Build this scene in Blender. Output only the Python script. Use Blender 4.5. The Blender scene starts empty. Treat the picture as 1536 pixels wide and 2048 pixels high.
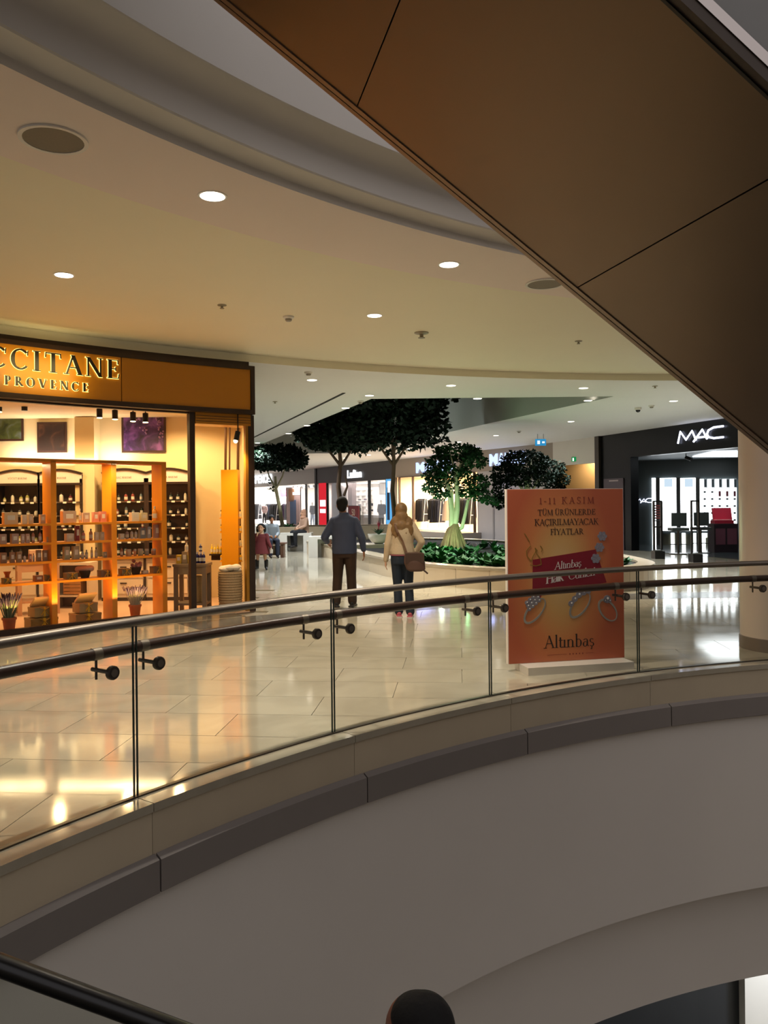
import bpy, bmesh, math, random
from mathutils import Vector, Matrix
from mathutils.geometry import tessellate_polygon
random.seed(11)
sc = bpy.context.scene
COL = sc.collection
PI = math.pi
R_ = math.radians

# ---------------------------------------------------------------- camera, world, exposure
EYE, FPX, ROLL = 1.7, 1600.0, 0.010
cam_data = bpy.data.cameras.new('camera')
cam_data.sensor_fit = 'VERTICAL'
cam_data.sensor_height = 36.0
cam_data.lens = 36.0 * FPX / 2048.0
cam_data.shift_y = -21.0 / 2048.0
cam_data.clip_start = 0.05
cam_data.clip_end = 300
cam = bpy.data.objects.new('camera', cam_data)
COL.objects.link(cam)
cam.matrix_world = Matrix.Translation((0, 0, EYE)) @ Matrix.Rotation(PI / 2, 4, 'X') @ Matrix.Rotation(-ROLL, 4, 'Z')
sc.camera = cam

world = bpy.data.worlds.new('atrium_ambient')
sc.world = world
world.use_nodes = True
world.node_tree.nodes['Background'].inputs[0].default_value = (0.81, 0.77, 0.79, 1)
world.node_tree.nodes['Background'].inputs[1].default_value = 0.74
sc.view_settings.view_transform = 'Standard'
sc.view_settings.look = 'None'
sc.view_settings.exposure = 0.0
sc.view_settings.gamma = 1.0
sc.view_settings.use_curve_mapping = False
sc.cycles.use_denoising = True
sc.cycles.max_bounces = 5
sc.cycles.diffuse_bounces = 2
sc.cycles.glossy_bounces = 3
sc.cycles.transmission_bounces = 2
sc.cycles.transparent_max_bounces = 10
sc.cycles.sample_clamp_indirect = 4.0
sc.cycles.adaptive_threshold = 0.05
sc.cycles.caustics_reflective = False
sc.cycles.caustics_refractive = False


def lamp(name, kind, loc, power, color=(1, 1, 1), size=0.2, target=None, spot=None, blend=0.6, size_y=None):
    d = bpy.data.lights.new(name, kind)
    d.energy = power
    d.color = color
    if kind == 'AREA':
        d.size = size
        if size_y:
            d.shape = 'RECTANGLE'
            d.size_y = size_y
        else:
            d.shape = 'DISK'
    else:
        d.shadow_soft_size = size
    if kind == 'SPOT':
        d.spot_size = spot or R_(110)
        d.spot_blend = blend
    o = bpy.data.objects.new(name, d)
    COL.objects.link(o)
    o.location = loc
    if target is not None:
        v = Vector(target) - Vector(loc)
        o.rotation_euler = v.to_track_quat('-Z', 'Y').to_euler()
    return o


WARM = (1.0, 0.72, 0.42)
NEUT = (1.0, 0.90, 0.76)
COOL = (0.86, 0.93, 1.0)

# ---------------------------------------------------------------- picture <-> place
CX, CY = 6.43, -1.05          # centre of the round atrium
C0 = Vector((CX, CY, 0))


def ray(x, y):
    dx, dy = x - 768.0, y - 1003.0
    c, s = math.cos(ROLL), math.sin(ROLL)
    return Vector(((dx * c - dy * s) / FPX, 1.0, (-dx * s - dy * c) / FPX))


def at(x, y, d):
    r = ray(x, y)
    return Vector((r.x * d, d, EYE + r.z * d))


def onz(x, y, z=0.0):
    r = ray(x, y)
    return at(x, y, (z - EYE) / r.z)


def circ(x, r, y=1003):
    k = ray(x, y).x
    a = k * k + 1
    b = -2 * k * CX - 2 * CY
    c = CX * CX + CY * CY - r * r
    d = (-b + math.sqrt(b * b - 4 * a * c)) / (2 * a)
    return Vector((k * d, d, 0))


def ang(p):
    return math.atan2(p.y - CY, p.x - CX)


def pol(r, a, z=0.0):
    return Vector((CX + r * math.cos(a), CY + r * math.sin(a), z))


# ---------------------------------------------------------------- materials
def lin(c):
    if isinstance(c, str):
        c = c.lstrip('#')
        c = [int(c[i:i + 2], 16) / 255 for i in (0, 2, 4)]
    return tuple(v / 12.92 if v <= 0.04045 else ((v + 0.055) / 1.055) ** 2.4 for v in c)


MATS = {}


def mat(name, color, rough=0.5, metal=0.0, var=0.0, scale=6.0, bump=0.0, spec=0.5, emit=None, estr=0.0, rnd=0.0, coat=0.0, sub=None):
    if name in MATS:
        return MATS[name]
    m = bpy.data.materials.new(name)
    m.use_nodes = True
    nt = m.node_tree
    b = nt.nodes['Principled BSDF']
    c = lin(color)
    b.inputs['Base Color'].default_value = (*c, 1)
    b.inputs['Roughness'].default_value = rough
    b.inputs['Metallic'].default_value = metal
    b.inputs['Specular IOR Level'].default_value = spec
    b.inputs['Coat Weight'].default_value = coat
    if emit is not None:
        b.inputs['Emission Color'].default_value = (*lin(emit), 1)
        b.inputs['Emission Strength'].default_value = estr
    if var or bump or rnd:
        tc = nt.nodes.new('ShaderNodeTexCoord')
        nz = nt.nodes.new('ShaderNodeTexNoise')
        nz.inputs['Scale'].default_value = scale
        nz.inputs['Detail'].default_value = 6
        nt.links.new(tc.outputs['Object'], nz.inputs['Vector'])
        val = nz.outputs['Fac']
        if var or rnd:
            mr = nt.nodes.new('ShaderNodeMapRange')
            mr.inputs['To Min'].default_value = 1 - var
            mr.inputs['To Max'].default_value = 1 + var
            nt.links.new(val, mr.inputs['Value'])
            fac = mr.outputs['Result']
            if rnd:
                oi = nt.nodes.new('ShaderNodeObjectInfo')
                m2 = nt.nodes.new('ShaderNodeMapRange')
                m2.inputs['To Min'].default_value = 1 - rnd
                m2.inputs['To Max'].default_value = 1 + rnd
                nt.links.new(oi.outputs['Random'], m2.inputs['Value'])
                mm = nt.nodes.new('ShaderNodeMath')
                mm.operation = 'MULTIPLY'
                nt.links.new(fac, mm.inputs[0])
                nt.links.new(m2.outputs['Result'], mm.inputs[1])
                fac = mm.outputs[0]
            mx = nt.nodes.new('ShaderNodeVectorMath')
            mx.operation = 'SCALE'
            mx.inputs[0].default_value = c
            nt.links.new(fac, mx.inputs['Scale'])
            nt.links.new(mx.outputs[0], b.inputs['Base Color'])
        if bump:
            bp = nt.nodes.new('ShaderNodeBump')
            bp.inputs['Strength'].default_value = bump
            bp.inputs['Distance'].default_value = 0.01
            nt.links.new(val, bp.inputs['Height'])
            nt.links.new(bp.outputs[0], b.inputs['Normal'])
    MATS[name] = m
    return m


def glow(name, color, strength, sampled=False):
    if name in MATS:
        return MATS[name]
    m = bpy.data.materials.new(name)
    m.use_nodes = True
    nt = m.node_tree
    nt.nodes.remove(nt.nodes['Principled BSDF'])
    e = nt.nodes.new('ShaderNodeEmission')
    e.inputs[0].default_value = (*lin(color), 1)
    e.inputs[1].default_value = strength
    nt.links.new(e.outputs[0], nt.nodes['Material Output'].inputs[0])
    if not sampled:
        m.cycles.emission_sampling = 'NONE'
    MATS[name] = m
    return m


def glass_mat(name, tint, refl=1.0, rough=0.0):
    if name in MATS:
        return MATS[name]
    m = bpy.data.materials.new(name)
    m.use_nodes = True
    nt = m.node_tree
    nt.nodes.remove(nt.nodes['Principled BSDF'])
    t = nt.nodes.new('ShaderNodeBsdfTransparent')
    t.inputs[0].default_value = (*tint, 1)
    g = nt.nodes.new('ShaderNodeBsdfGlossy')
    g.inputs['Roughness'].default_value = rough
    f = nt.nodes.new('ShaderNodeFresnel')
    f.inputs[0].default_value = 1.45
    k = nt.nodes.new('ShaderNodeMath')
    k.operation = 'MULTIPLY'
    k.inputs[1].default_value = refl
    mx = nt.nodes.new('ShaderNodeMixShader')
    nt.links.new(f.outputs[0], k.inputs[0])
    nt.links.new(k.outputs[0], mx.inputs[0])
    nt.links.new(t.outputs[0], mx.inputs[1])
    nt.links.new(g.outputs[0], mx.inputs[2])
    nt.links.new(mx.outputs[0], nt.nodes['Material Output'].inputs[0])
    MATS[name] = m
    return m


def marble_mat(name, base, vein, rough=0.1, scale=1.3):
    m = bpy.data.materials.new(name)
    m.use_nodes = True
    nt = m.node_tree
    b = nt.nodes['Principled BSDF']
    geo = nt.nodes.new('ShaderNodeNewGeometry')
    oi = nt.nodes.new('ShaderNodeObjectInfo')
    add = nt.nodes.new('ShaderNodeVectorMath')
    add.operation = 'MULTIPLY_ADD'
    add.inputs[1].default_value = (1, 1, 1)
    cm = nt.nodes.new('ShaderNodeCombineXYZ')
    k = nt.nodes.new('ShaderNodeMath')
    k.operation = 'MULTIPLY'
    k.inputs[1].default_value = 40.0
    nt.links.new(oi.outputs['Random'], k.inputs[0])
    nt.links.new(k.outputs[0], cm.inputs[2])
    nt.links.new(geo.outputs['Position'], add.inputs[0])
    nt.links.new(cm.outputs[0], add.inputs[2])
    nz = nt.nodes.new('ShaderNodeTexNoise')
    nz.inputs['Scale'].default_value = scale
    nz.inputs['Detail'].default_value = 8
    nz.inputs['Distortion'].default_value = 1.4
    nt.links.new(add.outputs[0], nz.inputs['Vector'])
    rp = nt.nodes.new('ShaderNodeValToRGB')
    rp.color_ramp.elements[0].position = 0.33
    rp.color_ramp.elements[0].color = (*lin(vein), 1)
    rp.color_ramp.elements[1].position = 0.62
    rp.color_ramp.elements[1].color = (*lin(base), 1)
    nt.links.new(nz.outputs['Fac'], rp.inputs[0])
    mr = nt.nodes.new('ShaderNodeMapRange')
    mr.inputs['To Min'].default_value = 0.95
    mr.inputs['To Max'].default_value = 1.03
    nt.links.new(oi.outputs['Random'], mr.inputs['Value'])
    mx = nt.nodes.new('ShaderNodeVectorMath')
    mx.operation = 'SCALE'
    nt.links.new(rp.outputs[0], mx.inputs[0])
    nt.links.new(mr.outputs['Result'], mx.inputs['Scale'])
    nt.links.new(mx.outputs[0], b.inputs['Base Color'])
    n2 = nt.nodes.new('ShaderNodeTexNoise')
    n2.inputs['Scale'].default_value = 3.0
    nt.links.new(geo.outputs['Position'], n2.inputs['Vector'])
    m3 = nt.nodes.new('ShaderNodeMapRange')
    m3.inputs['To Min'].default_value = rough * 0.7
    m3.inputs['To Max'].default_value = rough * 1.5
    nt.links.new(n2.outputs['Fac'], m3.inputs['Value'])
    nt.links.new(m3.outputs['Result'], b.inputs['Roughness'])
    b.inputs['Specular IOR Level'].default_value = 0.6
    MATS[name] = m
    return m


# ---------------------------------------------------------------- mesh builder
class MB:
    def __init__(self):
        self.v, self.f = [], []

    def add(self, vs, fs):
        n = len(self.v)
        self.v += [tuple(p) for p in vs]
        self.f += [tuple(i + n for i in q) for q in fs]
        return self

    def box(self, c, s, rz=0.0, M=None):
        hx, hy, hz = s[0] / 2, s[1] / 2, s[2] / 2
        vs = [Vector((x, y, z)) for x in (-hx, hx) for y in (-hy, hy) for z in (-hz, hz)]
        m = Matrix.Translation(Vector(c)) @ (M if M is not None else Matrix.Rotation(rz, 4, 'Z'))
        vs = [m @ p for p in vs]
        return self.add(vs, [(0, 1, 3, 2), (4, 6, 7, 5), (0, 4, 5, 1), (2, 3, 7, 6), (0, 2, 6, 4), (1, 5, 7, 3)])

    def beam(self, p0, p1, w, h, up=(0, 0, 1)):
        p0, p1 = Vector(p0), Vector(p1)
        t = (p1 - p0).normalized()
        up = Vector(up)
        s = t.cross(up)
        if s.length < 1e-4:
            s = t.cross(Vector((1, 0, 0)))
        s.normalize()
        u = s.cross(t)
        vs = [p + s * (a * w / 2) + u * (b * h / 2) for p in (p0, p1) for a in (-1, 1) for b in (-1, 1)]
        return self.add(vs, [(0, 2, 3, 1), (4, 5, 7, 6), (0, 1, 5, 4), (2, 6, 7, 3), (0, 4, 6, 2), (1, 3, 7, 5)])

    def tube(self, pts, rad, n=8, cap=True):
        pts = [Vector(p) for p in pts]
        rs = rad if isinstance(rad, (list, tuple)) else [rad] * len(pts)
        rings = []
        ref = None
        for i, p in enumerate(pts):
            t = (pts[min(i + 1, len(pts) - 1)] - pts[max(i - 1, 0)]).normalized()
            if ref is None:
                ref = Vector((0, 0, 1)) if abs(t.z) < 0.9 else Vector((1, 0, 0))
            s = t.cross(ref).normalized()
            u = s.cross(t).normalized()
            ref = u
            rings.append([p + (s * math.cos(2 * PI * k / n) + u * math.sin(2 * PI * k / n)) * rs[i] for k in range(n)])
        vs = [q for r in rings for q in r]
        fs = []
        for i in range(len(rings) - 1):
            for k in range(n):
                a, b = i * n + k, i * n + (k + 1) % n
                fs.append((a, a + n, b + n, b))
        if cap:
            fs.append(tuple(range(n)))
            fs.append(tuple(reversed([(len(rings) - 1) * n + k for k in range(n)])))
        return self.add(vs, fs)

    def lathe(self, prof, c=(0, 0, 0), n=12, M=None, caps=True):
        c = Vector(c)
        m = M if M is not None else Matrix.Identity(4)
        vs, fs = [], []
        for (r, z) in prof:
            for k in range(n):
                vs.append(c + m @ Vector((r * math.cos(2 * PI * k / n), r * math.sin(2 * PI * k / n), z)))
        for i in range(len(prof) - 1):
            for k in range(n):
                a, b = i * n + k, i * n + (k + 1) % n
                fs.append((a, b, b + n, a + n))
        if caps:
            fs.append(tuple(reversed(range(n))))
            fs.append(tuple((len(prof) - 1) * n + k for k in range(n)))
        return self.add(vs, fs)

    def prism(self, poly, z0, z1):
        n = len(poly)
        vs = [(p[0], p[1], z0) for p in poly] + [(p[0], p[1], z1) for p in poly]
        fs = [(i, (i + 1) % n, n + (i + 1) % n, n + i) for i in range(n)]
        tri = tessellate_polygon([[Vector((p[0], p[1], 0)) for p in poly]])
        for t in tri:
            fs.append(tuple(t))
            fs.append(tuple(n + i for i in reversed(t)))
        return self.add(vs, fs)

    def revolve(self, prof, a0, a1, n):
        m = len(prof)
        vs = [pol(r, a0 + (a1 - a0) * k / n, z) for k in range(n + 1) for (r, z) in prof]
        fs = []
        for k in range(n):
            for i in range(m - 1):
                a = k * m + i
                fs.append((a, a + 1, a + m + 1, a + m))
        return self.add(vs, fs)

    def arcbox(self, r0, r1, z0, z1, a0, a1, n):
        """closed curved block between two radii"""
        prof = [(r0, z0), (r1, z0), (r1, z1), (r0, z1)]
        vs = [pol(r, a0 + (a1 - a0) * k / n, z) for k in range(n + 1) for (r, z) in prof]
        fs = []
        for k in range(n):
            for i in range(4):
                j = (i + 1) % 4
                fs.append((k * 4 + i, k * 4 + j, k * 4 + 4 + j, k * 4 + 4 + i))
        fs.append((3, 2, 1, 0))
        fs.append(tuple(n * 4 + i for i in range(4)))
        return self.add(vs, fs)

    def loft(self, secs, n=16):
        """closed body from horizontal ellipses (x, y, z, rx, ry)"""
        vs, fs = [], []
        for (x, y, z, rx, ry) in secs:
            for k in range(n):
                a = 2 * PI * k / n
                vs.append((x + rx * math.cos(a), y + ry * math.sin(a), z))
        for i in range(len(secs) - 1):
            for k in range(n):
                a, b = i * n + k, i * n + (k + 1) % n
                fs.append((a, b, b + n, a + n))
        fs.append(tuple(reversed(range(n))))
        fs.append(tuple((len(secs) - 1) * n + k for k in range(n)))
        return self.add(vs, fs)

    def cone(self, p0, r0, p1, r1, n=10, flat=1.0):
        """capsule-like tapered limb with round ends"""
        p0, p1 = Vector(p0), Vector(p1)
        t = (p1 - p0).normalized()
        ref = Vector((0, 1, 0)) if abs(t.y) < 0.9 else Vector((1, 0, 0))
        s = t.cross(ref).normalized()
        u = s.cross(t)
        st = []
        for a in (90, 55, 25):
            st.append((p0 - t * (r0 * math.sin(R_(a))), r0 * max(0.02, math.cos(R_(a)))))
        st.append((p0, r0))
        st.append((p1, r1))
        for a in (25, 55, 90):
            st.append((p1 + t * (r1 * math.sin(R_(a))), r1 * max(0.02, math.cos(R_(a)))))
        vs, fs = [], []
        for p, r in st:
            for k in range(n):
                a = 2 * PI * k / n
                vs.append(p + s * (r * math.cos(a)) + u * (r * flat * math.sin(a)))
        for i in range(len(st) - 1):
            for k in range(n):
                a, b = i * n + k, i * n + (k + 1) % n
                fs.append((a, b, b + n, a + n))
        fs.append(tuple(reversed(range(n))))
        fs.append(tuple((len(st) - 1) * n + k for k in range(n)))
        return self.add(vs, fs)

    def ball(self, c, r, n=12, m=8):
        c = Vector(c)
        if not isinstance(r, (tuple, list)):
            r = (r, r, r)
        vs, fs = [], []
        for i in range(m + 1):
            ph = -PI / 2 + PI * i / m
            cr = max(math.cos(ph), 0.02)
            for k in range(n):
                a = 2 * PI * k / n
                vs.append(c + Vector((r[0] * cr * math.cos(a), r[1] * cr * math.sin(a), r[2] * math.sin(ph))))
        for i in range(m):
            for k in range(n):
                a, b = i * n + k, i * n + (k + 1) % n
                fs.append((a, b, b + n, a + n))
        fs.append(tuple(reversed(range(n))))
        fs.append(tuple(m * n + k for k in range(n)))
        return self.add(vs, fs)

    def build(self, name, material, parent=None, smooth=False, world=True, origin=None):
        """link as ONE mesh object; vertices are given in world space unless world=False (parent space)"""
        me = bpy.data.meshes.new(name)
        vs = [Vector(p) for p in self.v]
        o = bpy.data.objects.new(name, me)
        COL.objects.link(o)
        if parent is not None:
            o.parent = parent
            if world:
                inv = wm(parent).inverted()
                vs = [inv @ p for p in vs]
            lo = Vector((0, 0, 0))
        else:
            if origin is None:
                xs = [p.x for p in vs]; ys = [p.y for p in vs]; zs = [p.z for p in vs]
                lo = Vector(((min(xs) + max(xs)) / 2, (min(ys) + max(ys)) / 2, min(zs)))
            else:
                lo = Vector(origin)
            vs = [p - lo for p in vs]
            o.location = lo
        me.from_pydata([tuple(p) for p in vs], [], self.f)
        me.materials.append(material)
        if smooth:
            me.shade_smooth()
            me.set_sharp_from_angle(angle=R_(38))
        me.update()
        return o


def wm(o):
    m = o.matrix_basis.copy()
    if o.parent is not None:
        m = wm(o.parent) @ m
    return m


def tag(o, label=None, cat=None, group=None, kind=None):
    if label:
        o['label'] = label
    if cat:
        o['category'] = cat
    if group:
        o['group'] = group
    if kind:
        o['kind'] = kind
    return o


def thing(name, label, cat, loc=(0, 0, 0), rz=0.0, group=None):
    o = bpy.data.objects.new(name, None)
    COL.objects.link(o)
    o.empty_display_size = 0.1
    o.location = loc
    o.rotation_euler = (0, 0, rz)
    return tag(o, label, cat, group)


def struct(o):
    o['kind'] = 'structure'
    return o


def copy_tree(o, parent=None):
    c = o.copy()
    COL.objects.link(c)
    c.parent = parent
    for ch in [q for q in o.children]:
        copy_tree(ch, c)
    return c


def place(proto, loc, rz=0.0, label=None, group=None, scale=None):
    c = copy_tree(proto)
    c.location = loc
    c.rotation_euler = (0, 0, rz)
    if scale:
        c.scale = (scale, scale, scale) if not isinstance(scale, (tuple, list)) else scale
    if label:
        c['label'] = label
    if group:
        c['group'] = group
    return c


def discard(o):
    for ch in list(o.children):
        discard(ch)
    bpy.data.objects.remove(o)


# ---------------------------------------------------------------- lettering
def _bar(x0, y0, x1, y1, w):
    """stroke with horizontal cut ends (upright-ish strokes)"""
    return [(x0 - w / 2, y0), (x0 + w / 2, y0), (x1 + w / 2, y1), (x1 - w / 2, y1)]


def _rect(x0, y0, x1, y1):
    return [(x0, y0), (x1, y0), (x1, y1), (x0, y1)]


def _arc(cx, cy, rx, ry, a0, a1, wt, wn, n=18):
    """elliptic stroke, thick (wt) at the sides and thin (wn) at top and bottom; outer size rx, ry"""
    out = []
    pts = []
    for i in range(n + 1):
        a = R_(a0 + (a1 - a0) * i / n)
        w = wn + (wt - wn) * abs(math.cos(a)) ** 1.6
        pts.append(((cx + rx * math.cos(a), cy + ry * math.sin(a)), (cx + (rx - w) * math.cos(a), cy + (ry - min(w, ry * .9) if abs(math.cos(a)) < .5 else ry - wn) * math.sin(a))))
    for i in range(n):
        out.append([pts[i][0], pts[i + 1][0], pts[i + 1][1], pts[i][1]])
    return out


def glyph(ch, T=0.14, N=0.05):
    """(polygons, advance) of a serif letter with cap height 1"""
    S = 0.045

    def ser(x, y, w=0.30, up=True):
        return _rect(x - w / 2, y if up else y - S, x + w / 2, y + S if up else y)
    P = []
    if ch == ' ':
        return [], 0.34
    if ch == '-':
        return [_rect(.05, .32, .37, .39)], .42
    if ch == "'":
        return [_bar(.10, .70, .13, 1, .09)], .24
    if ch in 'Iİı' and ch != 'ı':
        P = [_bar(.2, 0, .2, 1, T), ser(.2, 0, .36), ser(.2, 1, .36, False)]
        if ch == 'İ':
            P.append(_rect(.13, 1.1, .27, 1.22))
        return P, .44
    if ch == '1':
        return [_bar(.2, 0, .2, .9, T), ser(.2, 0, .36), [(.05, .74), (.2, .9), (.2, .78)]], .42
    if ch in 'OÖ':
        return _arc(.46, .5, .46, .52, 0, 360, T, N, 28), .98
    if ch in 'CÇG':
        P = _arc(.46, .5, .46, .52, 42, 318, T, N, 24)
        P += [_bar(.80, .70, .82, .96, .045)]
        if ch == 'Ç':
            P += [_bar(.46, -.16, .48, 0, .07), _rect(.36, -.22, .5, -.16)]
        return P, .90
    if ch == 'L':
        return [_bar(.2, 0, .2, 1, T), ser(.2, 1, .38, False), _rect(.05, 0, .66, S + .01), _bar(.64, 0, .68, .26, .05)], .74
    if ch == 'T':
        return [_bar(.42, 0, .42, 1, T), ser(.42, 0, .38), _rect(.03, .94, .81, 1), _bar(.04, .74, .06, 1, .05), _bar(.80, .74, .78, 1, .05)], .84
    if ch == 'E':
        return [_bar(.2, 0, .2, 1, T), _rect(.05, 0, .66, S), _rect(.05, 1 - S, .64, 1), _rect(.2, .48, .52, .54), _bar(.64, 0, .68, .26, .05), _bar(.63, .76, .62, 1, .05), _bar(.5, .40, .5, .62, .05)], .74
    if ch == 'F':
        return [_bar(.2, 0, .2, 1, T), ser(.2, 0, .36), _rect(.05, 1 - S, .64, 1), _rect(.2, .48, .52, .54), _bar(.63, .76, .62, 1, .05), _bar(.5, .40, .5, .62, .05)], .68
    if ch == 'A':
        return [_bar(.10, 0, .45, 1, N), _bar(.80, 0, .43, 1, T), _rect(.22, .33, .66, .39), ser(.10, 0, .28), ser(.80, 0, .32)], .92
    if ch == 'V':
        return [_bar(.45, 0, .12, 1, T), _bar(.46, 0, .80, 1, N), ser(.12, 1, .32, False), ser(.80, 1, .28, False)], .92
    if ch == 'Y':
        return [_bar(.43, 0, .43, .48, T), _bar(.43, .42, .12, 1, T), _bar(.44, .42, .76, 1, N), ser(.43, 0, .36), ser(.12, 1, .32, False), ser(.76, 1, .28, False)], .86
    if ch == 'N':
        return [_bar(.15, 0, .15, 1, N), _bar(.80, 0, .80, 1, N), _bar(.80, 0, .15, 1, T), ser(.15, 0, .28), ser(.80, 1, .28, False), ser(.12, 1, .2, False)], .96
    if ch == 'M':
        return [_bar(.13, 0, .17, 1, N), _bar(.97, 0, .93, 1, T), _bar(.54, 0, .17, 1, T), _bar(.54, 0, .93, 1, N), ser(.13, 0, .26), ser(.97, 0, .32)], 1.10
    if ch == 'K':
        return [_bar(.2, 0, .2, 1, T), ser(.2, 0, .36), ser(.2, 1, .36, False), _bar(.28, .48, .70, 1, N), _bar(.78, 0, .36, .60, T), ser(.70, 1, .28, False), ser(.80, 0, .28)], .92
    if ch == 'H':
        return [_bar(.2, 0, .2, 1, T), _bar(.76, 0, .76, 1, T), _rect(.2, .48, .76, .54), ser(.2, 0, .34), ser(.2, 1, .34, False), ser(.76, 0, .34), ser(.76, 1, .34, False)], .98
    if ch in 'PR':
        P = [_bar(.2, 0, .2, 1, T), ser(.2, 0, .36), _rect(.05, 1 - S, .36, 1), _rect(.2, .44, .36, .44 + N)]
        P += _arc(.36, .72, .30, .28, -90, 90, T, N, 12)
        if ch == 'R':
            P += [_bar(.78, 0, .40, .47, T), ser(.80, 0, .2)]
            return P, .88
        return P, .74
    if ch == 'D':
        P = [_bar(.2, 0, .2, 1, T), _rect(.05, 0, .42, S), _rect(.05, 1 - S, .42, 1)]
        return P + _arc(.40, .5, .46, .5, -90, 90, T, N, 14), .96
    if ch == 'S':
        P = _arc(.33, .74, .27, .28, 30, 270, T * .9, N, 14) + _arc(.33, .25, .30, .27, -150, 90, T * .9, N, 14)
        return P + [_bar(.57, .78, .58, 1, .045), _bar(.05, .02, .06, .24, .045)], .68
    if ch in 'UÜ':
        P = [_bar(.17, .32, .17, 1, T), _bar(.74, .3, .74, 1, N), ser(.17, 1, .32, False), ser(.74, 1, .26, False)] + _arc(.43, .34, .335, .36, 180, 360, T, N, 14)
        if ch == 'Ü':
            P += [_rect(.24, 1.1, .36, 1.22), _rect(.55, 1.1, .67, 1.22)]
        return P, .92
    # ---- small letters, x-height .62
    X = .62
    if ch in 'lb' or ch == 'k':
        P = [_bar(.16, 0, .16, 1.05, T), ser(.16, 0, .3) if ch != 'b' else _rect(.1, 0, .22, .05), _bar(.08, .98, .16, 1.05, .1)]
        if ch == 'b':
            return P + _arc(.32, .31, .29, .33, -120, 120, T, N, 16), .68
        if ch == 'k':
            return P + [_bar(.2, .3, .46, X, N), _bar(.54, 0, .28, .38, T), ser(.5, X, .2, False), ser(.55, 0, .2)], .64
        return P, .34
    if ch in 'ıi':
        P = [_bar(.16, 0, .16, X, T), ser(.16, 0, .3), _bar(.08, .57, .16, X, .1)]
        if ch == 'i':
            P.append(_rect(.09, .80, .23, .93))
        return P, .34
    if ch == 't':
        return [_bar(.18, .08, .18, .82, T), _rect(.04, X - .05, .38, X)] + _arc(.28, .13, .17, .14, 180, 330, T, N, 8), .40
    if ch in 'nr':
        P = [_bar(.16, 0, .16, X, T), ser(.16, 0, .3), _bar(.08, .57, .16, X, .1)]
        if ch == 'r':
            return P + _arc(.34, .42, .18, .22, 40, 150, T, N, 8), .50
        return P + _arc(.36, .38, .25, .26, 0, 150, T, N, 10) + [_bar(.54, 0, .54, .40, T), ser(.54, 0, .3)], .74
    if ch in 'uü':
        P = [_bar(.16, .24, .16, X, T), _bar(.54, 0, .54, X, T), _rect(.5, 0, .68, .05), _bar(.08, .57, .16, X, .1)] + _arc(.34, .24, .25, .26, 180, 340, T, N, 10)
        if ch == 'ü':
            P += [_rect(.2, .76, .31, .88), _rect(.42, .76, .53, .88)]
        return P, .72
    if ch == 'e':
        return _arc(.30, .31, .28, .33, 0, 320, T, N, 20) + [_rect(.08, .34, .56, .39)], .62
    if ch == 'a':
        return _arc(.24, .19, .20, .21, 60, 350, T * .9, N, 14) + _arc(.28, .42, .22, .21, 10, 150, T * .8, N, 10) + [_bar(.43, .06, .43, .46, T), _bar(.55, 0, .46, .10, .09)], .60
    if ch in 'sş':
        P = _arc(.24, .46, .19, .17, 30, 270, T * .8, N, 12) + _arc(.24, .155, .21, .17, -150, 90, T * .8, N, 12)
        if ch == 'ş':
            P += [_bar(.24, -.16, .26, 0, .07), _rect(.14, -.22, .28, -.16)]
        return P, .50
    return [_rect(.05, 0, .45, 1)], .5


def set_text(text, height, track=0.06, T=0.14, N=0.05, shear=0.0):
    """list of (char, polygons) in metres, x from 0, plus total width"""
    out, x = [], 0.0
    for ch in text:
        P, adv = glyph(ch, T, N)
        if P:
            out.append((ch, [[((px + x + py * shear) * height, py * height) for px, py in q] for q in P]))
        x += adv + track
    return out, (x - track) * height


def sans(text, size, extrude=0.01, spacing=1.0, bold=0.0):
    cu = bpy.data.curves.new('t', 'FONT')
    cu.body = text
    cu.size = size
    cu.extrude = extrude
    cu.space_character = spacing
    cu.offset = bold
    cu.resolution_u = 4
    cu.align_x = 'CENTER'
    o = bpy.data.objects.new('t', cu)
    COL.objects.link(o)
    dg = bpy.context.evaluated_depsgraph_get()
    me = bpy.data.meshes.new_from_object(o.evaluated_get(dg))
    b = MB()
    b.add([tuple(v.co) for v in me.vertices], [tuple(p.vertices) for p in me.polygons])
    bpy.data.objects.remove(o)
    bpy.data.curves.remove(cu)
    bpy.data.meshes.remove(me)
    return b


def frame_on(p0, xdir, up=(0, 0, 1)):
    """matrix: local x along xdir, local y up, local z out of the face"""
    x = Vector(xdir).normalized()
    y = Vector(up).normalized()
    z = x.cross(y).normalized()
    return Matrix(((x.x, y.x, z.x, p0[0]), (x.y, y.y, z.y, p0[1]), (x.z, y.z, z.z, p0[2]), (0, 0, 0, 1)))


def flat(polys, M, depth, off=0.0):
    """2-D polygons laid on a face and given a thickness"""
    b = MB()
    for q in polys:
        n = len(q)
        vs = [M @ Vector((x, y, off)) for x, y in q] + [M @ Vector((x, y, off + depth)) for x, y in q]
        b.add(vs, [tuple(reversed(range(n))), tuple(range(n, 2 * n))] + [(i, (i + 1) % n, n + (i + 1) % n, n + i) for i in range(n)])
    return b


def xform(b, M):
    o = MB()
    o.v = [tuple(M @ Vector(p)) for p in b.v]
    o.f = list(b.f)
    return o
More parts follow.
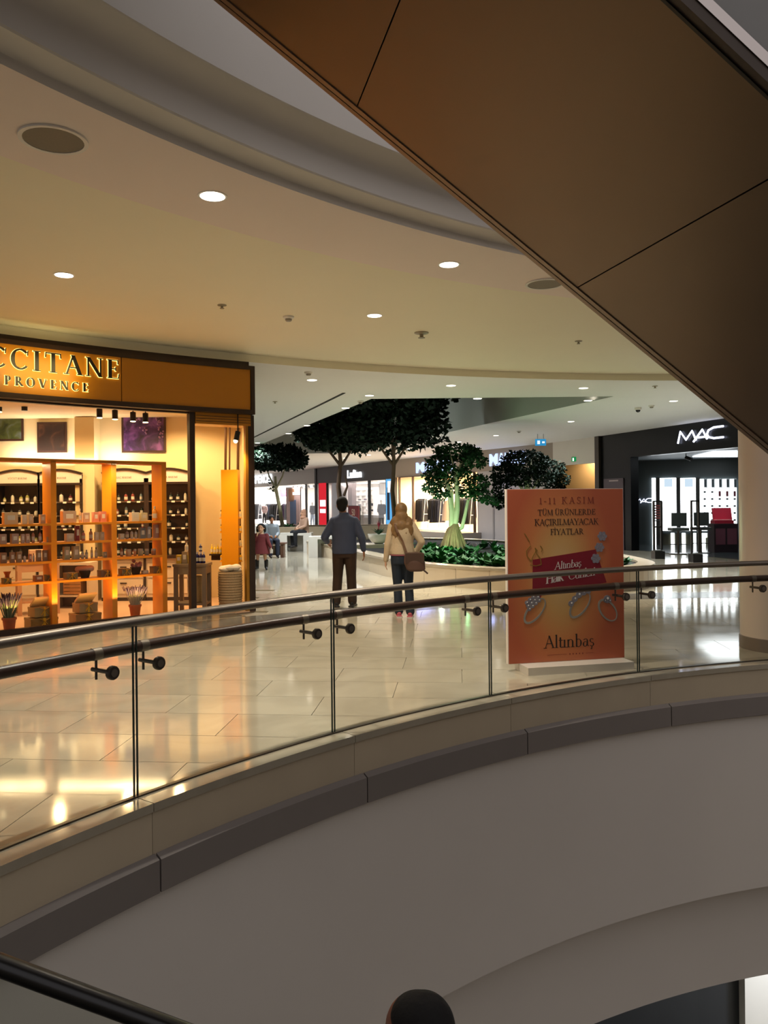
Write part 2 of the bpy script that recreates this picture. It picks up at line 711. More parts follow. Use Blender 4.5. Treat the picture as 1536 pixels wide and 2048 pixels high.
# ---------------------------------------------------------------- shared materials
M_white = mat('painted_plaster', '#e9e2d8', 0.6, var=0.03, scale=1.5)
M_ceil = mat('ceiling_paint', '#fdeee3', 0.65, var=0.02, scale=1.2)
M_ceil2 = mat('recess_ceiling_paint', '#fbf4d9', 0.65, var=0.02, scale=1.2)
M_floor = marble_mat('cream_marble', '#b8ae98', '#a99f8a', 0.07)
M_grout = mat('floor_grout', '#8a8070', 0.6)
M_greystone = marble_mat('grey_granite', '#6f6d69', '#595753', 0.14, 3.0)
M_beigestone = mat('beige_limestone', '#cdbda0', 0.45, var=0.08, scale=3, rnd=0.05)
M_greyclad = mat('grey_stone_cladding', '#88807a', 0.55, var=0.06, scale=4, rnd=0.05)
M_steel = mat('brushed_steel', '#7c7368', 0.42, 0.85, var=0.06, scale=20)
M_dsteel = mat('dark_steel', '#57514a', 0.38, 0.85)
M_black = mat('black_metal', '#1a1816', 0.4, 0.3)
M_wood = mat('dark_wood_handrail', '#3a2317', 0.35, var=0.15, scale=14)
M_glass = glass_mat('balustrade_glass', (0.955, 0.97, 0.945), 0.55)
M_pane = glass_mat('shop_window_glass', (0.97, 0.97, 0.96), 0.6)
M_edge = mat('glass_edge_green', '#2c3a33', 0.2)
M_lamp = glow('downlight_lens', '#fff1dc', 9.0)
M_lampc = glow('downlight_lens_cool', '#fff8ee', 9.0)
M_ring = mat('white_trim', '#f2eee6', 0.5)
M_grille = mat('speaker_grille', '#8b8273', 0.7, var=0.1, scale=90)
M_dark = mat('dark_recess', '#121312', 0.8)

A0, A1 = R_(50), R_(205)
ZS, ZR = 3.91, 4.03          # soffit and recessed ceiling
RG = 9.71                    # glass line
RF = 16.06                   # shop front line

# ---------------------------------------------------------------- floor of this storey
slab = MB()
far = [(30, 12), (30, 75), (-32, 75), (-32, -8)]
arc = [tuple(pol(9.80, A1 + (A0 - A1) * k / 60)[:2]) for k in range(61)]
slab.prism(arc + far, -0.30, -0.02)
floor = struct(slab.build('floor', M_grout))
floor['label'] = 'polished cream marble floor of the shopping mall'

TA = -0.095
tu, tv = Vector((math.cos(TA), math.sin(TA), 0)), Vector((-math.sin(TA), math.cos(TA), 0))
TW, TH = 1.2, 0.6
full = MB().box((0, 0, -0.01), (TW - 0.005, TH - 0.005, 0.02)).build('tile', M_floor, floor, world=False)
full_me = full.data
store_corner = circ(506, RF, 1225)
SC_A = ang(store_corner)
side_dir = Vector((-0.175, 1, 0)).normalized()


def in_store(p):
    r = math.hypot(p.x - CX, p.y - CY)
    if r < RF - 0.05:
        return False
    s = p - store_corner
    return s.x * side_dir.y - s.y * side_dir.x < -0.02 and p.y < 16.5


cells = []
for i in range(-34, 34):
    for j in range(-10, 80):
        off = 0.5 * (j % 2) * TW
        c = tu * (i * TW + off) + tv * (j * TH)
        r = math.hypot(c.x - CX, c.y - CY)
        if r < 9.1 or c.y > 46 or c.x > 14 or c.x < -14 or in_store(c):
            continue
        cs = [c + tu * (a * TW / 2) + tv * (b * TH / 2) for a, b in ((-1, -1), (1, -1), (1, 1), (-1, 1))]
        rs = [math.hypot(q.x - CX, q.y - CY) for q in cs]
        if max(rs) < 9.83:
            continue
        vis = c.y > 3.2 and abs(c.x / max(c.y, .1)) < 0.56
        cells.append((0 if vis else 1, c.y if vis else c.length, c, min(rs) < 9.82))
cells.sort(key=lambda q: (q[0], q[1]))
finv = wm(floor).inverted()
stuff = MB()
made = 0
for vis, _, c, cut in cells:
    if cut:
        b = MB()
        n = 8
        pts = []
        for jj in range(n + 1):
            for ii in range(n + 1):
                p = c + tu * ((ii / n - .5) * (TW - .005)) + tv * ((jj / n - .5) * (TH - .005))
                r = math.hypot(p.x - CX, p.y - CY)
                if r < 9.81:
                    p = pol(9.81, ang(p))
                pts.append(p)
        fs = []
        for jj in range(n):
            for ii in range(n):
                q = [jj * (n + 1) + ii, jj * (n + 1) + ii + 1, (jj + 1) * (n + 1) + ii + 1, (jj + 1) * (n + 1) + ii]
                ar = (pts[q[2]] - pts[q[0]]).cross(pts[q[3]] - pts[q[1]]).length
                if ar > 1e-5:
                    fs.append(tuple(q))
        b.add([(p.x, p.y, 0.0) for p in pts], fs)
        if not fs:
            continue
        if vis == 0 and made < 300:
            b.build('tile', M_floor, floor)
            made += 1
        else:
            stuff.add(b.v, b.f)
    elif vis == 0 and made < 300:
        o = bpy.data.objects.new('tile', full_me)
        COL.objects.link(o)
        o.parent = floor
        o.location = finv @ c
        o.rotation_euler = (0, 0, TA)
        made += 1
    else:
        stuff.box((c.x, c.y, -0.01), (TW - .005, TH - .005, 0.02), TA)
bpy.data.objects.remove(full)
so = stuff.build('tile_field', M_floor, floor)
so['kind'] = 'stuff'

# inlaid grey granite ring and apron in front of the shop
for k, (r0, r1, a0, a1) in enumerate([(14.75, 15.55, SC_A + 0.09, R_(70)), (15.60, 16.02, A1, SC_A + 0.02)]):
    n = 14
    for q in range(n):
        b0, b1 = a0 + (a1 - a0) * q / n, a0 + (a1 - a0) * (q + 1) / n
        g = MB().arcbox(r0, r1, -0.005, 0.002, min(b0, b1) + .0002, max(b0, b1) - .0002, 4)
        g.build('granite_strip', M_greystone, floor)

# stone lip, beige band and grey cladding of the slab edge
edge = struct(MB().revolve([(9.72, -0.03), (9.60, -0.06), (9.60, -0.5), (9.8, -0.5)], A0, A1, 90).build('trim_1', M_grout))
edge['label'] = 'stone edge of the floor slab around the atrium'
st = 0.176
k0 = ang(circ(272, RG, 1600))
joints = []
nA = int((k0 - A0) / st)
nB = int((A1 - k0) / st)
for q in range(-nA, nB):
    a0, a1 = k0 + q * st, k0 + (q + 1) * st
    MB().arcbox(9.55, 9.805, -0.045, 0.004, a0 + .0003, a1 - .0003, 10).build('lip_stone', M_floor, edge)
    MB().arcbox(9.565, 9.62, -0.30, -0.045, a0 + .0002, a1 - .0002, 10).build('fascia_stone', M_beigestone, edge)
for q in range(-6, 6):
    a0, a1 = k0 - 0.002 + q * 0.183, k0 - 0.002 + (q + 1) * 0.183
    p = MB()
    prof = [(9.60, -.285), (9.56, -.29), (9.52, -.315), (9.52, -.50), (9.60, -.50)]
    n = 10
    p.v = [tuple(pol(r, a0 + .0006 + (a1 - a0 - .0012) * k / n, z)) for k in range(n + 1) for r, z in prof]
    m = len(prof)
    for k in range(n):
        for i in range(m):
            j = (i + 1) % m
            p.f.append((k * m + i, k * m + j, k * m + m + j, k * m + m + i))
    p.f.append(tuple(range(m)))
    p.f.append(tuple(n * m + i for i in range(m)))
    p.build('cladding_panel', M_greyclad, edge)

# white fascia below the floor, its recessed lower step and the soffit of the storey below
wl = MB().revolve([(9.60, -.49), (9.57, -.52), (9.57, -2.27), (9.80, -2.28), (9.80, -3.33), (15.5, -3.34)], A0, A1, 110)
struct(wl.build('wall_atrium_lower', M_white, smooth=True))['label'] = 'white curved fascia below the floor edge'
lowfloor = MB().revolve([(0.01, -7.2), (16.6, -7.2)], 0, 2 * PI, 60)
struct(lowfloor.build('floor_lower', mat('lower_floor_marble', '#8d8577', 0.2)))
opp = MB().revolve([(16.6, -7.2), (16.6, 9.5)], A1, A0 + 2 * PI, 60)
struct(opp.build('wall_atrium_opposite', mat('opposite_wall_paint', '#b8ada0', .7)))['label'] = 'plain wall around the far side of the atrium'
a_w = ang(circ(1478, 14.2, 1990))
lw = MB().revolve([(14.2, -3.34), (14.2, -7.2)], a_w, A1, 40)
struct(lw.build('wall_lower_shop', mat('dark_lower_shopfront', '#24262a', 0.3, var=0.1)))
lw = MB().revolve([(14.0, -3.34), (14.0, -7.2)], A0, a_w, 40)
lw.add([pol(14.0, a_w, -3.34), pol(14.2, a_w, -3.34), pol(14.2, a_w, -7.2), pol(14.0, a_w, -7.2)], [(0, 1, 2, 3)])
struct(lw.build('wall_lower_white', M_white))
lamp('lower_corridor_lamp', 'AREA', pol(12.6, a_w - .12, -3.5), 260, COOL, 0.5, target=pol(13.2, a_w - .1, -7))

# ---------------------------------------------------------------- ceiling above this storey
cl = MB().revolve([(9.74, ZS), (10.74, ZS), (10.74, ZR)], A0, A1, 110)
ceiling = struct(cl.build('ceiling', M_ceil))
ceiling['label'] = 'white ring soffit around the atrium with downlights'
cr = MB().revolve([(10.74, ZR), (RF, ZR), (RF, ZS)], A0, A1, 110)
struct(cr.build('ceiling_recess', M_ceil2))['label'] = 'recessed cream ceiling ring in front of the shops'
fa = MB().revolve([(9.74, ZS), (9.74, 3.955), (9.735, 3.965), (9.69, 3.985), (9.58, 3.995), (9.57, 4.005), (9.57, 4.14), (9.56, 4.165), (9.52, 4.20), (9.44, 4.235), (9.36, 4.245), (9.35, 4.255), (9.35, 9.5)], A0, A1, 110)
struct(fa.build('wall_atrium_upper', M_white, smooth=True))['label'] = 'white stepped fascia of the storey above'

# lower ceiling beyond, with a long skewed opening over the trees
hd = Vector((-0.335, 1, 0))
HN = Vector((-0.25, 17.2, 0))
HW, HL = 5.2, 19.0
hole = [HN, HN + Vector((HW, 0, 0)), HN + Vector((HW, 0, 0)) + hd * HL, HN + hd * HL]
arc2 = [pol(RF, A1 + (A0 - A1) * k / 60) for k in range(61)]
outer = [Vector((p.x, p.y, 0)) for p in arc2] + [Vector((*q, 0)) for q in far]
tri = tessellate_polygon([outer, list(reversed(hole))])
allp = outer + list(reversed(hole))
c2 = MB().add([(p.x, p.y, ZS) for p in allp], [tuple(t) for t in tri])
ceil2 = struct(c2.build('ceiling_concourse', mat('concourse_ceiling_paint', '#fbfafa', .65, var=.02, scale=1.2)))
ceil2['label'] = 'white concourse ceiling with downlights beyond the recess'
hw = MB()
for i in range(4):
    p, q = hole[i], hole[(i + 1) % 4]
    hw.add([(p.x, p.y, ZS - 0.002), (q.x, q.y, ZS - 0.002), (q.x, q.y, 8), (p.x, p.y, 8)], [(0, 1, 2, 3)])
struct(hw.build('wall_skylight_well', mat('well_paint', '#c9cac6', 0.7)))
sk = MB().add([(p.x, p.y, 7.9) for p in hole], [(0, 1, 2, 3)])
struct(sk.build('window_1', mat('night_skylight', '#0b0f0d', 0.2)))['label'] = 'dark skylight above the trees'
slot = MB().beam(onz(688, 786, ZS - .004), onz(497, 880, ZS - .004), 0.06, 0.012)
struct(slot.build('trim_2', M_dark))['label'] = 'dark linear slot in the concourse ceiling'

# ---------------------------------------------------------------- round column
ct = circ(1476, 9.9, 1290)
cc = Vector((4.47, 9.05, 0))
colm = thing('column', 'round pinkish stone column behind the glass railing', 'column', cc)
MB().lathe([(0.42, 0), (0.42, ZR)], cc, 48).build('shaft', mat('column_stone', '#dccbb9', 0.35, var=0.05, scale=2), colm, smooth=True)
MB().lathe([(0.43, 0), (0.43, 0.14), (0.422, 0.145)], cc, 48).build('skirting', mat('column_skirting', '#7d7062', 0.3, var=0.1), colm, smooth=True)

# ---------------------------------------------------------------- glass balustrade
bal = thing('balustrade', 'curved glass balustrade with steel top rail and dark wooden handrail', 'railing', pol(RG, R_(125)))
jp = [ang(circ(x, RG, y)) for x, y in ((272, 1600), (667, 1469), (981, 1386), (1277, 1341))]
js = (jp[0] - jp[3]) / 3
jall = [jp[0] + 3 * js, jp[0] + 2 * js, jp[0] + js] + jp + [jp[3] - js, jp[3] - 2 * js, jp[3] - 3 * js]
for i in range(len(jall) - 1):
    a1, a0 = jall[i] - .0012, jall[i + 1] + .0012
    p = MB().revolve([(RG, 0.0), (RG, 1.0)], a0, a1, 14).build('glass_panel', M_glass, bal)
    for a in (a0, a1):
        MB().arcbox(RG - .005, RG + .005, 0.004, 1.0, a - .0004, a + .0004, 1).build('glass_edge', M_edge, p)


def ringtube(r, z, rad_r, rad_z, a0, a1, n, k=12):
    b = MB()
    for i in range(n + 1):
        a = a0 + (a1 - a0) * i / n
        for q in range(k):
            t = 2 * PI * q / k
            b.v.append(tuple(pol(r + rad_r * math.cos(t), a, z + rad_z * math.sin(t))))
    for i in range(n):
        for q in range(k):
            x, y = i * k + q, i * k + (q + 1) % k
            b.f.append((x, y, y + k, x + k))
    return b


ringtube(RG, 1.02, 0.034, 0.027, A0, A1, 110, 14).build('top_rail', M_steel, bal, smooth=True)
ringtube(RG + .135, 0.845, 0.033, 0.034, A0, A1, 110, 14).build('handrail', M_wood, bal, smooth=True)
MB().arcbox(RG - .014, RG + .014, 0.0, 0.014, A0, A1, 110).build('floor_channel', M_dsteel, bal)
for a in jall:
    for s in (-1, 1):
        t = a + s * 0.0165
        cm = Matrix.Translation(pol(RG, t, 0.755)) @ Matrix.Rotation(t, 4, 'Z') @ Matrix.Rotation(PI / 2, 4, 'Y')
        # local z points outward (away from the atrium)
        bk = MB()
        bk.lathe([(0.036, -0.03), (0.040, -0.024), (0.040, -0.004)], (0, 0, 0), 18)
        bk = xform(bk, cm)
        br = bk.build('clamp_disc', M_dsteel, bal, smooth=True)
        pin = xform(MB().lathe([(0.013, -0.002), (0.013, 0.17)], (0, 0, 0), 10), cm)
        pin.tube([pol(RG + .135, t, .70), pol(RG + .135, t, .82)], 0.008, 8)
        pin.build('bracket_arm', M_dsteel, br, smooth=True)
        ringtube(RG + .135, 0.845, 0.0355, 0.0365, t - .0028, t + .0028, 2, 14).build('rail_collar', M_steel, bal, smooth=True)
        ca = xform(MB().lathe([(0.022, -0.034), (0.024, -0.028), (0.024, -0.02)], (0, 0, 0), 14), cm)
        ca.build('clamp_cap', M_steel, br, smooth=True)

# ---------------------------------------------------------------- escalator crossing overhead
EP, ES = 0.23, 0.71
ea = Vector((math.cos(EP), math.sin(EP), -ES))
en = Vector((-math.sin(EP), math.cos(EP), 0))
eup = ea.cross(en).normalized()
if eup.z < 0:
    eup = -eup
P2 = at(1155, 575, 4.0)
best = min((abs((lambda q: 768 + q.x / q.y * FPX)(P2 + ea * (-t / 1000)) - 723), t / 1000) for t in range(200, 4000, 5))
PL = best[1]
esc = thing('escalator', 'bronze-clad underside of an escalator crossing overhead', 'escalator', P2)
M_bronze = mat('bronze_cladding', '#6f5e4e', 0.36, 0.85, var=0.08, scale=1.6)
M_btrim = mat('bronze_trim', '#66503f', 0.4, 0.6)
W = 1.6
for q in range(-3, 3):
    t0, t1 = max(q * PL + .0025, -2.75), (q + 1) * PL - .0025
    if t1 <= t0:
        continue
    a, b = P2 + ea * t0, P2 + ea * t1
    v = [a, b, b - en * W, a - en * W]
    v = v + [p + eup * 0.03 for p in v]
    MB().add(v, [(0, 1, 2, 3), (7, 6, 5, 4), (0, 4, 5, 1), (1, 5, 6, 2), (2, 6, 7, 3), (3, 7, 4, 0)]).build('soffit_panel', M_bronze, esc)
e0, e1 = P2 - ea * 2.75, P2 + ea * (3 * PL)
M_etrim = mat('edge_trim_bronze', '#84715f', 0.36, 0.6)
MB().beam(e0 + en * .018 + eup * .02, e1 + en * .018 + eup * .02, .034, .05, eup).build('edge_trim', M_etrim, esc)
MB().beam(e0 + en * .039 + eup * .04, e1 + en * .039 + eup * .04, .010, .05, eup).build('shadow_gap', M_black, esc)
MB().beam(e0 + en * .060 + eup * .02, e1 + en * .060 + eup * .02, .032, .05, eup).build('edge_trim', M_etrim, esc)
f0, f1 = e0 - en * W, e1 - en * W
MB().beam(f0 - en * .006 + eup * .012, f1 - en * .006 + eup * .012, .012, .024, eup).build('shadow_gap', M_black, esc)
MB().beam(f0 - en * .027 + eup * .022, f1 - en * .027 + eup * .022, .03, .034, eup).build('side_trim', mat('dark_bronze_trim', '#4c4138', 0.45, 0.4), esc)
MB().beam(f0 - en * .029 + eup * .057, f1 - en * .029 + eup * .057, .034, .034, eup).build('steel_strip', mat('polished_strip', '#c9bfb8', 0.16, 0.95), esc)
MB().beam(f0 - en * .02 + eup * .575, f1 - en * .02 + eup * .575, .02, 1.0, eup).build('side_panel', mat('frosted_side_panel', '#8b8a86', 0.35), esc)
MB().beam(e0 + en * .01 + eup * .55, e1 + en * .01 + eup * .55, .02, 1.0, eup).build('side_panel', mat('frosted_side_panel', '#8b8a86', 0.35), esc)
MB().beam(e0 - en * .8 + eup * .35, e1 - en * .8 + eup * .35, 1.5, .5, eup).build('truss_body', M_black, esc)

# ---------------------------------------------------------------- escalator below the camera, carrying a rider
LS = 0.545
la = Vector((math.cos(EP), math.sin(EP), -LS))
lup = la.cross(en).normalized()
lup = lup if lup.z > 0 else -lup
H0 = at(0, 1930, 2.5)
lesc = thing('escalator', 'descending escalator with black rubber handrail in the lower left corner', 'escalator', H0 + Vector((0, 0, -1)))
lt = [-1.2, 4.2]
for k, off in enumerate((0, -1.2)):
    a, b = H0 + en * off + la * lt[0], H0 + en * off + la * lt[1]
    hr = MB()
    nn = 14
    prof = [(0.04 * math.cos(2 * PI * q / nn), 0.03 * math.sin(2 * PI * q / nn)) for q in range(nn)]
    hr.v = [tuple(p + en * x + lup * y) for p in (a, b) for x, y in prof]
    hr.f = [(q, (q + 1) % nn, nn + (q + 1) % nn, nn + q) for q in range(nn)] + [tuple(range(nn)), tuple(range(nn, 2 * nn))]
    hr.build('handrail', mat('black_rubber', '#141312', 0.28), lesc, smooth=True)
    g = MB().add([a - lup * .03, b - lup * .03, b - lup * .75, a - lup * .75], [(0, 1, 2, 3)])
    g.build('glass_side', glass_mat('escalator_glass', (0.80, 0.84, 0.80), 0.5), lesc)
    MB().beam(a - lup * .85, b - lup * .85, .10, .2, lup).build('skirt', M_dsteel, lesc)
STEP = 0.4
for k in range(-2, 11):
    c = H0 - en * .6 + la * (k * STEP) + Vector((0, 0, -0.97 + 0.0))
    M = Matrix.Translation(c) @ Matrix.Rotation(EP, 4, 'Z')
    s = MB().box((0, 0, -.1), (STEP, 1.0, .2))
    s = xform(s, M)
    s.build('step', mat('escalator_step', '#5a5854', 0.5, 0.6), lesc)
# ---------------------------------------------------------------- vertical planes on which shop fronts stand
class Plane:
    def __init__(self, p, q):
        self.p = Vector((p[0], p[1], 0))
        self.d = Vector((q[0] - p[0], q[1] - p[1], 0)).normalized()
        self.n = Vector((self.d.y, -self.d.x, 0))
        if self.n.dot(-self.p) < 0:
            self.n = -self.n

    def shift(self, off):
        k = Plane.__new__(Plane)
        k.p, k.d, k.n = self.p + self.n * off, self.d, self.n
        return k

    def hit(self, x, y):
        r = ray(x, y)
        k = self.p.dot(self.n) / (r.x * self.n.x + r.y * self.n.y)
        q = r * k
        return (q - self.p).dot(self.d), EYE + q.z, k

    def pt(self, s, z, off=0.0):
        q = self.p + self.d * s + self.n * off
        return Vector((q.x, q.y, z))

    def s(self, x, y=1003):
        return self.hit(x, y)[0]

    def box(self, s0, s1, z0, z1, t=0.05, off=0.0, b=None):
        b = b if b is not None else MB()
        c = self.pt((s0 + s1) / 2, (z0 + z1) / 2, off + t / 2)
        return b.box(c, (abs(s1 - s0), t, abs(z1 - z0)), math.atan2(self.d.y, self.d.x))

    def px(self, x0, x1, y0, y1, t=0.05, off=0.0, b=None):
        """box on the plane that covers this region as seen in the photograph"""
        pl = self.shift(off + t)
        xm, ym = (x0 + x1) / 2, (y0 + y1) / 2
        s0, s1 = pl.hit(x0, ym)[0], pl.hit(x1, ym)[0]
        z0, z1 = pl.hit(xm, y1)[1], pl.hit(xm, y0)[1]
        return self.box(s0, s1, z0, z1, t, off, b)

    def M(self, s, z, off=0.0):
        return frame_on(self.pt(s, z, off), self.d if self.d.cross(Vector((0, 0, 1))).dot(self.n) > 0 else -self.d)


# ---------------------------------------------------------------- ceiling fixtures
def fixture_proto(kind):
    o = thing(kind, 'x', 'x')
    if kind == 'downlight':
        MB().lathe([(0.105, 0.0), (0.105, -0.004), (0.085, -0.004), (0.085, 0.0)], (0, 0, 0), 20, None, False).build('trim_ring', M_ring, o, world=False)
        MB().lathe([(0.001, -0.006), (0.088, -0.006), (0.088, -0.002)], (0, 0, 0), 20).build('lens', M_lamp, o, world=False)
        o['category'] = 'ceiling light'
    if kind == 'ceiling_speaker':
        MB().lathe([(0.20, 0), (0.20, -0.012), (0.175, -0.012), (0.175, 0)], (0, 0, 0), 32, None, False).build('rim', M_ring, o, world=False)
        MB().lathe([(0.001, -0.008), (0.178, -0.008), (0.178, 0)], (0, 0, 0), 32).build('grille', M_grille, o, world=False)
        o['category'] = 'speaker'
    if kind == 'smoke_detector':
        MB().lathe([(0.07, 0), (0.07, -0.018), (0.055, -0.03)], (0, 0, 0), 20).build('base', M_ring, o, world=False)
        MB().lathe([(0.042, -0.03), (0.042, -0.05), (0.03, -0.062), (0.01, -0.064)], (0, 0, 0), 16).build('sensor', mat('sensor_grey', '#a89f90', 0.5), o, world=False)
        o['category'] = 'smoke detector'
    if kind == 'sprinkler':
        MB().lathe([(0.045, 0), (0.045, -0.006), (0.012, -0.012), (0.012, -0.03), (0.022, -0.032), (0.022, -0.036)], (0, 0, 0), 14).build('plate', mat('sprinkler_grey', '#a0967f', 0.5), o, world=False)
        o['category'] = 'sprinkler'
    if kind == 'security_camera':
        MB().lathe([(0.08, 0), (0.08, -0.05), (0.07, -0.06)], (0, 0, 0), 18).build('housing', M_ring, o, world=False)
        MB().ball((0, 0, -0.06), (0.058, 0.058, 0.06), 14, 8).build('dome', mat('dark_dome', '#17181a', 0.15), o, world=False, smooth=True)
        o['category'] = 'camera'
    return o


PR = {k: fixture_proto(k) for k in ('downlight', 'ceiling_speaker', 'smoke_detector', 'sprinkler', 'security_camera')}
DL = [
    (425, 392, ZS, 'large bright downlight in the ring soffit, left of the escalator', 360, NEUT),
    (898, 529, ZS, 'bright downlight in the ring soffit nearest the escalator edge', 360, NEUT),
    (128, 550, ZR, 'bright downlight in the recessed ceiling above the yellow shop sign', 360, NEUT),
    (749, 631, ZR, 'bright downlight in the middle of the recessed ceiling', 360, NEUT),
    (624, 760, ZS, 'downlight just behind the ceiling step, nearest the yellow shop sign', 620, NEUT),
    (902, 771, ZS, 'downlight just behind the ceiling step, above the dark tree opening', 620, NEUT),
    (1167, 776, ZS, 'downlight just behind the ceiling step, nearest the overhead escalator', 620, NEUT),
    (739, 791, ZS, 'downlight at the near corner of the dark ceiling opening', 360, NEUT),
    (955, 797, ZS, 'downlight on the near edge of the dark ceiling opening', 360, NEUT),
    (691, 816, ZS, 'first small downlight in the row along the left of the tree opening', 1000, COOL),
    (614, 851, ZS, 'second small downlight in the row along the left of the tree opening', 1000, COOL),
    (577, 867, ZS, 'third small downlight in the row along the left of the tree opening', 1000, COOL),
    (515, 886, ZS, 'farthest small downlight in the row beside the yellow shop corner', 1000, COOL),
    (1176, 801, ZS, 'downlight on the concourse ceiling above the orange poster', 1000, COOL),
    (1347, 802, ZS, 'downlight on the concourse ceiling above the black cosmetics shop', 1000, COOL),
    (1142, 843, ZS, 'downlight on the concourse ceiling right of the blue hanging sign', 1000, COOL),
    (992, 871, ZS, 'downlight on the concourse ceiling left of the blue hanging sign', 1000, COOL),
    (918, 884, ZS, 'small far downlight above the bonsai-like lit tree', 800, COOL),
    (817, 898, ZS, 'small far downlight right of the tallest dark tree', 800, COOL),
    (738, 910, ZS, 'small far downlight above the dark grey shop fascia', 800, COOL),
    (690, 916, ZS, 'tiny far downlight left above the dark grey shop fascia', 800, COOL),
    (613, 925, ZS, 'tiny far downlight right of the leftmost tree crown', 800, COOL),
]
for x, y, z, lab, pw, colr in DL:
    p = onz(x, y, z)
    place(PR['downlight'], p, 0, lab, 'recessed downlights')
    lamp('downlight_beam', 'SPOT', p + Vector((0, 0, -0.03)), pw, colr, 0.08, target=p + Vector((0, 0, -4)), spot=R_(130), blend=1.0)
for x, y, z, k, lab in [
    (107, 278, ZS, 'ceiling_speaker', 'large round speaker grille in the ring soffit at the upper left'),
    (1090, 567, ZS, 'ceiling_speaker', 'round speaker grille half hidden by the overhead escalator'),
    (577, 633, ZR, 'smoke_detector', 'white smoke detector hanging from the recessed ceiling'),
    (617, 744, ZS, 'smoke_detector', 'small smoke detector beside the downlight nearest the yellow sign'),
    (721, 802, ZS, 'smoke_detector', 'smoke detector beside the first row light left of the tree opening'),
    (444, 610, ZR, 'sprinkler', 'small sprinkler plate left of the hanging smoke detector'),
    (843, 665, ZR, 'sprinkler', 'flat round vent plate right of the middle recessed downlight'),
    (1157, 682, ZR, 'sprinkler', 'small dark sprinkler on the recessed ceiling near the escalator edge'),
    (550, 803, ZS, 'sprinkler', 'small sprinkler on the white ceiling right of the yellow sign'),
    (1310, 772, ZS, 'sprinkler', 'sprinkler plate on the lower ceiling near the overhead escalator'),
    (1276, 815, ZS, 'security_camera', 'dark dome camera on the ceiling above the black shop'),
    (1303, 811, ZS, 'smoke_detector', 'smoke detector right of the dark dome camera'),
    (1038, 862, ZS, 'smoke_detector', 'smoke detector just left of the blue hanging sign'),
]:
    sz = {'sprinkler': 1.2}.get(k, 1.0)
    if x == 843:
        sz = 2.2
    o = place(PR[k], onz(x, y, z), 0, lab, None, sz)
for o in PR.values():
    discard(o)

# hanging blue sign
bp = onz(1081, 868, ZS)
hs = thing('hanging_sign', 'small blue illuminated sign hanging from the concourse ceiling', 'sign', bp + Vector((0, 0, -.42)))
c = bp
MB().box(c + Vector((0, 0, -.28)), (.36, .05, .22)).build('panel', glow('blue_sign', '#2f8fc4', 1.0), hs)
MB().box(c + Vector((-.07, -.027, -.28)), (.09, .006, .12)).build('pictogram', glow('sign_white', '#eaf6ff', 1.1), hs)
MB().box(c + Vector((.09, -.027, -.28)), (.09, .006, .06)).build('pictogram', glow('sign_white', '#eaf6ff', 1.1), hs)
MB().tube([c + Vector((-.1, 0, -.17)), c + Vector((-.1, 0, 0))], .008, 6).build('hanger', M_dsteel, hs)
MB().tube([c + Vector((.1, 0, -.17)), c + Vector((.1, 0, 0))], .008, 6).build('hanger', M_dsteel, hs)

# ---------------------------------------------------------------- far row of shops
FP = Plane((-4.37, 52.5), (6.54, 30.9))
FZ = FP.hit(700, 960)[1]


def sx(x, y=1003):
    return FP.s(x, y)


M_glowwall = mat('bright_shop_wall', '#f6f2ee', 0.6)
M_shopfloor = mat('shop_floor_light', '#cfc6bb', 0.25)
s_ms0, s_lf0, s_lf1, s_mg1, s_end = sx(430), sx(635), sx(786), sx(954), sx(1108)


def shop_room(name, s0, s1, depth, zc, wallm, lampc, power, nl=2):
    b = MB()
    FP.box(s0, s1, 0, zc, 0.05, -depth - .05, b)
    r = b.build('wall_' + name, wallm)
    struct(r)
    for q, s in enumerate((s0, s1)):
        a, e = FP.pt(s, 0, -depth), FP.pt(s, 0, -0.02)
        w = MB().add([a, e, e + Vector((0, 0, zc)), a + Vector((0, 0, zc))], [(0, 1, 2, 3)]).build('partition', wallm, r)
    a = [FP.pt(s0, 0, -depth), FP.pt(s1, 0, -depth), FP.pt(s1, 0, -.02), FP.pt(s0, 0, -.02)]
    MB().add([p + Vector((0, 0, zc)) for p in a], [(0, 1, 2, 3)]).build('shop_ceiling', wallm, r)
    MB().add([p + Vector((0, 0, .005)) for p in a], [(0, 1, 2, 3)]).build('shop_floor', M_shopfloor, r)
    for q in range(nl):
        s = s0 + (s1 - s0) * (q + .5) / nl
        lp = FP.pt(s, zc - .08, -depth * .5)
        lamp('shop_lamp', 'AREA', lp, power, lampc, (s1 - s0) / nl * .7, target=lp + Vector((0, 0, -3)), size_y=depth * .6)
        FP.box(s - .5, s + .5, zc - .05, zc - .03, .5, -depth * .5 - .25).build('light_panel', glow('shop_light_panel', '#fffaf2', 3.0), r)
    return r


shop_room('clothing_shop', s_ms0, s_lf0 - .1, 6, 2.98, M_glowwall, (1, .96, .93), 1500, 3)
shop_room('menswear_shop', s_lf0, s_lf1, 5, 2.95, M_glowwall, (1, .95, .9), 900, 2)
shop_room('fashion_shop', s_lf1 + .1, s_mg1, 5, 2.98, mat('warm_shop_wall', '#f2dcc0', 0.6), (1, .80, .55), 800, 2)

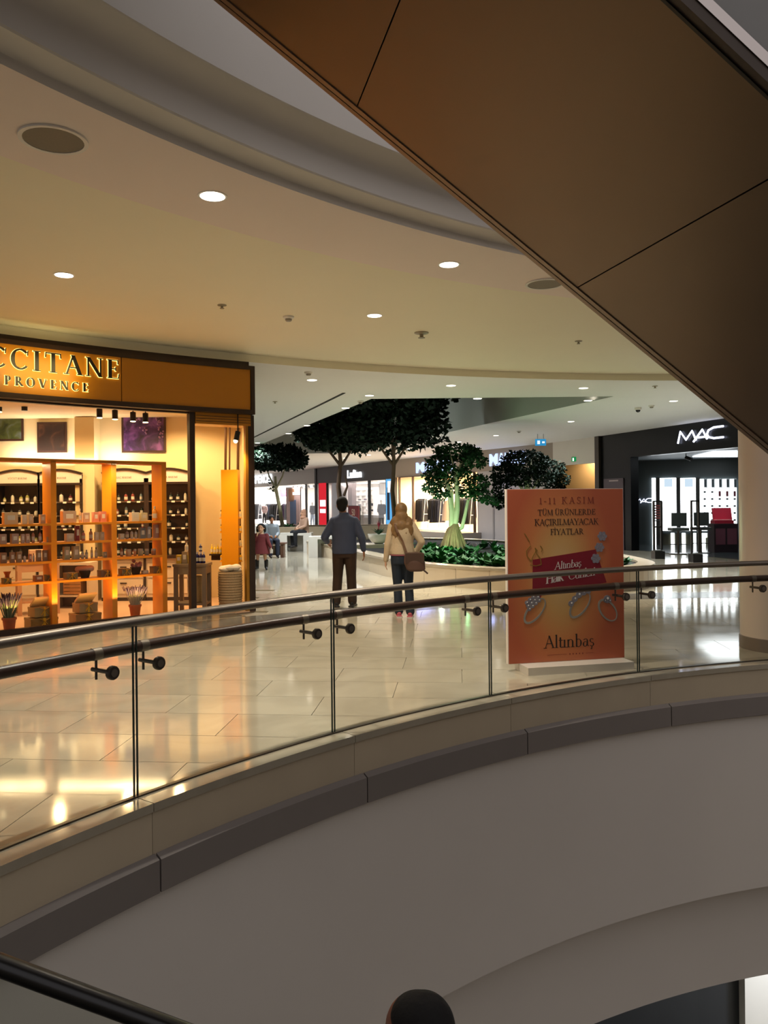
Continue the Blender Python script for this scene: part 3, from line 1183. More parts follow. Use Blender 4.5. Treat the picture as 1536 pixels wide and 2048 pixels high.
# fascias
fas = struct(FP.box(s_ms0, s_lf0, 2.94, ZS, .25, -.25).build('wall_clothing_fascia', mat('white_fascia', '#cfc9c4', 0.5)))
fas2 = struct(FP.box(s_lf0, s_lf1, 2.90, ZS, .25, -.2).build('wall_menswear_fascia', mat('charcoal_fascia', '#3b3636', 0.45)))
MB()
struct(FP.box(s_lf0 - .25, s_lf0, 0, ZS, .25, -.15).build('wall_pier', mat('dark_pier', '#2b2828', 0.5)))
M_taupe = mat('taupe_fascia', '#a99b8d', 0.5)
struct(FP.box(s_lf1, s_end, 2.98, ZS, .25, -.25).build('wall_fashion_fascia', M_taupe))
struct(FP.box(s_lf1 - .05, s_lf1 + .12, 0, 2.98, .25, -.2).build('wall_pier', mat('dark_pier', '#2b2828', 0.5)))


def shop_letters(name, text, x0, x1, y0, y1, plane, off, material, label, bold=0.0, backm=None, cat='sign'):
    """raised sans letters, each a part, filling the given region of the plane"""
    t = thing(name, label, cat, plane.pt(plane.s((x0 + x1) / 2), plane.hit((x0 + x1) / 2, y1)[1], off))
    pl = plane.shift(off)
    s0, s1 = pl.hit(x0, y0)[0], pl.hit(x1, y0)[0]
    zm = pl.hit((x0 + x1) / 2, (y0 + y1) / 2)[1]
    h = pl.hit((x0 + x1) / 2, y0)[1] - pl.hit((x0 + x1) / 2, y1)[1]
    adv = {'M': 1.15, 'm': 1.1, 'i': .45, 'f': .5, 'l': .45, ' ': .5, 'I': .5, '&': 1.0}
    tot = sum(adv.get(c, .85) for c in text)
    u = 0.0
    for c in text:
        w = adv.get(c, .85)
        if c != ' ':
            b = sans(c, 1.0, 0.0, 1.0, bold)
            xs = [p[0] for p in b.v]; ys = [p[1] for p in b.v]
            cellw = abs(s1 - s0) / tot
            wx = cellw * w * .86 / (max(xs) - min(xs))
            hy = h / .73
            sc_ = s0 + (s1 - s0) * (u + w / 2) / tot
            M = plane.M(sc_, zm - h / 2, off)
            v = [((p[0] - (max(xs) + min(xs)) / 2) * wx, p[1] * hy) for p in b.v]
            g = MB()
            n = len(v)
            g.v = [tuple(M @ Vector((p[0], p[1], 0.05))) for p in v]
            g.f = [f for f in b.f]
            # give the letter its thickness from its outline
            cnt = {}
            for f in b.f:
                for i in range(len(f)):
                    e = (f[i], f[(i + 1) % len(f)])
                    cnt[tuple(sorted(e))] = cnt.get(tuple(sorted(e)), []) + [e]
            g.v += [tuple(M @ Vector((p[0], p[1], 0.0))) for p in v]
            for k, es in cnt.items():
                if len(es) == 1:
                    a, e = es[0]
                    g.f.append((a, a + n, e + n, e))
            g.build('letter', material, t)
        u += w
    return t


M_signw = glow('white_sign_light', '#f6fbff', 1.5)
M_signb = glow('blue_white_sign_light', '#b9ceff', 1.7)
shop_letters('shop_sign', 'MARKS&SPENCER', 472, 546, 951, 967, FP, .02, M_signw, 'white lit letters of the far clothing shop sign left of the leftmost tree', 0.03)
shop_letters('shop_sign', 'Lufian', 695, 724, 939, 955, FP, .08, M_signw, 'white lit sign on the charcoal fascia between two tree trunks', 0.03)
shop_letters('shop_sign', 'MANGO', 832, 908, 921, 943, FP, .02, M_signb, 'blue-white lit sign over the warm fashion shop entrance, partly behind a tree', 0.02)
shop_letters('shop_sign', 'MANGO', 979, 1053, 904, 929, FP, .02, M_signb, 'blue-white lit sign half covered by the tree above the orange poster', 0.02)
for x in (868, 1015):
    lp = FP.pt(sx(x), 3.35, .5)
    lamp('sign_spill', 'AREA', lp, 14, (.35, .4, 1.0), 1.2, target=lp + FP.n * 3 + Vector((0, 0, -3)))

# pale glazed end of the fashion shop, its step, and the passage behind
pw = FP.box(s_mg1, s_end, 0, 2.98, .1, -.12).build('wall_fashion_glazed', mat('pale_glazed_panel', '#cbc4c4', 0.22, var=.03))
struct(pw)
FP.box(sx(985), sx(988), 0, 2.98, .02, -.02).build('panel_joint', mat('joint_grey', '#9c9696', .5), pw)
sp = struct(FP.box(s_lf1, s_mg1 + .3, 0, .28, 1.3, -.1).build('trim_3', mat('plinth_stone', '#9a8f84', 0.25)))
sp['label'] = 'stone step in front of the warm fashion shop'
bb = Plane((5.5, 36), (11, 33.0))
struct(bb.px(1085, 1215, 926, 1075, .1, 0).build('wall_passage', mat('beige_passage_wall', '#b89d72', 0.6)))
pe = FP.pt(s_end, 0, 0)
ub = Plane((6.54, 30.9), (7.55, 28.1))
struct(ub.box(-.1, 3.3, 3.0, ZS, .2, -.2).build('wall_passage_lintel', M_white))
eg = onz(1147, 1003, 0) if False else ub.pt(ub.s(1147), 3.10, .02)
ex = thing('exit_sign', 'small green exit sign on the white lintel beside the black shop', 'sign', eg)
ub.px(1143, 1151, 914, 923, .03, 0.0).build('plate', glow('exit_green', '#1f8f4e', .9), ex)
ub.px(1145, 1147.5, 916, 922, .005, 0.031).build('running_figure', M_signw, ex)
lamp('passage_lamp', 'AREA', Vector((9.0, 33.5, 3.4)), 60, WARM, 1.0, target=(9, 34, 0))

# ---------------------------------------------------------------- goods and displays in the far shops
M_iron = mat('white_rack', '#cfcac6', .4, .2)
M_cloth = [mat('dark_cloth', '#17171b', .9, var=.3, scale=8), mat('navy_cloth', '#1d2233', .9, var=.2), mat('black_cloth', '#100f10', .9), mat('plum_cloth', '#45324f', .9), mat('grey_cloth', '#55565c', .9)]


def clothes_rack(plane, off, x0, x1, ybot_z, h, label, n, mats, group):
    s0, s1 = plane.shift(off).s(x0), plane.shift(off).s(x1)
    t = thing('clothes_rack', label, 'clothes rack', plane.pt((s0 + s1) / 2, ybot_z, off), 0, group)
    fr = MB()
    for s in (s0, s1):
        for o in (-.22, .22):
            fr.tube([plane.pt(s, ybot_z, off + o), plane.pt(s, ybot_z + h, off + o * .2)], .018, 6)
        fr.tube([plane.pt(s, ybot_z + h * .45, off - .14), plane.pt(s, ybot_z + h * .45, off + .14)], .015, 6)
    fr.tube([plane.pt(s0, ybot_z + h, off), plane.pt(s1, ybot_z + h, off)], .018, 6)
    fr.build('frame', M_iron, t)
    for k in range(n):
        s = s0 + (s1 - s0) * (k + .5) / n
        g = MB()
        top, bot = ybot_z + h - .05, ybot_z + h * random.uniform(.15, .3)
        a = .11 * abs(s1 - s0) / n * 4
        a = min(a, .10)
        vs = []
        for z, w, tt in ((top, .05, a * .5), (top - .1, .21, a), (top - .5, .23, a), (bot, .25, a * 1.1)):
            for (o, q) in ((-w, -tt / 2), (w, -tt / 2), (w, tt / 2), (-w, tt / 2)):
                vs.append(plane.pt(s + q, z, off + o))
        fs = [(i * 4 + j, i * 4 + (j + 1) % 4, i * 4 + 4 + (j + 1) % 4, i * 4 + 4 + j) for i in range(3) for j in range(4)] + [(3, 2, 1, 0), (12, 13, 14, 15)]
        g.add(vs, fs)
        g.build('garment', random.choice(mats), t)
    return t


gr = 'clothes racks in the far shops'
clothes_rack(FP, -.9, 499, 520, 0, 1.65, 'white rack of black clothes in the clothing shop, nearest the yellow shop corner', 7, M_cloth[:3], gr)
clothes_rack(FP, -1.1, 533, 556, 0, 1.65, 'white rack of dark clothes in the clothing shop, beside the leftmost trunk', 7, M_cloth[:3], gr)
clothes_rack(FP, -1.6, 566, 586, 0, 1.65, 'white rack of plum clothes in the clothing shop, right of the leftmost trunk', 6, M_cloth[2:], gr)
clothes_rack(FP, -1.5, 826, 852, .28, 1.6, 'rack packed with long black coats in the warm fashion shop', 9, M_cloth[:3], gr)
clothes_rack(FP, -1.2, 862, 884, .28, 1.6, 'rack of dark jackets in the middle of the warm fashion shop', 6, M_cloth[:2], gr)
clothes_rack(FP, -1.4, 918, 946, .28, 1.6, 'rack of dark clothes at the right side of the warm fashion shop', 7, M_cloth[:3], gr)

# white coat on a stand
cs = FP.pt(FP.shift(-.7).s(900), .28, -.7)
wc = thing('coat_display', 'cream coat displayed on a stand behind the lit bonsai-like tree', 'coat', cs)
MB().loft([(cs.x, cs.y, cs.z + z, a, b) for z, a, b in ((.45, .42, .22), (.8, .38, .2), (1.25, .33, .17), (1.4, .26, .13), (1.48, .09, .08))], 16).build('coat', mat('cream_coat', '#e8cdb0', .85), wc, smooth=True)
MB().tube([cs, cs + Vector((0, 0, .5))], .02, 8).lathe([(.2, 0), (.2, .02)], cs, 14).build('stand', M_black, wc)


def lightbox(plane, off, x0, x1, y0, y1, color, strength, label, name='lightbox', cat='poster', fr=M_black):
    s0 = plane.shift(off).s((x0 + x1) / 2)
    z = plane.shift(off).hit((x0 + x1) / 2, y1)[1]
    t = thing(name, label, cat, plane.pt(s0, z, off))
    plane.px(x0 - .8, x1 + .8, y0 - .8, y1 + .8, .08, off - .09).build('frame', fr, t)
    plane.px(x0, x1, y0, y1, .02, off).build('face', glow('lit_' + color.strip('#'), color, strength) if strength else mat('print_' + color.strip('#'), color, .5, var=.2, scale=3), t)
    return t


lb = lightbox(FP, .06, 638, 652, 966, 1052, '#d02a34', 1.1, 'tall red lit panel with white print at the edge of the charcoal shop')
FP.px(640, 651, 1000, 1013, .01, .083).build('print', M_signw, lb)
FP.px(640, 651, 1018, 1026, .01, .083).build('print', M_signw, lb)
lb = lightbox(FP, .06, 772, 783, 958, 1052, '#5fa8dd', 1.2, 'tall blue lit picture panel at the right edge of the charcoal shop')
FP.px(774, 779, 975, 1040, .01, .083).build('print', mat('blue_print', '#1d2f52', .6), lb)
FP.px(775, 782, 962, 985, .01, .083).build('print', M_signw, lb)
lb = lightbox(FP, .02, 697, 718, 1012, 1050, '#7c2226', 0, 'dark red sale board reading 50 in the charcoal shop window', fr=M_black)
b50 = sans('50', 1.0, 0.0)
Mt = FP.M(FP.s(707.5), FP.hit(707, 1031)[1], .045)
k5 = .48
g = MB()
g.v = [tuple(Mt @ Vector((p[0] * k5, p[1] * k5 * 1.15, 0))) for p in b50.v]
g.f = b50.f
g.build('digits', mat('cream_print', '#e9d8c4', .6), lb)
lb = lightbox(FP, -.3, 573, 600, 975, 1052, '#c9a9a4', 0, 'tall printed picture of a figure in jeans in the clothing shop window')
b = FP.px(577, 588, 978, 1003, .01, -.279)
b.build('print', mat('print_skin', '#b9835f', .7), lb)
FP.px(580, 592, 1000, 1048, .01, -.279).build('print', mat('print_denim', '#5b6f92', .7), lb)
FP.px(585, 600, 984, 990, .01, -.279).build('print', M_signw, lb)
lightbox(FP, -2.5, 562, 572, 980, 992, '#a3476a', 0, 'small square pink picture on the back wall of the clothing shop')

# shop windows, mullions and the furniture behind them
win = FP.box(sx(602), sx(630), 0, 2.94, .02, -.2).build('window_2', M_pane)
struct(win)['label'] = 'glass pane at the right end of the clothing shop'
for x0, x1 in ((610.5, 613.5),):
    FP.px(x0, x1, 966, 1068, .06, -.2).build('mullion', M_black, win)
win = struct(FP.box(sx(655), sx(771), 0, 2.9, .02, -.12).build('window_3', M_pane))
win['label'] = 'glass shop window of the charcoal menswear shop'
FP.px(736, 740, 960, 1074, .08, -.1).build('mullion', M_black, win)
FP.px(652, 656, 965, 1074, .08, -.1).build('mullion', M_black, win)
win = struct(FP.box(sx(801), sx(950), 2.94, 2.98, .06, .0).build('window_4', mat('bronze_frame', '#55453a', .4, .5)))
win['label'] = 'bronze entrance frame of the warm fashion shop'
for x in (801, 828, 951):
    FP.box(sx(x) - .04, sx(x) + .04, .28, 2.96, .1, 0).build('jamb', MATS['bronze_frame'], win)
pp = FP.px(663, 694, 960, 1060, .05, -.9).build('shop_partition', mat('grey_partition', '#b5a9a6', .6), None)
tag(pp, 'pale grey partition wall inside the charcoal menswear shop', 'partition')
pp = FP.px(694, 704, 958, 1060, .3, -1.6).build('shop_partition', mat('brown_partition', '#463736', .6), None)
tag(pp, 'dark brown partition panel inside the charcoal menswear shop', 'partition')
# white shelving in the menswear shop
sh0, sh1 = FP.shift(-2.6).s(716), FP.shift(-2.6).s(752)
shl = thing('shelving', 'white wall shelving with folded clothes in the charcoal shop', 'shelf', FP.pt((sh0 + sh1) / 2, 0, -2.6))
for z in (.7, 1.05, 1.4, 1.75, 2.1, 2.45):
    FP.box(sh0, sh1, z, z + .04, .4, -2.8).build('board', M_iron, shl)
for k in range(4):
    s = sh0 + (sh1 - sh0) * k / 3
    FP.box(s - .02, s + .02, 0, 2.6, .4, -2.8).build('upright', M_iron, shl)
for z in (.74, 1.09, 1.44, 1.79):
    for k in range(3):
        s = sh0 + (sh1 - sh0) * (k + .5) / 3
        w = tag(FP.box(s - .13, s + .13, z, z + random.uniform(.08, .2), .3, -2.75).build('folded_clothes', random.choice(M_cloth[1:] + [M_iron])),
                '%s pile of folded clothes on the %s board of the white shelving' % (['left', 'middle', 'right'][k], {.74: 'lowest', 1.09: 'second', 1.44: 'third', 1.79: 'fourth'}[z]), 'clothes', 'folded clothes on the white shelving')
cn = FP.px(718, 765, 1030, 1062, .5, -1.6).build('shop_counter', M_iron)
tag(cn, 'white counter standing inside the charcoal menswear shop', 'counter')
lightbox(FP, -2.2, 759, 770, 966, 988, '#d9d4d0', 0, 'framed black and white picture in the charcoal shop')
lightbox(FP, -4.9, 805, 815, 974, 985, '#a98f78', 0, 'upper small picture on the warm fashion shop wall', fr=M_iron)
lightbox(FP, -4.9, 805, 815, 989, 1001, '#a98f78', 0, 'lower small picture on the warm fashion shop wall', fr=M_iron)
# ceiling spots of the clothing shop
for k, x in enumerate((587, 595, 604, 617, 627)):
    p = FP.pt(FP.shift(-.5).s(x), 2.86, -.5)
    o = thing('track_spotlight', '%s small black spotlight from the left in the clothing shop window' % ['first', 'second', 'third', 'fourth', 'fifth'][k], 'spotlight', p, 0, 'spotlights in the clothing shop window')
    MB().tube([p, p + Vector((.05, -.06, -.16))], .06, 10).build('head', M_black, o)
    MB().tube([p, p + Vector((0, 0, .1))], .012, 6).build('stem', M_black, o)

# ---------------------------------------------------------------- black cosmetics shop on the right
MP = Plane((7.55, 28.1), (9.6, 21.7))
M_blk = mat('gloss_black', '#07080a', 0.3, spec=.3)
mt, mb = MP.hit(1330, 860)[1], MP.hit(1360, 905)[1]
s0, s1 = MP.s(1196), MP.s(1475)
sA = MP.s(1262)
struct(MP.box(s0, s1 + 1.5, mb, ZS, .3, -.3).build('wall_cosmetics_fascia', M_blk))['label'] = 'black fascia of the cosmetics shop'
wl = struct(MP.box(s0, sA, 0, mb, .3, -.3).build('wall_cosmetics_pier', M_blk))
MP.px(1190, 1198, 872, 1120, .1, .0).build('edge_post', M_dsteel, wl)
MP.px(1208, 1247, 957, 1105, .03, .0).build('print_panel', mat('mauve_print', '#584a52', .3), wl)
MP.px(1218, 1236, 960, 963, .01, .03).build('print_line', mat('pale_print', '#b8a7a9', .5), wl)
bw = Plane((8.35, 30.2), (12.9, 28.6))
M_bwall = mat('charcoal_shop_wall', '#3a4244', 0.35)
wl = struct(bw.box(bw.s(1206), 6, 0, mb + .9, .1, -.15).build('wall_cosmetics_back', M_bwall))
zc = mb + .05
ca = [MP.pt(s0, zc, -.3), MP.pt(s1 + 1.5, zc, -.3), bw.pt(6, zc), bw.pt(bw.s(1206), zc)]
MB().add(ca, [(0, 1, 2, 3)]).build('shop_ceiling', mat('shop_ceiling_grey', '#4b5255', .6), wl)
MB().add([Vector((p.x, p.y, .006)) for p in ca], [(0, 1, 2, 3)]).build('shop_floor', mat('dark_gloss_floor', '#4d5355', .12), wl)
rs = ca[1]
MB().add([rs, ca[2], Vector((ca[2].x, ca[2].y, 0)), Vector((rs.x, rs.y, 0))], [(0, 1, 2, 3)]).build('partition', M_bwall, wl)
M_lb = glow('white_lightwall', '#f4fbff', 4.5, True)
M_lb2 = glow('blue_white_lightwall', '#c8dcec', 1.1)
mw = thing('lit_display_wall', 'wall of tall white light panels inside the black cosmetics shop', 'display wall', bw.pt(bw.s(1385), 0, .05))
for x0, x1 in ((1304, 1312), (1320, 1353), (1361, 1392)):
    bw.px(x0, x1, 956, 1094 if x0 < 1310 else 1062, .04, .0).build('light_panel', M_lb, mw)
for x0, x1 in ((1328, 1345), (1369, 1386)):
    bw.px(x0, x1, 957, 974, .02, .041).build('panel_top', M_lb2, mw)
for x0, x1 in ((1312, 1320), (1353, 1361), (1392, 1400)):
    bw.px(x0, x1, 955, 1093, .09, .0).build('post', mat('dark_post', '#3c3d3c', .4), mw)
for k in range(5):
    x0 = 1400 + k * 15
    bw.px(x0, x0 + 13.5, 958, 1075, .04, .0).build('light_panel', M_lb, mw)
    bw.px(x0 + 8, x0 + 13, 958, 975, .02, .041).build('panel_top', mat('grey_wedge', '#6a7680', .5), mw)
    for j in range(6):
        y = 982 + j * 14
        bw.px(x0 + 7, x0 + 12, y, y + (11 if j == 0 and k > 1 else 4), .02, .042).build('product_row', mat('rose_print' if j == 0 and k > 1 else 'grey_print', '#a04a58' if j == 0 and k > 1 else '#777b7e', .5), mw)
for x0 in (1342, 1364, 1387, 1404, 1418):
    bw.px(x0, x0 + 7, 1066, 1092, .05, .0).build('light_panel', M_lb, mw)
bw.px(1322, 1425, 1062, 1066, .3, .0).build('counter_ledge', mat('grey_ledge', '#7d8588', .3), mw)
bw.px(1312, 1430, 1068, 1092, .02, .0).build('lower_panel', mat('khaki_panel', '#5d5a4a', .4), mw)
cp = thing('ceiling_light_panel', 'bright white ceiling panel inside the black cosmetics shop', 'ceiling light', MP.pt(MP.s(1440), zc - .06, -2.0))
q0 = onz(1395, 914, zc - .05)
q = [onz(1385, 914, zc - .05), onz(1475, 914, zc - .05), onz(1475, 903.5, zc - .05), onz(1425, 904.5, zc - .05)]
MB().add(q + [p + Vector((0, 0, .03)) for p in q], [(0, 1, 2, 3), (7, 6, 5, 4), (0, 4, 5, 1), (1, 5, 6, 2), (2, 6, 7, 3), (3, 7, 4, 0)]).build('diffuser', M_lb, cp)
sp_ = onz(1372, 915, zc - .12)
o = thing('track_spotlight', 'black spotlight on the ceiling of the cosmetics shop', 'spotlight', sp_)
MB().tube([sp_, sp_ + Vector((.1, -.2, -.08))], .06, 10).build('head', M_black, o)
MB().tube([sp_, sp_ + Vector((0, 0, .15))], .015, 6).build('stem', M_black, o)


def stroke_sign(name, label, plane, off, x0, x1, y0, y1, material, slant=0.0):
    """stylised three-letter sign drawn with round strokes; each letter a part"""
    t = thing(name, label, 'sign', plane.pt(plane.s((x0 + x1) / 2), plane.hit((x0 + x1) / 2, y1)[1], off))
    pl = plane.shift(off)
    L = {'M': [[(0, 0), (.06, 1), (.19, .25), (.33, .95), (.42, .12)]], 'A': [[(.36, 0), (.56, .95), (.66, .12)], [(.45, .32), (.62, .32)]],
         'C': [[(1.0, 1.0), (.80, 1.0), (.69, .82), (.66, .52), (.69, .26), (.80, .12), (1.0, .12)]]}
    w = abs(pl.s(x1) - pl.s(x0))
    h = pl.hit((x0 + x1) / 2, y0)[1] - pl.hit((x0 + x1) / 2, y1)[1]
    z0 = pl.hit((x0 + x1) / 2, y1)[1]
    for k, strokes in L.items():
        b = MB()
        for st_ in strokes:
            pts = [plane.pt(pl.s(x0) + (pl.s(x1) - pl.s(x0)) * u, z0 + h * v, off) for u, v in st_]
            b.tube(pts, h * .085, 8)
        b.build('letter', material, t, smooth=True)
    return t


M_mac = glow('cool_sign_light', '#dfe4ff', 3.0)
stroke_sign('shop_sign', 'large white lit sign on the black fascia of the cosmetics shop', MP, .05, 1357, 1448, 858, 882, M_mac)
stroke_sign('shop_sign', 'small white lit sign on the dark inner wall of the cosmetics shop', bw, .06, 1268, 1304, 997, 1006, M_mac)

# security gates
for k, (x, y, lab) in enumerate([(1316, 1117, 'black anti-theft gate at the left of the cosmetics shop entrance'), (1391, 1124, 'black anti-theft gate in the middle of the cosmetics shop entrance')]):
    p = onz(x, y, 0)
    g = thing('security_gate', lab, 'security gate', p)
    gw = 17 / 2 / FPX * p.y
    gh = 1.55
    MB().box(p + Vector((0, 0, .11)), (gw * 2.3, .35, .22)).build('base', M_black, g)
    fr = MB()
    for s in (-1, 1):
        fr.box(p + Vector((s * gw * .85, 0, gh / 2 + .1)), (.04, .06, gh))
    fr.box(p + Vector((0, 0, gh + .08)), (gw * 1.7, .06, .04)).box(p + Vector((0, 0, .9)), (gw * 1.7, .05, .04))
    fr.build('frame', M_black, g)
    MB().box(p + Vector((0, 0, .235)), (gw * 1.8, .25, .02)).build('top_plate', mat('gate_plate', '#8d8f86', .3, .5), g)
# make-up chairs and trolley
for k, (x, y, lab) in enumerate([(1357, 1108, 'dark make-up chair left of the middle anti-theft gate'), (1402, 1106, 'dark make-up chair right of the middle anti-theft gate')]):
    p = onz(x, y, 0)
    c = thing('makeup_chair', lab, 'chair', p)
    MB().tube([p + Vector((0, 0, .02)), p + Vector((0, 0, .72))], .035, 8).lathe([(.28, 0), (.28, .025), (.05, .04)], p, 18).build('pedestal', M_dsteel, c)
    MB().box(p + Vector((0, 0, .76)), (.5, .45, .09)).build('seat', mat('grey_leather', '#4f5656', .4), c)
    MB().box(p + Vector((.1, .2, 1.05)), (.46, .07, .42)).build('backrest', MATS['grey_leather'], c)
    MB().tube([p + Vector((-.26, 0, .3)), p + Vector((.26, 0, .3))], .015, 6).build('footrest', M_dsteel, c)
p = onz(1446, 1104, 0)
tr = thing('makeup_display', 'dark product trolley with an open bright pink case on top', 'display', p)
MB().box(p + Vector((0, 0, .45)), (.75, .5, .9)).build('cabinet', mat('dark_mauve', '#3b2a33', .4), tr)
for s in (-1, 1):
    MB().box(p + Vector((s * .18, -.255, .5)), (.3, .02, .5)).build('drawer', mat('rose_drawer', '#8a5365', .4), tr)
cs = tag(MB().box(p + Vector((0, .05, .95)), (.6, .35, .1)).box(p + Vector((.06, .2, 1.18)), (.6, .06, .42), 0, Matrix.Rotation(-.25, 4, 'X')).build('makeup_case', mat('pink_case', '#d4354d', .4)), 'open bright pink make-up case on the dark trolley', 'case')
MB().box(p + Vector((0, .02, 1.01)), (.5, .25, .03)).build('palette', mat('palette_pink', '#f0a3a8', .5), cs)
# slim product stand at the left of the light wall
p = bw.pt(bw.s(1315), 0, .5)
stn = thing('product_stand', 'slim black product stand beside the lit cosmetics wall', 'stand', p)
MB().box(p + Vector((0, 0, .9)), (.3, .2, .03)).box(p + Vector((-.14, 0, .8)), (.03, .2, 1.6)).box(p + Vector((.14, 0, .8)), (.03, .2, 1.6)).box(p + Vector((0, 0, 1.6)), (.3, .2, .03)).build('frame', M_black, stn)
for k in range(6):
    MB().box(p + Vector((0, -.05, 1.0 + k * .09)), (.22, .1, .05)).build('product_tray', mat('coral_tray', '#b0584f', .5), stn)
# ---------------------------------------------------------------- yellow cosmetics shop on the left
M_amber = mat('amber_sign_panel', '#b9790f', 0.38, var=.04, scale=2)
M_brown = mat('dark_brown_frame', '#2e1c10', 0.4)
M_cream = mat('cream_shop_wall', '#ead3a4', 0.6, var=.03, scale=1)
M_orange = mat('orange_lacquer', '#ee9410', 0.35)
M_letter = mat('dark_sign_letter', '#17130b', 0.35)
M_halo = glow('letter_halo', '#ffdf7a', 3.4)
aL = ang(circ(-300, RF))
aM = ang(circ(385, RF, 1100))
RS = RF - 0.16
aS = ang(circ(508, RS, 780))
ZT, ZB = 3.82, 3.07


def offset_poly(q, d):
    ar = sum(q[i][0] * q[(i + 1) % len(q)][1] - q[(i + 1) % len(q)][0] * q[i][1] for i in range(len(q)))
    if ar < 0:
        q = list(reversed(q))
    n = len(q)
    out = []
    for i in range(n):
        p, c, s = Vector(q[i - 1]), Vector(q[i]), Vector(q[(i + 1) % n])
        e1, e2 = (c - p), (s - c)
        if e1.length < 1e-6 or e2.length < 1e-6:
            out.append(tuple(c)); continue
        e1.normalize(); e2.normalize()
        n1, n2 = Vector((e1.y, -e1.x)), Vector((e2.y, -e2.x))
        k = max(1 + n1.dot(n2), .35)
        out.append(tuple(c + (n1 + n2) * (d / k)))
    return out


sign = thing('shop_sign', 'long amber shop sign with dark backlit serif lettering over the shop window', 'sign', pol(RS, aS, ZB))
aj = ang(circ(243, RS, 760))
cuts = [aS + .0035, aj, aj + .145, aj + .29]
for i in range(3):
    MB().arcbox(RS, RS + .14, ZB + .07, ZT - .06, cuts[i] + .0004, cuts[i + 1] - .0004, 12).build('sign_panel', M_amber, sign)
MB().arcbox(RS - .02, RS + .2, ZT - .06, ZT, aS, cuts[3], 40).build('frame_bar', M_brown, sign)
MB().arcbox(RS - .02, RS + .2, ZB, ZB + .07, aS, cuts[3], 40).build('frame_bar', M_brown, sign)
MB().arcbox(RS - .02, RS + .2, ZB, ZT, aS - .0005, aS + .0035, 2).build('frame_bar', M_brown, sign)


def curved_text(text, height, a_right, z, track, T, parent, vis=True):
    chars, w = set_text(text, height, track, T, .085)
    for ch, polys in chars:
        xs = [p[0] for q in polys for p in q]
        xm = (min(xs) + max(xs)) / 2
        a = a_right + (w - xm) / RS
        base = pol(RS, a, z)
        tx = Vector((math.sin(a), -math.cos(a), 0))
        M = frame_on(base, tx)
        pq = [[(x - xm, y) for x, y in q] for q in polys]
        l = flat(pq, M, .012, .018).build('letter', M_letter, parent)
        flat([offset_poly(q, .0035) for q in pq], M, .008, .008).build('halo', M_halo, l)


curved_text("L'OCCITANE", .262, ang(circ(239, RS, 750)), 3.45, .15, .19, sign)
curved_text("EN PROVENCE", .118, ang(circ(177, RS, 780)), 3.235, .35, .24, sign)
lamp('sign_panel_fill', 'AREA', pol(RS - .25, aj + .07, 3.45), 5, (1, .75, .3), 1.0, target=pol(RS, aj + .07, 3.45), size_y=.4)  # added lamp without a fixture, brightens the sign panel around the letters

# shell of the shop
BY = 14.35
back = Plane((-10, BY), (-2, BY))
sh = MB()
sh.add([Vector((-12, BY, 0)), Vector((-2.5, BY, 0)), Vector((-2.5, BY, 3.3)), Vector((-12, BY, 3.3))], [(0, 1, 2, 3)])
wb = struct(sh.build('wall_shop_back', M_cream))
c1 = pol(RF + .06, SC_A + .004)
c2_ = Vector((-2.56, BY, 0))
struct(MB().add([c2_, c1, c1 + Vector((0, 0, 3.3)), c2_ + Vector((0, 0, 3.3))], [(0, 1, 2, 3)]).build('wall_shop_side', M_cream))
out_c = pol(RF + .07, SC_A + .002)
struct(MB().add([Vector((-3.0, 16.8, 0)), out_c, out_c + Vector((0, 0, ZS)), Vector((-3.0, 16.8, ZS))], [(0, 1, 2, 3)]).build('wall_shop_outer', mat('dark_shop_side', '#3b2a18', .5)))
lp_ = pol(RF, aL)
struct(MB().add([lp_, Vector((-12, BY, 0)), Vector((-12, BY, 3.3)), lp_ + Vector((0, 0, 3.3))], [(0, 1, 2, 3)]).build('wall_shop_left', M_cream))
arc_pts = [pol(RF - .03, SC_A + (aL - SC_A) * k / 30) for k in range(31)]
poly = [(p.x, p.y) for p in arc_pts] + [(-12, BY), (-2.54, BY)]
struct(MB().prism(poly, -.01, .012).build('floor_shop', mat('pink_stone_shop_floor', '#d9b292', .3, var=.05)))
struct(MB().prism([(p.x, p.y) for p in [pol(RF + .02, SC_A + (aL - SC_A) * k / 30) for k in range(31)]] + [(-12, BY), (-2.54, BY)], 3.25, 3.3).build('ceiling_shop', M_cream))
struct(MB().arcbox(RF - .01, RF + .08, 3.05, ZS, SC_A + .002, aL, 30).build('wall_shop_lintel', M_brown))
# shallow pier on the back wall
struct(MB().box((at(172, 1000, 14.1).x, 14.2, 1.62), (.34, .3, 3.24)).build('wall_shop_pier', M_cream))
# glazing
ajg = ang(circ(147, RF, 1000))
for k, (b0, b1) in enumerate(((aM + .0025, ajg - .0004), (ajg + .0004, aL))):
    w = struct(MB().revolve([(RF, .09), (RF, 3.06)], b0, b1, 16).build('window_%d' % (k + 5), M_pane))
    w['label'] = 'curved glass pane of the yellow cosmetics shop'
struct(MB().arcbox(RF - .03, RF + .05, 0, .09, aM, aL, 40).build('baseboard_shop_window', M_brown))
dr = struct(MB().arcbox(RF - .04, RF + .06, 0, 3.07, aM - .0026, aM + .0026, 2).build('door_1', M_brown))
dr['label'] = 'dark brown entrance frame of the yellow cosmetics shop'
MB().arcbox(RF - .04, RF + .06, 0, 3.07, SC_A - .002, SC_A + .004, 2).build('post', M_brown, dr)
MB().arcbox(RF - .03, RF + .05, 0, 3.0, SC_A + .004, SC_A + .0068, 2).build('post_lining', mat('amber_trim', '#a8741c', .35, .2), dr)
MB().arcbox(RF - .06, RF + .3, 2.90, 3.07, SC_A + .002, aM - .003, 10).build('shutter_box', M_amber, dr)
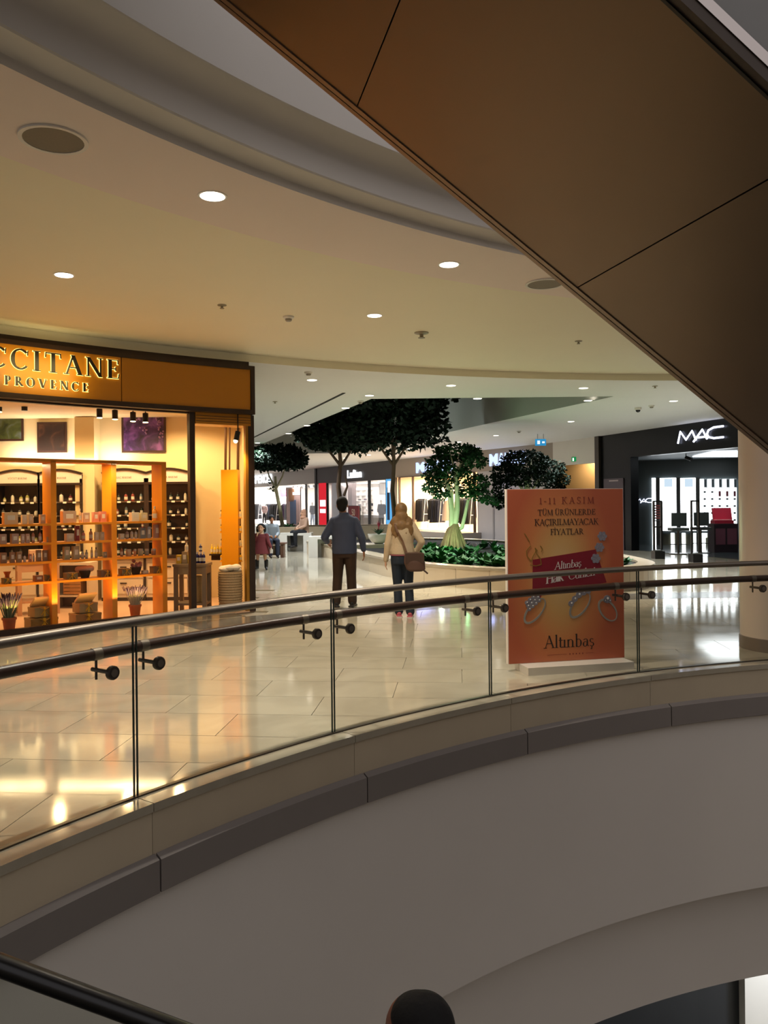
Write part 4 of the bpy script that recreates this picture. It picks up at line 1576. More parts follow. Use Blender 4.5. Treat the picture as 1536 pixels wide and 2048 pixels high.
for z in (2.94, 2.98, 3.02):
    MB().arcbox(RF - .066, RF - .06, z, z + .006, SC_A + .002, aM - .003, 10).build('shutter_groove', M_brown, dr)
lampW = (1.0, .66, .30)
for q_ in ((-7.2, 12.6), (-6.2, 13.2), (-5.2, 12.7), (-4.3, 13.3), (-3.5, 13.5)):
    lamp('shop_ceiling_lamp', 'SPOT', (q_[0], q_[1], 3.2), 78, lampW, .07, target=(q_[0], q_[1], 0), spot=R_(160), blend=.5)
lamp('shop_corner_lamp', 'SPOT', (-2.95, 13.0, 3.2), 80, lampW, .07, target=(-2.95, 13.0, 0), spot=R_(160), blend=.5)
lamp('cabinet_cove_lamp', 'AREA', (-5.6, 14.1, 2.45), 24, (1, .92, .8), 2.2, target=(-5.6, 14.3, 3.2), size_y=.15)

# ---------------------------------------------------------------- small goods
PC = {}


def goods_mat(c, rough=.45):
    return mat('goods_' + c.strip('#'), c, rough)


def carton(loc, w, d, h, rz, color, label, group, plate='#e9e2d4', name='carton'):
    t = thing(name, label, 'box', loc, rz, group)
    MB().box((0, 0, h / 2), (w, d, h)).build('body', goods_mat(color), t, world=False)
    MB().box((0, -d / 2 - .001, h * .55), (w * .55, .002, h * .4)).build('printed_label', goods_mat(plate), t, world=False)
    return t


def bottle(loc, r, h, rz, color, label, group, cap='#3a342e', name='bottle'):
    t = thing(name, label, 'bottle', loc, rz, group)
    MB().lathe([(r * .92, 0), (r, .01), (r, h * .62), (r * .8, h * .72), (r * .35, h * .8), (r * .35, h * .84)], (0, 0, 0), 10).build('body', goods_mat(color, .25), t, world=False, smooth=True)
    MB().lathe([(r * .42, h * .82), (r * .42, h), (r * .3, h * 1.005)], (0, 0, 0), 10).build('cap', goods_mat(cap), t, world=False, smooth=True)
    MB().lathe([(r * 1.015, h * .18), (r * 1.015, h * .5)], (0, 0, 0), 10).build('wrap_label', goods_mat('#d8d2c4'), t, world=False, smooth=True)
    return t


def jar(loc, r, h, rz, color, label, group):
    t = thing('jar', label, 'jar', loc, rz, group)
    MB().lathe([(r * .9, 0), (r, h * .1), (r, h * .65), (r * .9, h * .7)], (0, 0, 0), 12).build('body', goods_mat(color, .3), t, world=False, smooth=True)
    MB().lathe([(r * .96, h * .68), (r * .96, h * .97), (r * .85, h)], (0, 0, 0), 12).build('lid', goods_mat('#c9c0ae'), t, world=False, smooth=True)
    return t


def gift(loc, w, d, h, rz, color, label, group, ribbon='#e0b01c'):
    t = thing('gift_box', label, 'gift box', loc, rz, group)
    MB().box((0, 0, h * .4), (w, d, h * .8)).build('base', goods_mat(color), t, world=False)
    MB().box((0, 0, h * .88), (w * 1.02, d * 1.02, h * .24)).build('lid', goods_mat(color), t, world=False)
    MB().box((0, 0, h * .5), (w * .10, d * 1.04, h * 1.03)).build('ribbon', goods_mat(ribbon), t, world=False)
    b = MB()
    q = Vector((0, -d * .53, h * .75))
    for a in (25, 155, -55, -125):
        v = Vector((math.cos(R_(a)), 0, math.sin(R_(a))))
        L = .065 if a > 0 else .09
        b.beam(q, q + v * L + Vector((0, -.01, 0)), .004, .022, (0, 1, 0))
    b.ball(q, .014, 8, 6)
    b.build('bow', goods_mat(ribbon), t, world=False)
    return t


# ---------------------------------------------------------------- orange display shelves behind the glass
A_, B_ = circ(-70, RF + .26), circ(333, RF + .26, 1000)
SU = Plane(A_, B_)
LU = (Vector((B_.x - A_.x, B_.y - A_.y, 0))).length
RZ = math.atan2(SU.d.y, SU.d.x)
DEP = .34
unit = thing('display_shelf', 'tall orange open display shelf unit behind the shop window', 'shelf', SU.pt(LU / 2, .012, -DEP / 2))
ZSH = [1.445, 1.185, .93, .655]
sB = SU.s(333, 1000)
sX = [SU.s(-70), SU.s(113, 1000), SU.s(233, 1000), sB]
for s in sX:
    SU.box(s - .075, s, .012, 2.31, DEP, -DEP).build('upright', M_orange, unit)
SU.box(sX[0], sX[-1], 2.285, 2.33, DEP, -DEP).build('top_board', M_orange, unit)
for z in ZSH:
    for i in range(3):
        SU.box(sX[i], sX[i + 1] - .075, z - .03, z, DEP, -DEP).build('shelf_board', M_orange, unit)
lamp('shelf_top_strip', 'AREA', SU.pt(LU * .5, 2.27, -.17), 42, (1, .72, .36), LU * .95, target=SU.pt(LU * .5, 0, -.17), size_y=.12)
lamp('shelf_uplight', 'AREA', SU.pt(LU * .5, .35, .12), 14, (1, .55, .15), 2.2, target=SU.pt(LU * .5, 2.0, -.2), size_y=.08)
SUF = SU.shift(-.16)


def spx(x, w):
    return SUF.s(x), abs(SUF.s(x + w / 2) - SUF.s(x - w / 2))


PXM = .0072
SHN = ['top', 'second', 'third', 'bottom']
GOODS = [
    # shelf, kind, x0, x1, height px, colour, description
    (0, 'c', 2, 36, 22, '#e8c79a', 'wide cream gift carton'), (0, 'c', 41, 53, 17, '#efe0c4', 'pale cream carton'), (0, 'c', 54, 66, 18, '#e7cfa8', 'beige carton'),
    (0, 'c', 77, 90, 17, '#e3b98c', 'tan carton'), (0, 'c', 95, 104, 9, '#a09a86', 'small grey-green price block'),
    (0, 'c', 119, 152, 23, '#b7a08c', 'large grey-brown carton'), (0, 'b', 156, 162, 27, '#e4b07a', 'peach bottle with pale cap'), (0, 'c', 163, 178, 19, '#c9a790', 'rosy grey carton'),
    (0, 'c', 183, 196, 20, '#e2957c', 'salmon pink carton'), (0, 'c', 197, 211, 21, '#d98a74', 'coral carton'), (0, 'c', 215, 223, 19, '#b8a79a', 'narrow grey carton'),
    (0, 'c', 258, 276, 18, '#f1ead6', 'white carton with yellow base'), (0, 'c', 277, 293, 17, '#e6d6a8', 'cream carton with yellow base'), (0, 'b', 303, 314, 30, '#f0a23c', 'tall orange bottle'),
    (1, 'c', -4, 12, 18, '#b79a8b', 'mauve-grey carton'), (1, 'c', 19, 36, 18, '#b99d90', 'rose-grey carton'), (1, 'c', 40, 48, 17, '#c9b0a4', 'slim pale pink carton'), (1, 'c', 49, 58, 17, '#bfa59a', 'slim dusky pink carton'),
    (1, 'b', 61, 69, 23, '#c28d78', 'rosy bottle with cap'), (1, 'b', 75, 83, 23, '#b98878', 'dusky rose bottle'), (1, 'c', 92, 103, 10, '#a9a19a', 'small grey price block'),
    (1, 'c', 128, 146, 15, '#d9cfc2', 'off-white low carton'), (1, 'c', 148, 158, 30, '#8f2230', 'tall dark red carton'), (1, 'b', 161, 170, 20, '#d88a80', 'pink bottle'), (1, 'b', 176, 185, 23, '#c78f6c', 'amber bottle'),
    (1, 'c', 187, 196, 16, '#ddd6cb', 'white carton with dark print'), (1, 'c', 198, 207, 16, '#d6cdc0', 'ivory carton with dark print'), (1, 'c', 214, 224, 8, '#d9d2c6', 'small white price block'),
    (1, 'c', 236, 247, 11, '#cfcfcb', 'low pale grey carton'), (1, 'b', 249, 257, 19, '#9a8a8e', 'mauve bottle'), (1, 'b', 259, 266, 19, '#c9ccd0', 'pale grey bottle'), (1, 'b', 267, 274, 18, '#bfc4c8', 'blue-grey bottle'),
    (1, 'c', 276, 289, 22, '#7e858f', 'slate blue carton'), (1, 'c', 291, 300, 24, '#a6a7b2', 'lavender grey carton'), (1, 'c', 305, 317, 28, '#b58f8a', 'tall rosy carton'), (1, 'c', 319, 326, 28, '#d3d5d6', 'tall narrow white carton'),
    (2, 'c', -3, 12, 19, '#a08468', 'brown carton with round label'), (2, 'c', 17, 28, 19, '#a68a70', 'tan-brown carton with round label'), (2, 'c', 30, 42, 19, '#ad9275', 'light brown carton with round label'),
    (2, 'b', 44, 51, 14, '#e6e2da', 'small white bottle'), (2, 'c', 55, 62, 14, '#c98a74', 'small salmon carton'), (2, 'b', 63, 68, 15, '#d9c9bc', 'tiny pale bottle'), (2, 'c', 70, 81, 21, '#a2856a', 'square brown carton'), (2, 'c', 83, 93, 20, '#b0947a', 'square beige carton'),
    (2, 'c', 124, 138, 25, '#a9a888', 'tall sage green carton'), (2, 'c', 142, 157, 25, '#b3a98c', 'tall olive beige carton'), (2, 'b', 160, 167, 18, '#b8bcae', 'small pale green bottle'), (2, 'b', 168, 175, 17, '#a9aea4', 'small grey-green bottle'),
    (2, 'b', 179, 185, 22, '#d0c49a', 'slim honey bottle'), (2, 'b', 187, 194, 21, '#c8c0a0', 'slim straw bottle'), (2, 'c', 204, 212, 11, '#a6ab9f', 'low sage carton'), (2, 'c', 214, 224, 13, '#9fa59a', 'low grey-green carton'),
    (2, 'b', 238, 245, 20, '#a97f68', 'brown bottle'), (2, 'j', 249, 262, 14, '#d8b48c', 'pale orange jar'), (2, 'j', 265, 272, 14, '#d99a68', 'orange jar'), (2, 'j', 273, 285, 14, '#b9b08c', 'olive jar'), (2, 'j', 287, 297, 13, '#8f9088', 'grey jar'), (2, 'j', 300, 311, 13, '#b98c6c', 'brown jar'),
    (3, 'g', 0, 21, 10, '#8b7a48', 'olive gift box with yellow bow'), (3, 'c', 64, 84, 11, '#a5714a', 'long copper carton'), (3, 'g', 86, 106, 11, '#7d6238', 'brown gift box with dull bow'),
    (3, 'g', 123, 155, 12, '#8b7b4a', 'wide khaki gift box with yellow bow'), (3, 'g', 190, 229, 13, '#7a5c38', 'long brown gift box with yellow bow'),
    (3, 'g', 234, 261, 13, '#8d7e52', 'khaki gift box with trailing yellow bow'), (3, 'c', 281, 294, 7, '#cfc3b0', 'low white carton'), (3, 'g', 296, 330, 14, '#83643c', 'brown gift box with big yellow bow'),
]
grp = 'goods on the orange display shelves'
for sh_, kind, x0, x1, hp, colr, desc in GOODS:
    xm = (x0 + x1) / 2
    s, w = spx(xm, x1 - x0)
    w *= .80
    h = hp * PXM
    bay = 'left' if xm < 110 else ('middle' if xm < 230 else 'right')
    loc = SU.pt(s, ZSH[sh_] + .001, -.15)
    lab = '%s on the %s shelf, %s orange bay' % (desc, SHN[sh_], bay)
    if kind == 'c':
        carton(loc, w, min(w, .12), h, RZ, colr, lab, grp)
    elif kind == 'b':
        bottle(loc, w / 2, h, RZ, colr, lab, grp, '#d8cbb8' if sh_ == 0 else '#4a423c')
    elif kind == 'j':
        jar(loc, w / 2, h, RZ, colr, lab, grp)
    else:
        gift(loc, w * .86, .14, h, RZ, colr, lab, grp)
# vase and dark baskets on the bottom shelf
s, w = spx(17, 12)
t = tag(MB().lathe([(.03, 0), (.045, .02), (.03, .06), (.028, .1), (.05, .15)], SU.pt(s, ZSH[3] + .001, -.25), 14).build('vase', goods_mat('#b8662c', .4), None, smooth=True), 'small orange waisted vase on the bottom orange shelf, left bay', 'vase')
for x, lab, fl in ((169, 'black basket with a rolled towel on the bottom orange shelf, middle bay', '#c9a892'), (271, 'black basket with dried pink flowers on the bottom orange shelf, right bay', '#a2727c')):
    s, w = spx(x, 20)
    p = SU.pt(s, ZSH[3] + .001, -.17)
    t = thing('basket', lab, 'basket', p)
    MB().lathe([(.055, 0), (.085, .10), (.09, .105), (.08, .1)], p, 14).build('body', mat('black_wicker', '#1c1512', .6, var=.3, scale=60, bump=.4), t, smooth=True)
    b = MB()
    if x < 200:
        b.cone(p + Vector((-.09, -.02, .12)), .045, p + Vector((.08, .02, .13)), .045)
    else:
        for k in range(9):
            b.ball(p + Vector((random.uniform(-.07, .07), random.uniform(-.05, .05), .11 + random.uniform(0, .09))), .028, 8, 6)
    b.build('contents', goods_mat(fl), t, smooth=True)

# ---------------------------------------------------------------- wall cabinets with arched white headers
M_cab = mat('espresso_cabinet', '#2c1d16', .4)
M_hdr = mat('white_header', '#eddcd2', .5)
M_drawer = mat('ivory_drawer', '#d6c3ad', .45)
CABW = .775


def cabinet(x_px, label, text, tilt=0):
    p = at(x_px, 1100, 13.95)
    p.z = .012
    t = thing('wall_cabinet', label, 'cabinet', p)
    W2 = CABW / 2
    d = .4
    MB().box((0, .18, .37), (CABW, .36, .74)).build('base', M_drawer, t, world=False)
    MB().box((0, .16, .03), (CABW, .33, .06)).box((W2 - .015, .17, .4), (.035, .4, .78)).build('plinth', M_cab, t, world=False)
    MB().box((0, .15, .765), (CABW + .02, .44, .05)).build('worktop', M_cab, t, world=False)
    for z in (.53, .25):
        dr_ = MB().box((-.01, -.006, z), (CABW - .08, .02, .25)).build('drawer', M_drawer, t, world=False)
        MB().box((0, -.02, z + .06), (.11, .02, .02)).build('handle', M_cab, dr_, world=False)
    MB().box((0, .34, 1.45), (CABW, .03, 1.35)).build('back_panel', mat('cabinet_back', '#4a3a2e', .5), t, world=False)
    for sgn in (-1, 1):
        MB().box((sgn * (W2 - .02), .2, 1.45), (.04, .28, 1.38)).build('side_post', M_cab, t, world=False)
    MB().box((0, .2, 2.05), (CABW, .3, .04)).build('cross_rail', M_cab, t, world=False)
    n = 12
    arcp = [(-W2 + CABW * k / n, 2.22 + .07 * math.sin(PI * k / n)) for k in range(n + 1)]
    hd_ = MB()
    for k in range(n):
        (x0, z0), (x1, z1) = arcp[k], arcp[k + 1]
        hd_.add([(x0, .06, 2.07), (x1, .06, 2.07), (x1, .06, z1), (x0, .06, z0), (x0, .10, 2.07), (x1, .10, 2.07), (x1, .10, z1), (x0, .10, z0)], [(0, 1, 2, 3), (7, 6, 5, 4), (3, 2, 6, 7), (0, 4, 5, 1)])
    hdr = hd_.build('header', M_hdr, t, world=False)
    tb = MB()
    for k in range(n):
        (x0, z0), (x1, z1) = arcp[k], arcp[k + 1]
        tb.beam((x0, .08, z0 + .012), (x1, .08, z1 + .012), .09, .035)
    tb.build('arch_trim', M_cab, t, world=False)
    ch, w = set_text(text, .032, .12, .16, .08)
    polys = [[(x - w / 2, y) for x, y in q] for c, P in ch for q in P]
    flat(polys, frame_on(Vector((0, .06, 2.14)), (1, 0, 0)), .002, .001).build('header_text', mat('header_print', '#8a7a70', .6), hdr, world=False)
    zs = [1.03, 1.27, 1.50, 1.74]
    for z in zs:
        sb = MB().box((0, .2, z - .01), (CABW - .08, .27, .02)).build('shelf', mat('glass_shelf_brown', '#5b4a3c', .3), t, world=False)
        for k in range(4):
            MB().box((-W2 + .13 + k * .17, .06, z - .015), (.06, .006, .03)).build('price_tag', goods_mat('#f3efe6'), sb, world=False)
    return t, p, zs


CABS = [(33, 'leftmost arched wall cabinet behind the orange shelves', 'VÜCUT BAKIMI', ['#c9c4b4', '#8d8a4a', '#5d5a55']),
        (118, 'second arched wall cabinet, left of the bare wall pier', 'EL BAKIMI', ['#d8d2c8', '#5a2028', '#3c3f38']),
        (247, 'third arched wall cabinet, below the lavender picture', 'SAÇ BAKIMI', ['#6c7f8a', '#2f3a30', '#8a3f38']),
        (336, 'rightmost arched wall cabinet, beside the entrance post', 'ERKEK BAKIMI', ['#4a3c3c', '#22302c', '#cfc4ae'])]
CN = ['leftmost', 'second', 'third', 'rightmost']
for ci, (x, lab, tx, cols) in enumerate(CABS):
    t, p, zs = cabinet(x, lab, tx)
    for zi, z in enumerate([.80] + zs):
        for k in range(5):
            if random.random() < .12:
                continue
            q = p + Vector((-.28 + k * .14 + random.uniform(-.02, .02), .16, z - p.z + .012 if zi else .795))
            col_ = random.choice(cols)
            lb_ = '%s small bottle on the %s shelf of the %s arched cabinet' % (['leftmost', 'left', 'middle', 'right', 'rightmost'][k], ['lowest', 'fourth', 'third', 'second', 'upper'][zi], CN[ci])
            bottle(q, random.uniform(.022, .034), random.uniform(.10, .17), 0, col_, lb_, 'bottles in the arched cabinets')

# pictures on the wall
M_pf = mat('picture_frame', '#3a2018', .5)


def noise_print(name, cols, scale):
    m = bpy.data.materials.new(name)
    m.use_nodes = True
    nt = m.node_tree
    tc = nt.nodes.new('ShaderNodeTexCoord')
    nz = nt.nodes.new('ShaderNodeTexNoise')
    nz.inputs['Scale'].default_value = scale
    nz.inputs['Detail'].default_value = 3
    nz.inputs['Distortion'].default_value = .8
    rp = nt.nodes.new('ShaderNodeValToRGB')
    cr_ = rp.color_ramp
    for k, (pos, c) in enumerate(cols):
        e = cr_.elements[k] if k < 2 else cr_.elements.new(pos)
        e.position = pos
        e.color = (*lin(c), 1)
    nt.links.new(tc.outputs['Object'], nz.inputs['Vector'])
    nt.links.new(nz.outputs['Fac'], rp.inputs[0])
    nt.links.new(rp.outputs[0], nt.nodes['Principled BSDF'].inputs['Base Color'])
    return m


for x0, x1, y0, y1, lab, m_ in [
    (-14, 46, 822, 882, 'framed photograph of a leafy olive branch at the left window edge', noise_print('print_olive', [(.3, '#20301a'), (.7, '#6d7884'), (.5, '#4a5628')], 5)),
    (74, 133, 844, 905, 'framed dark photograph of hands, left of the lavender picture', noise_print('print_hands', [(.3, '#1d1010'), (.7, '#5c3826'), (.5, '#26120f')], 4)),
    (243, 331, 812, 905, 'large framed photograph of purple lavender flowers', noise_print('print_lavender', [(.32, '#1e0d2a'), (.7, '#7a4a92'), (.5, '#3c1d54')], 5))]:
    pc = thing('picture', lab, 'picture', back.pt(back.s((x0 + x1) / 2), back.hit(x0, y1)[1], .02))
    back.px(x0, x1, y0, y1, .03, .005).build('frame', M_pf, pc)
    pr = back.px(x0 + 4, x1 - 4, y0 + 4, y1 - 4, .006, .034).build('print', m_, pc)
    if x0 == 243:
        for (u, v) in ((278, 835), (284, 850), (290, 862), (316, 838), (320, 852), (322, 868), (268, 826)):
            b = MB()
            for k in range(7):
                q = back.shift(.045).hit(u + random.uniform(-5, 5), v + random.uniform(-8, 8))
                b.ball(back.pt(q[0], q[1], .042), .018, 6, 4)
            b.build('flower_print', mat('lilac_print', '#8f6690', .6), pr)

# track spotlights
M_bulb = glow('warm_bulb', '#ffe2a8', 14.0)
for k, (x, y, lab) in enumerate([(-2, 812, 'black track spotlight at the left window edge'), (49, 810, 'black track spotlight above the hands picture'), (199, 824, 'first black track spotlight of the four left of the lavender picture'),
                                 (230, 827, 'second black track spotlight of the four, between the pictures'), (266, 831, 'third black track spotlight of the four, over the lavender picture'), (291, 833, 'rightmost of the four black track spotlights over the lavender picture')]):
    p = at(x, y, 12.6)
    o = thing('track_spotlight', lab, 'spotlight', p)
    MB().lathe([(.045, -.09), (.045, .05), (.02, .06)], p, 14).build('head', M_black, o)
    MB().tube([p + Vector((0, 0, .05)), Vector((p.x, p.y, 3.25))], .008, 6).build('stem', M_black, o)
    if k != 1:
        MB().lathe([(.04, -.098), (.042, -.088)], p, 12).build('bulb', M_bulb, o)
    lamp('track_beam', 'SPOT', p + Vector((0, 0, -.12)), 26, lampW, .04, target=p + Vector((-.1, .9 if k % 2 else .2, -2.2)), spot=R_(75), blend=.8)
p = at(476, 872, 12.35)
o = thing('track_spotlight', 'black spotlight pointing down inside the shop entrance', 'spotlight', p)
MB().tube([p + Vector((0, 0, .07)), p + Vector((-.03, -.02, -.07))], .04, 12).build('head', M_black, o)
MB().tube([p + Vector((0, 0, .05)), Vector((p.x, p.y, 3.25))], .01, 6).build('stem', M_black, o)
MB().ball(p + Vector((-.033, -.022, -.078)), .034, 10, 6).build('bulb', M_bulb, o)
lamp('entrance_beam', 'SPOT', p + Vector((-.04, -.03, -.13)), 75, lampW, .04, target=p + Vector((-.12, .8, -1.3)), spot=R_(80), blend=.8)

# ---------------------------------------------------------------- furniture and floor displays of the shop
M_gtab = mat('grey_oak', '#7d6a55', .5, var=.12, scale=10)


def table(px_, d, w, dp, h, label, m, rz=0.0, shelf=None, leg=.06):
    p = at(px_, 1200, d)
    p.z = .012
    t = thing('display_table', label, 'table', p, rz)
    MB().box((0, 0, h - .02), (w, dp, .04)).build('top', m, t, world=False)
    MB().box((0, 0, h - .1), (w * .94, dp * .9, .12)).build('apron', m, t, world=False)
    for a in (-1, 1):
        for b in (-1, 1):
            MB().box((a * (w / 2 - leg * .7), b * (dp / 2 - leg * .7), (h - .04) / 2), (leg, leg, h - .04)).build('leg', m, t, world=False)
    if shelf:
        MB().box((0, 0, shelf), (w * .92, dp * .9, .03)).build('lower_shelf', m, t, world=False)
    return t, p


t, p = table(386, 12.45, .52, .42, .76, 'grey wooden table standing in the shop entrance behind the dark post', M_gtab, shelf=.14)
for k in range(5):
    q = p + Vector((.13 + (k % 3) * .055 - .055, -.05 + .07 * (k // 3), .762))
    bottle(q, .026, .17, 0, '#1f1d58', 'navy blue bottle in the group on the grey entrance table', 'navy bottles on the entrance table', '#c9c6d8')
bottle(p + Vector((.13, -.02, .94)), .026, .12, 0, '#1f1d58', 'navy blue bottle standing on top of the others on the entrance table', None, '#c9c6d8')
MB()
for k in range(3):
    carton(p + Vector((-.19 + k * .09, -.06, .762)), .08, .09, .13 + .05 * (k == 1), 0, '#a08a68' if k == 1 else '#d9b83a', ['yellow carton at the left of the grey entrance table', 'tall beige carton in the middle of the grey entrance table', 'yellow carton beside the beige one on the grey entrance table'][k], 'cartons on the entrance table')
bottle(p + Vector((-.10, .04, .945)), .03, .13, 0, '#efe3c8', 'cream bottle standing on the tall carton of the entrance table', None, '#f3ead6')
# wrapped bundle under the table
q = p + Vector((.05, 0, .16))
tag(MB().loft([(q.x, q.y, q.z + z, a, a * .8) for z, a in ((0, .10), (.12, .12), (.3, .11), (.4, .09))], 14).build('wicker_bundle', mat('pale_wicker', '#c8a878', .7, var=.25, scale=40), None, smooth=True), 'pale wicker bundle on the low shelf of the entrance table', 'basket')

# wicker basket with white cloth
p = at(461, 1200, 12.55)
p.z = .012
bk_ = thing('laundry_basket', 'tall round wicker basket filled with white cloth in the shop entrance', 'basket', p)
MB().lathe([(.165, 0), (.185, .25), (.185, .55), (.18, .62), (.165, .62)], p, 24).build('body', mat('wicker', '#a98d66', .6, var=.3, scale=50, bump=.6), bk_, smooth=True)
for k in range(15):
    z = .03 + k * .04
    rr = .165 + .02 * min(1, z / .25)
    MB().lathe([(rr, z - .012), (rr + .009, z), (rr, z + .012)], p, 24).build('woven_band', MATS['wicker'], bk_, smooth=True)
b = MB()
for k in range(10):
    a = k * 2.4
    b.ball(p + Vector((.10 * math.cos(a), .10 * math.sin(a), .64 + .02 * (k % 3))), (.08, .07, .05), 10, 6)
b.ball(p + Vector((0, 0, .66)), (.1, .1, .05), 10, 6)
b.build('cloth', mat('white_cloth', '#efe3cf', .85), bk_, smooth=True)

# yellow standing panel and the sticks behind it
p = at(463, 1140, 13.3)
p.z = .012
yp = thing('display_stand', 'tall plain yellow display panel in the shop entrance', 'display panel', p)
zt, zb = at(463, 940, 13.3).z, .03
MB().box((p.x, p.y, (zt + zb) / 2), (.275, .22, zt - zb)).build('board', mat('yellow_panel', '#f0a400', .4), yp)
for s in (-1, 1):
    for k in range(5):
        z = 1.45 - k * .24
        MB().box((p.x + s * .155, p.y - .02, z), (.05, .1, .012)).build('side_shelf', mat('yellow_panel', '#f0a400', .4), yp)
for x, r in ((452, .022), (460, .014), (477, .024)):
    q0, q1 = at(x, 940, 13.55), at(x, 860, 13.55)
    tag(MB().tube([Vector((q0.x, q0.y, .012)), Vector((q0.x + .01, q0.y, 1.4)), Vector((q0.x - .01, q0.y, 2.2)), Vector((q1.x, q1.y, 3.2))], r, 8).build('bamboo_pole', mat('dark_pole', '#4b2f18', .5), None, smooth=True),
        {452: 'knotty dark pole behind the left edge of the yellow panel', 460: 'thin straight pole behind the middle of the yellow panel', 477: 'thick dark pole behind the right edge of the yellow panel'}[x], 'pole')
for s in (-1, 1):
    for k in range(5):
        z = 1.456 - k * .24
        bottle(Vector((p.x + s * .158, p.y - .02, z)), .022, .13, 0, ['#f0d9a8', '#e8b020'][k % 2], 'small bottle on the %s of the %s little side shelves of the yellow panel' % (['top', 'second', 'third', 'fourth', 'lowest'][k], 'left' if s < 0 else 'right'), 'bottles beside the yellow panel')
# little wall shelf with yellow bottles
p = at(433, 1109, 13.6)
ws = tag(MB().box(p, (.22, .14, .025)).box(p + Vector((0, .06, -.05)), (.2, .02, .1)).build('wall_shelf', M_cab), 'small dark shelf with yellow bottles left of the yellow panel', 'shelf')
for k in range(4):
    bottle(p + Vector((-.075 + .05 * k, -.01, .014)), .02, .16 - .02 * (k % 2), 0, '#e6c52c', 'yellow bottle on the small dark shelf beside the yellow panel', 'yellow bottles on the small shelf', '#f0d860')

# pinkish pine table, low cabinet and crate deeper in the shop
t, p = table(75, 12.5, .62, .5, .82, 'pale wooden display table behind the left bay of the orange shelves', mat('pale_pine', '#c99a78', .5, var=.1, scale=8), .5, .2)
carton(p + Vector((.05, 0, .82)), .32, .26, .17, .5, '#d3a98c', 'large blank cardboard box on the pale wooden table', None)
p = at(150, 1200, 13.2)
p.z = .012
lc = thing('low_cabinet', 'low open white cabinet behind the middle bay of the orange shelves', 'cabinet', p)
MB().box(p + Vector((0, 0, .72)), (.62, .4, .04)).build('top', M_drawer, lc)
for s in (-1, 1):
    MB().box(p + Vector((s * .29, 0, .35)), (.04, .4, .7)).build('side', M_drawer, lc)
MB().box(p + Vector((0, .18, .35)), (.56, .02, .7)).build('back', mat('mauve_back', '#7a5f58', .6), lc)
MB().box(p + Vector((0, 0, .2)), (.54, .38, .03)).build('shelf', M_drawer, lc)
q = p + Vector((.02, -.05, .22))
crt = thing('wooden_crate', 'slatted wooden crate inside the low white cabinet', 'crate', q)
for k in range(4):
    MB().box(q + Vector((0, -.12, .03 + k * .055)), (.28, .015, .045)).build('slat', mat('crate_wood', '#b07a44', .6, var=.15, scale=12), crt)
    MB().box(q + Vector((0, .12, .03 + k * .055)), (.28, .015, .045)).build('slat', MATS['crate_wood'], crt)
for s in (-1, 1):
    MB().box(q + Vector((s * .135, 0, .11)), (.015, .24, .2)).build('end_board', MATS['crate_wood'], crt)
wb_ = tag(MB().loft([(p.x - .02, p.y, .74 + .012 + z, a, a * .7) for z, a in ((0, .12), (.05, .2), (.1, .22), (.11, .2))], 16).build('fruit_bowl', mat('black_bowl', '#14100e', .4), None, smooth=True), 'black bowl on the low white cabinet', 'bowl')
b = MB()
for k in range(6):
    b.ball((p.x - .1 + .04 * k, p.y + (.03 if k % 2 else -.03), .88), (.05, .04, .04), 8, 6)
tag(b.build('rolled_towels', goods_mat('#dcc4ac', .9), None, smooth=True), 'heap of pale rolled towels in the black bowl', 'towels')['kind'] = 'stuff'


# lavender pots
def lavender(px_, d, label, h, potc, glowing=False):  # glowing: spotlight brightness put into paler pot, stem and flower colours
    p = at(px_, 1200, d)
    p.z = .012
    t = thing('lavender_pot', label, 'potted plant', p)
    r = .085
    MB().lathe([(r * .72, 0), (r * .98, .17), (r * 1.1, .17), (r * 1.1, .2), (r * .95, .2), (r * .93, .17)], p, 18).build('pot', mat('terracotta' if not glowing else 'terracotta_lit', potc, .6), t, smooth=True)
    b, f = MB(), MB()
    for k in range(110):
        a = random.uniform(0, 2 * PI)
        rr = random.uniform(0, .07)
        sp = random.uniform(.2, 1.0)
        q0 = p + Vector((rr * math.cos(a), rr * math.sin(a), .18))
        q1 = q0 + Vector((math.cos(a) * .14 * sp, math.sin(a) * .14 * sp, h * random.uniform(.7, 1.0)))
        b.tube([q0, q1], .003, 4, False)
        f.tube([q1 - (q1 - q0).normalized() * .07, q1], [.009, .005], 5)
    b.build('stems', mat('lavender_stem' + ('_lit' if glowing else ''), '#6d7a5a' if not glowing else '#cfc9b4', .7), t)
    f.build('flowers', mat('lavender_flower' + ('_lit' if glowing else ''), '#3c3050' if not glowing else '#8a7a9c', .8), t)
    return p


lavender(18, 10.62, 'dark lavender plant in a terracotta pot at the left window edge', .34, '#a8552c')
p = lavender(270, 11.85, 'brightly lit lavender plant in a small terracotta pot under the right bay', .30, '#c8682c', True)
lamp('lavender_spot', 'SPOT', p + Vector((.05, .5, 1.9)), 60, (1, .85, .7), .03, target=p + Vector((0, 0, .2)), spot=R_(26), blend=.4)
# gift box stacks on the floor
for x, d, lab1, lab2, c1_, c2c in [(82, 11.05, 'wide brown gift box on the shop floor, lower of the left stack', 'open-lidded kraft gift box on top of the left floor stack', '#8a6a2c', '#a58a52'),
                                  (170, 11.45, 'wide brown gift box on the shop floor, lower of the right stack', 'open-lidded kraft gift box on top of the right floor stack', '#9a7440', '#a4885a')]:
    p = at(x, 1200, d)
    p.z = .012
    gift(p, .36, .28, .14, RZ, c1_, lab1, None)
    g = gift(p + Vector((0, 0, .156)), .27, .22, .13, RZ + .1, c2c, lab2, None)
    lid = MB().box((0, -.02, .2), (.26, .2, .03), 0, Matrix.Rotation(R_(-38), 4, 'X')).build('open_lid', goods_mat('#b79a72'), g, world=False)
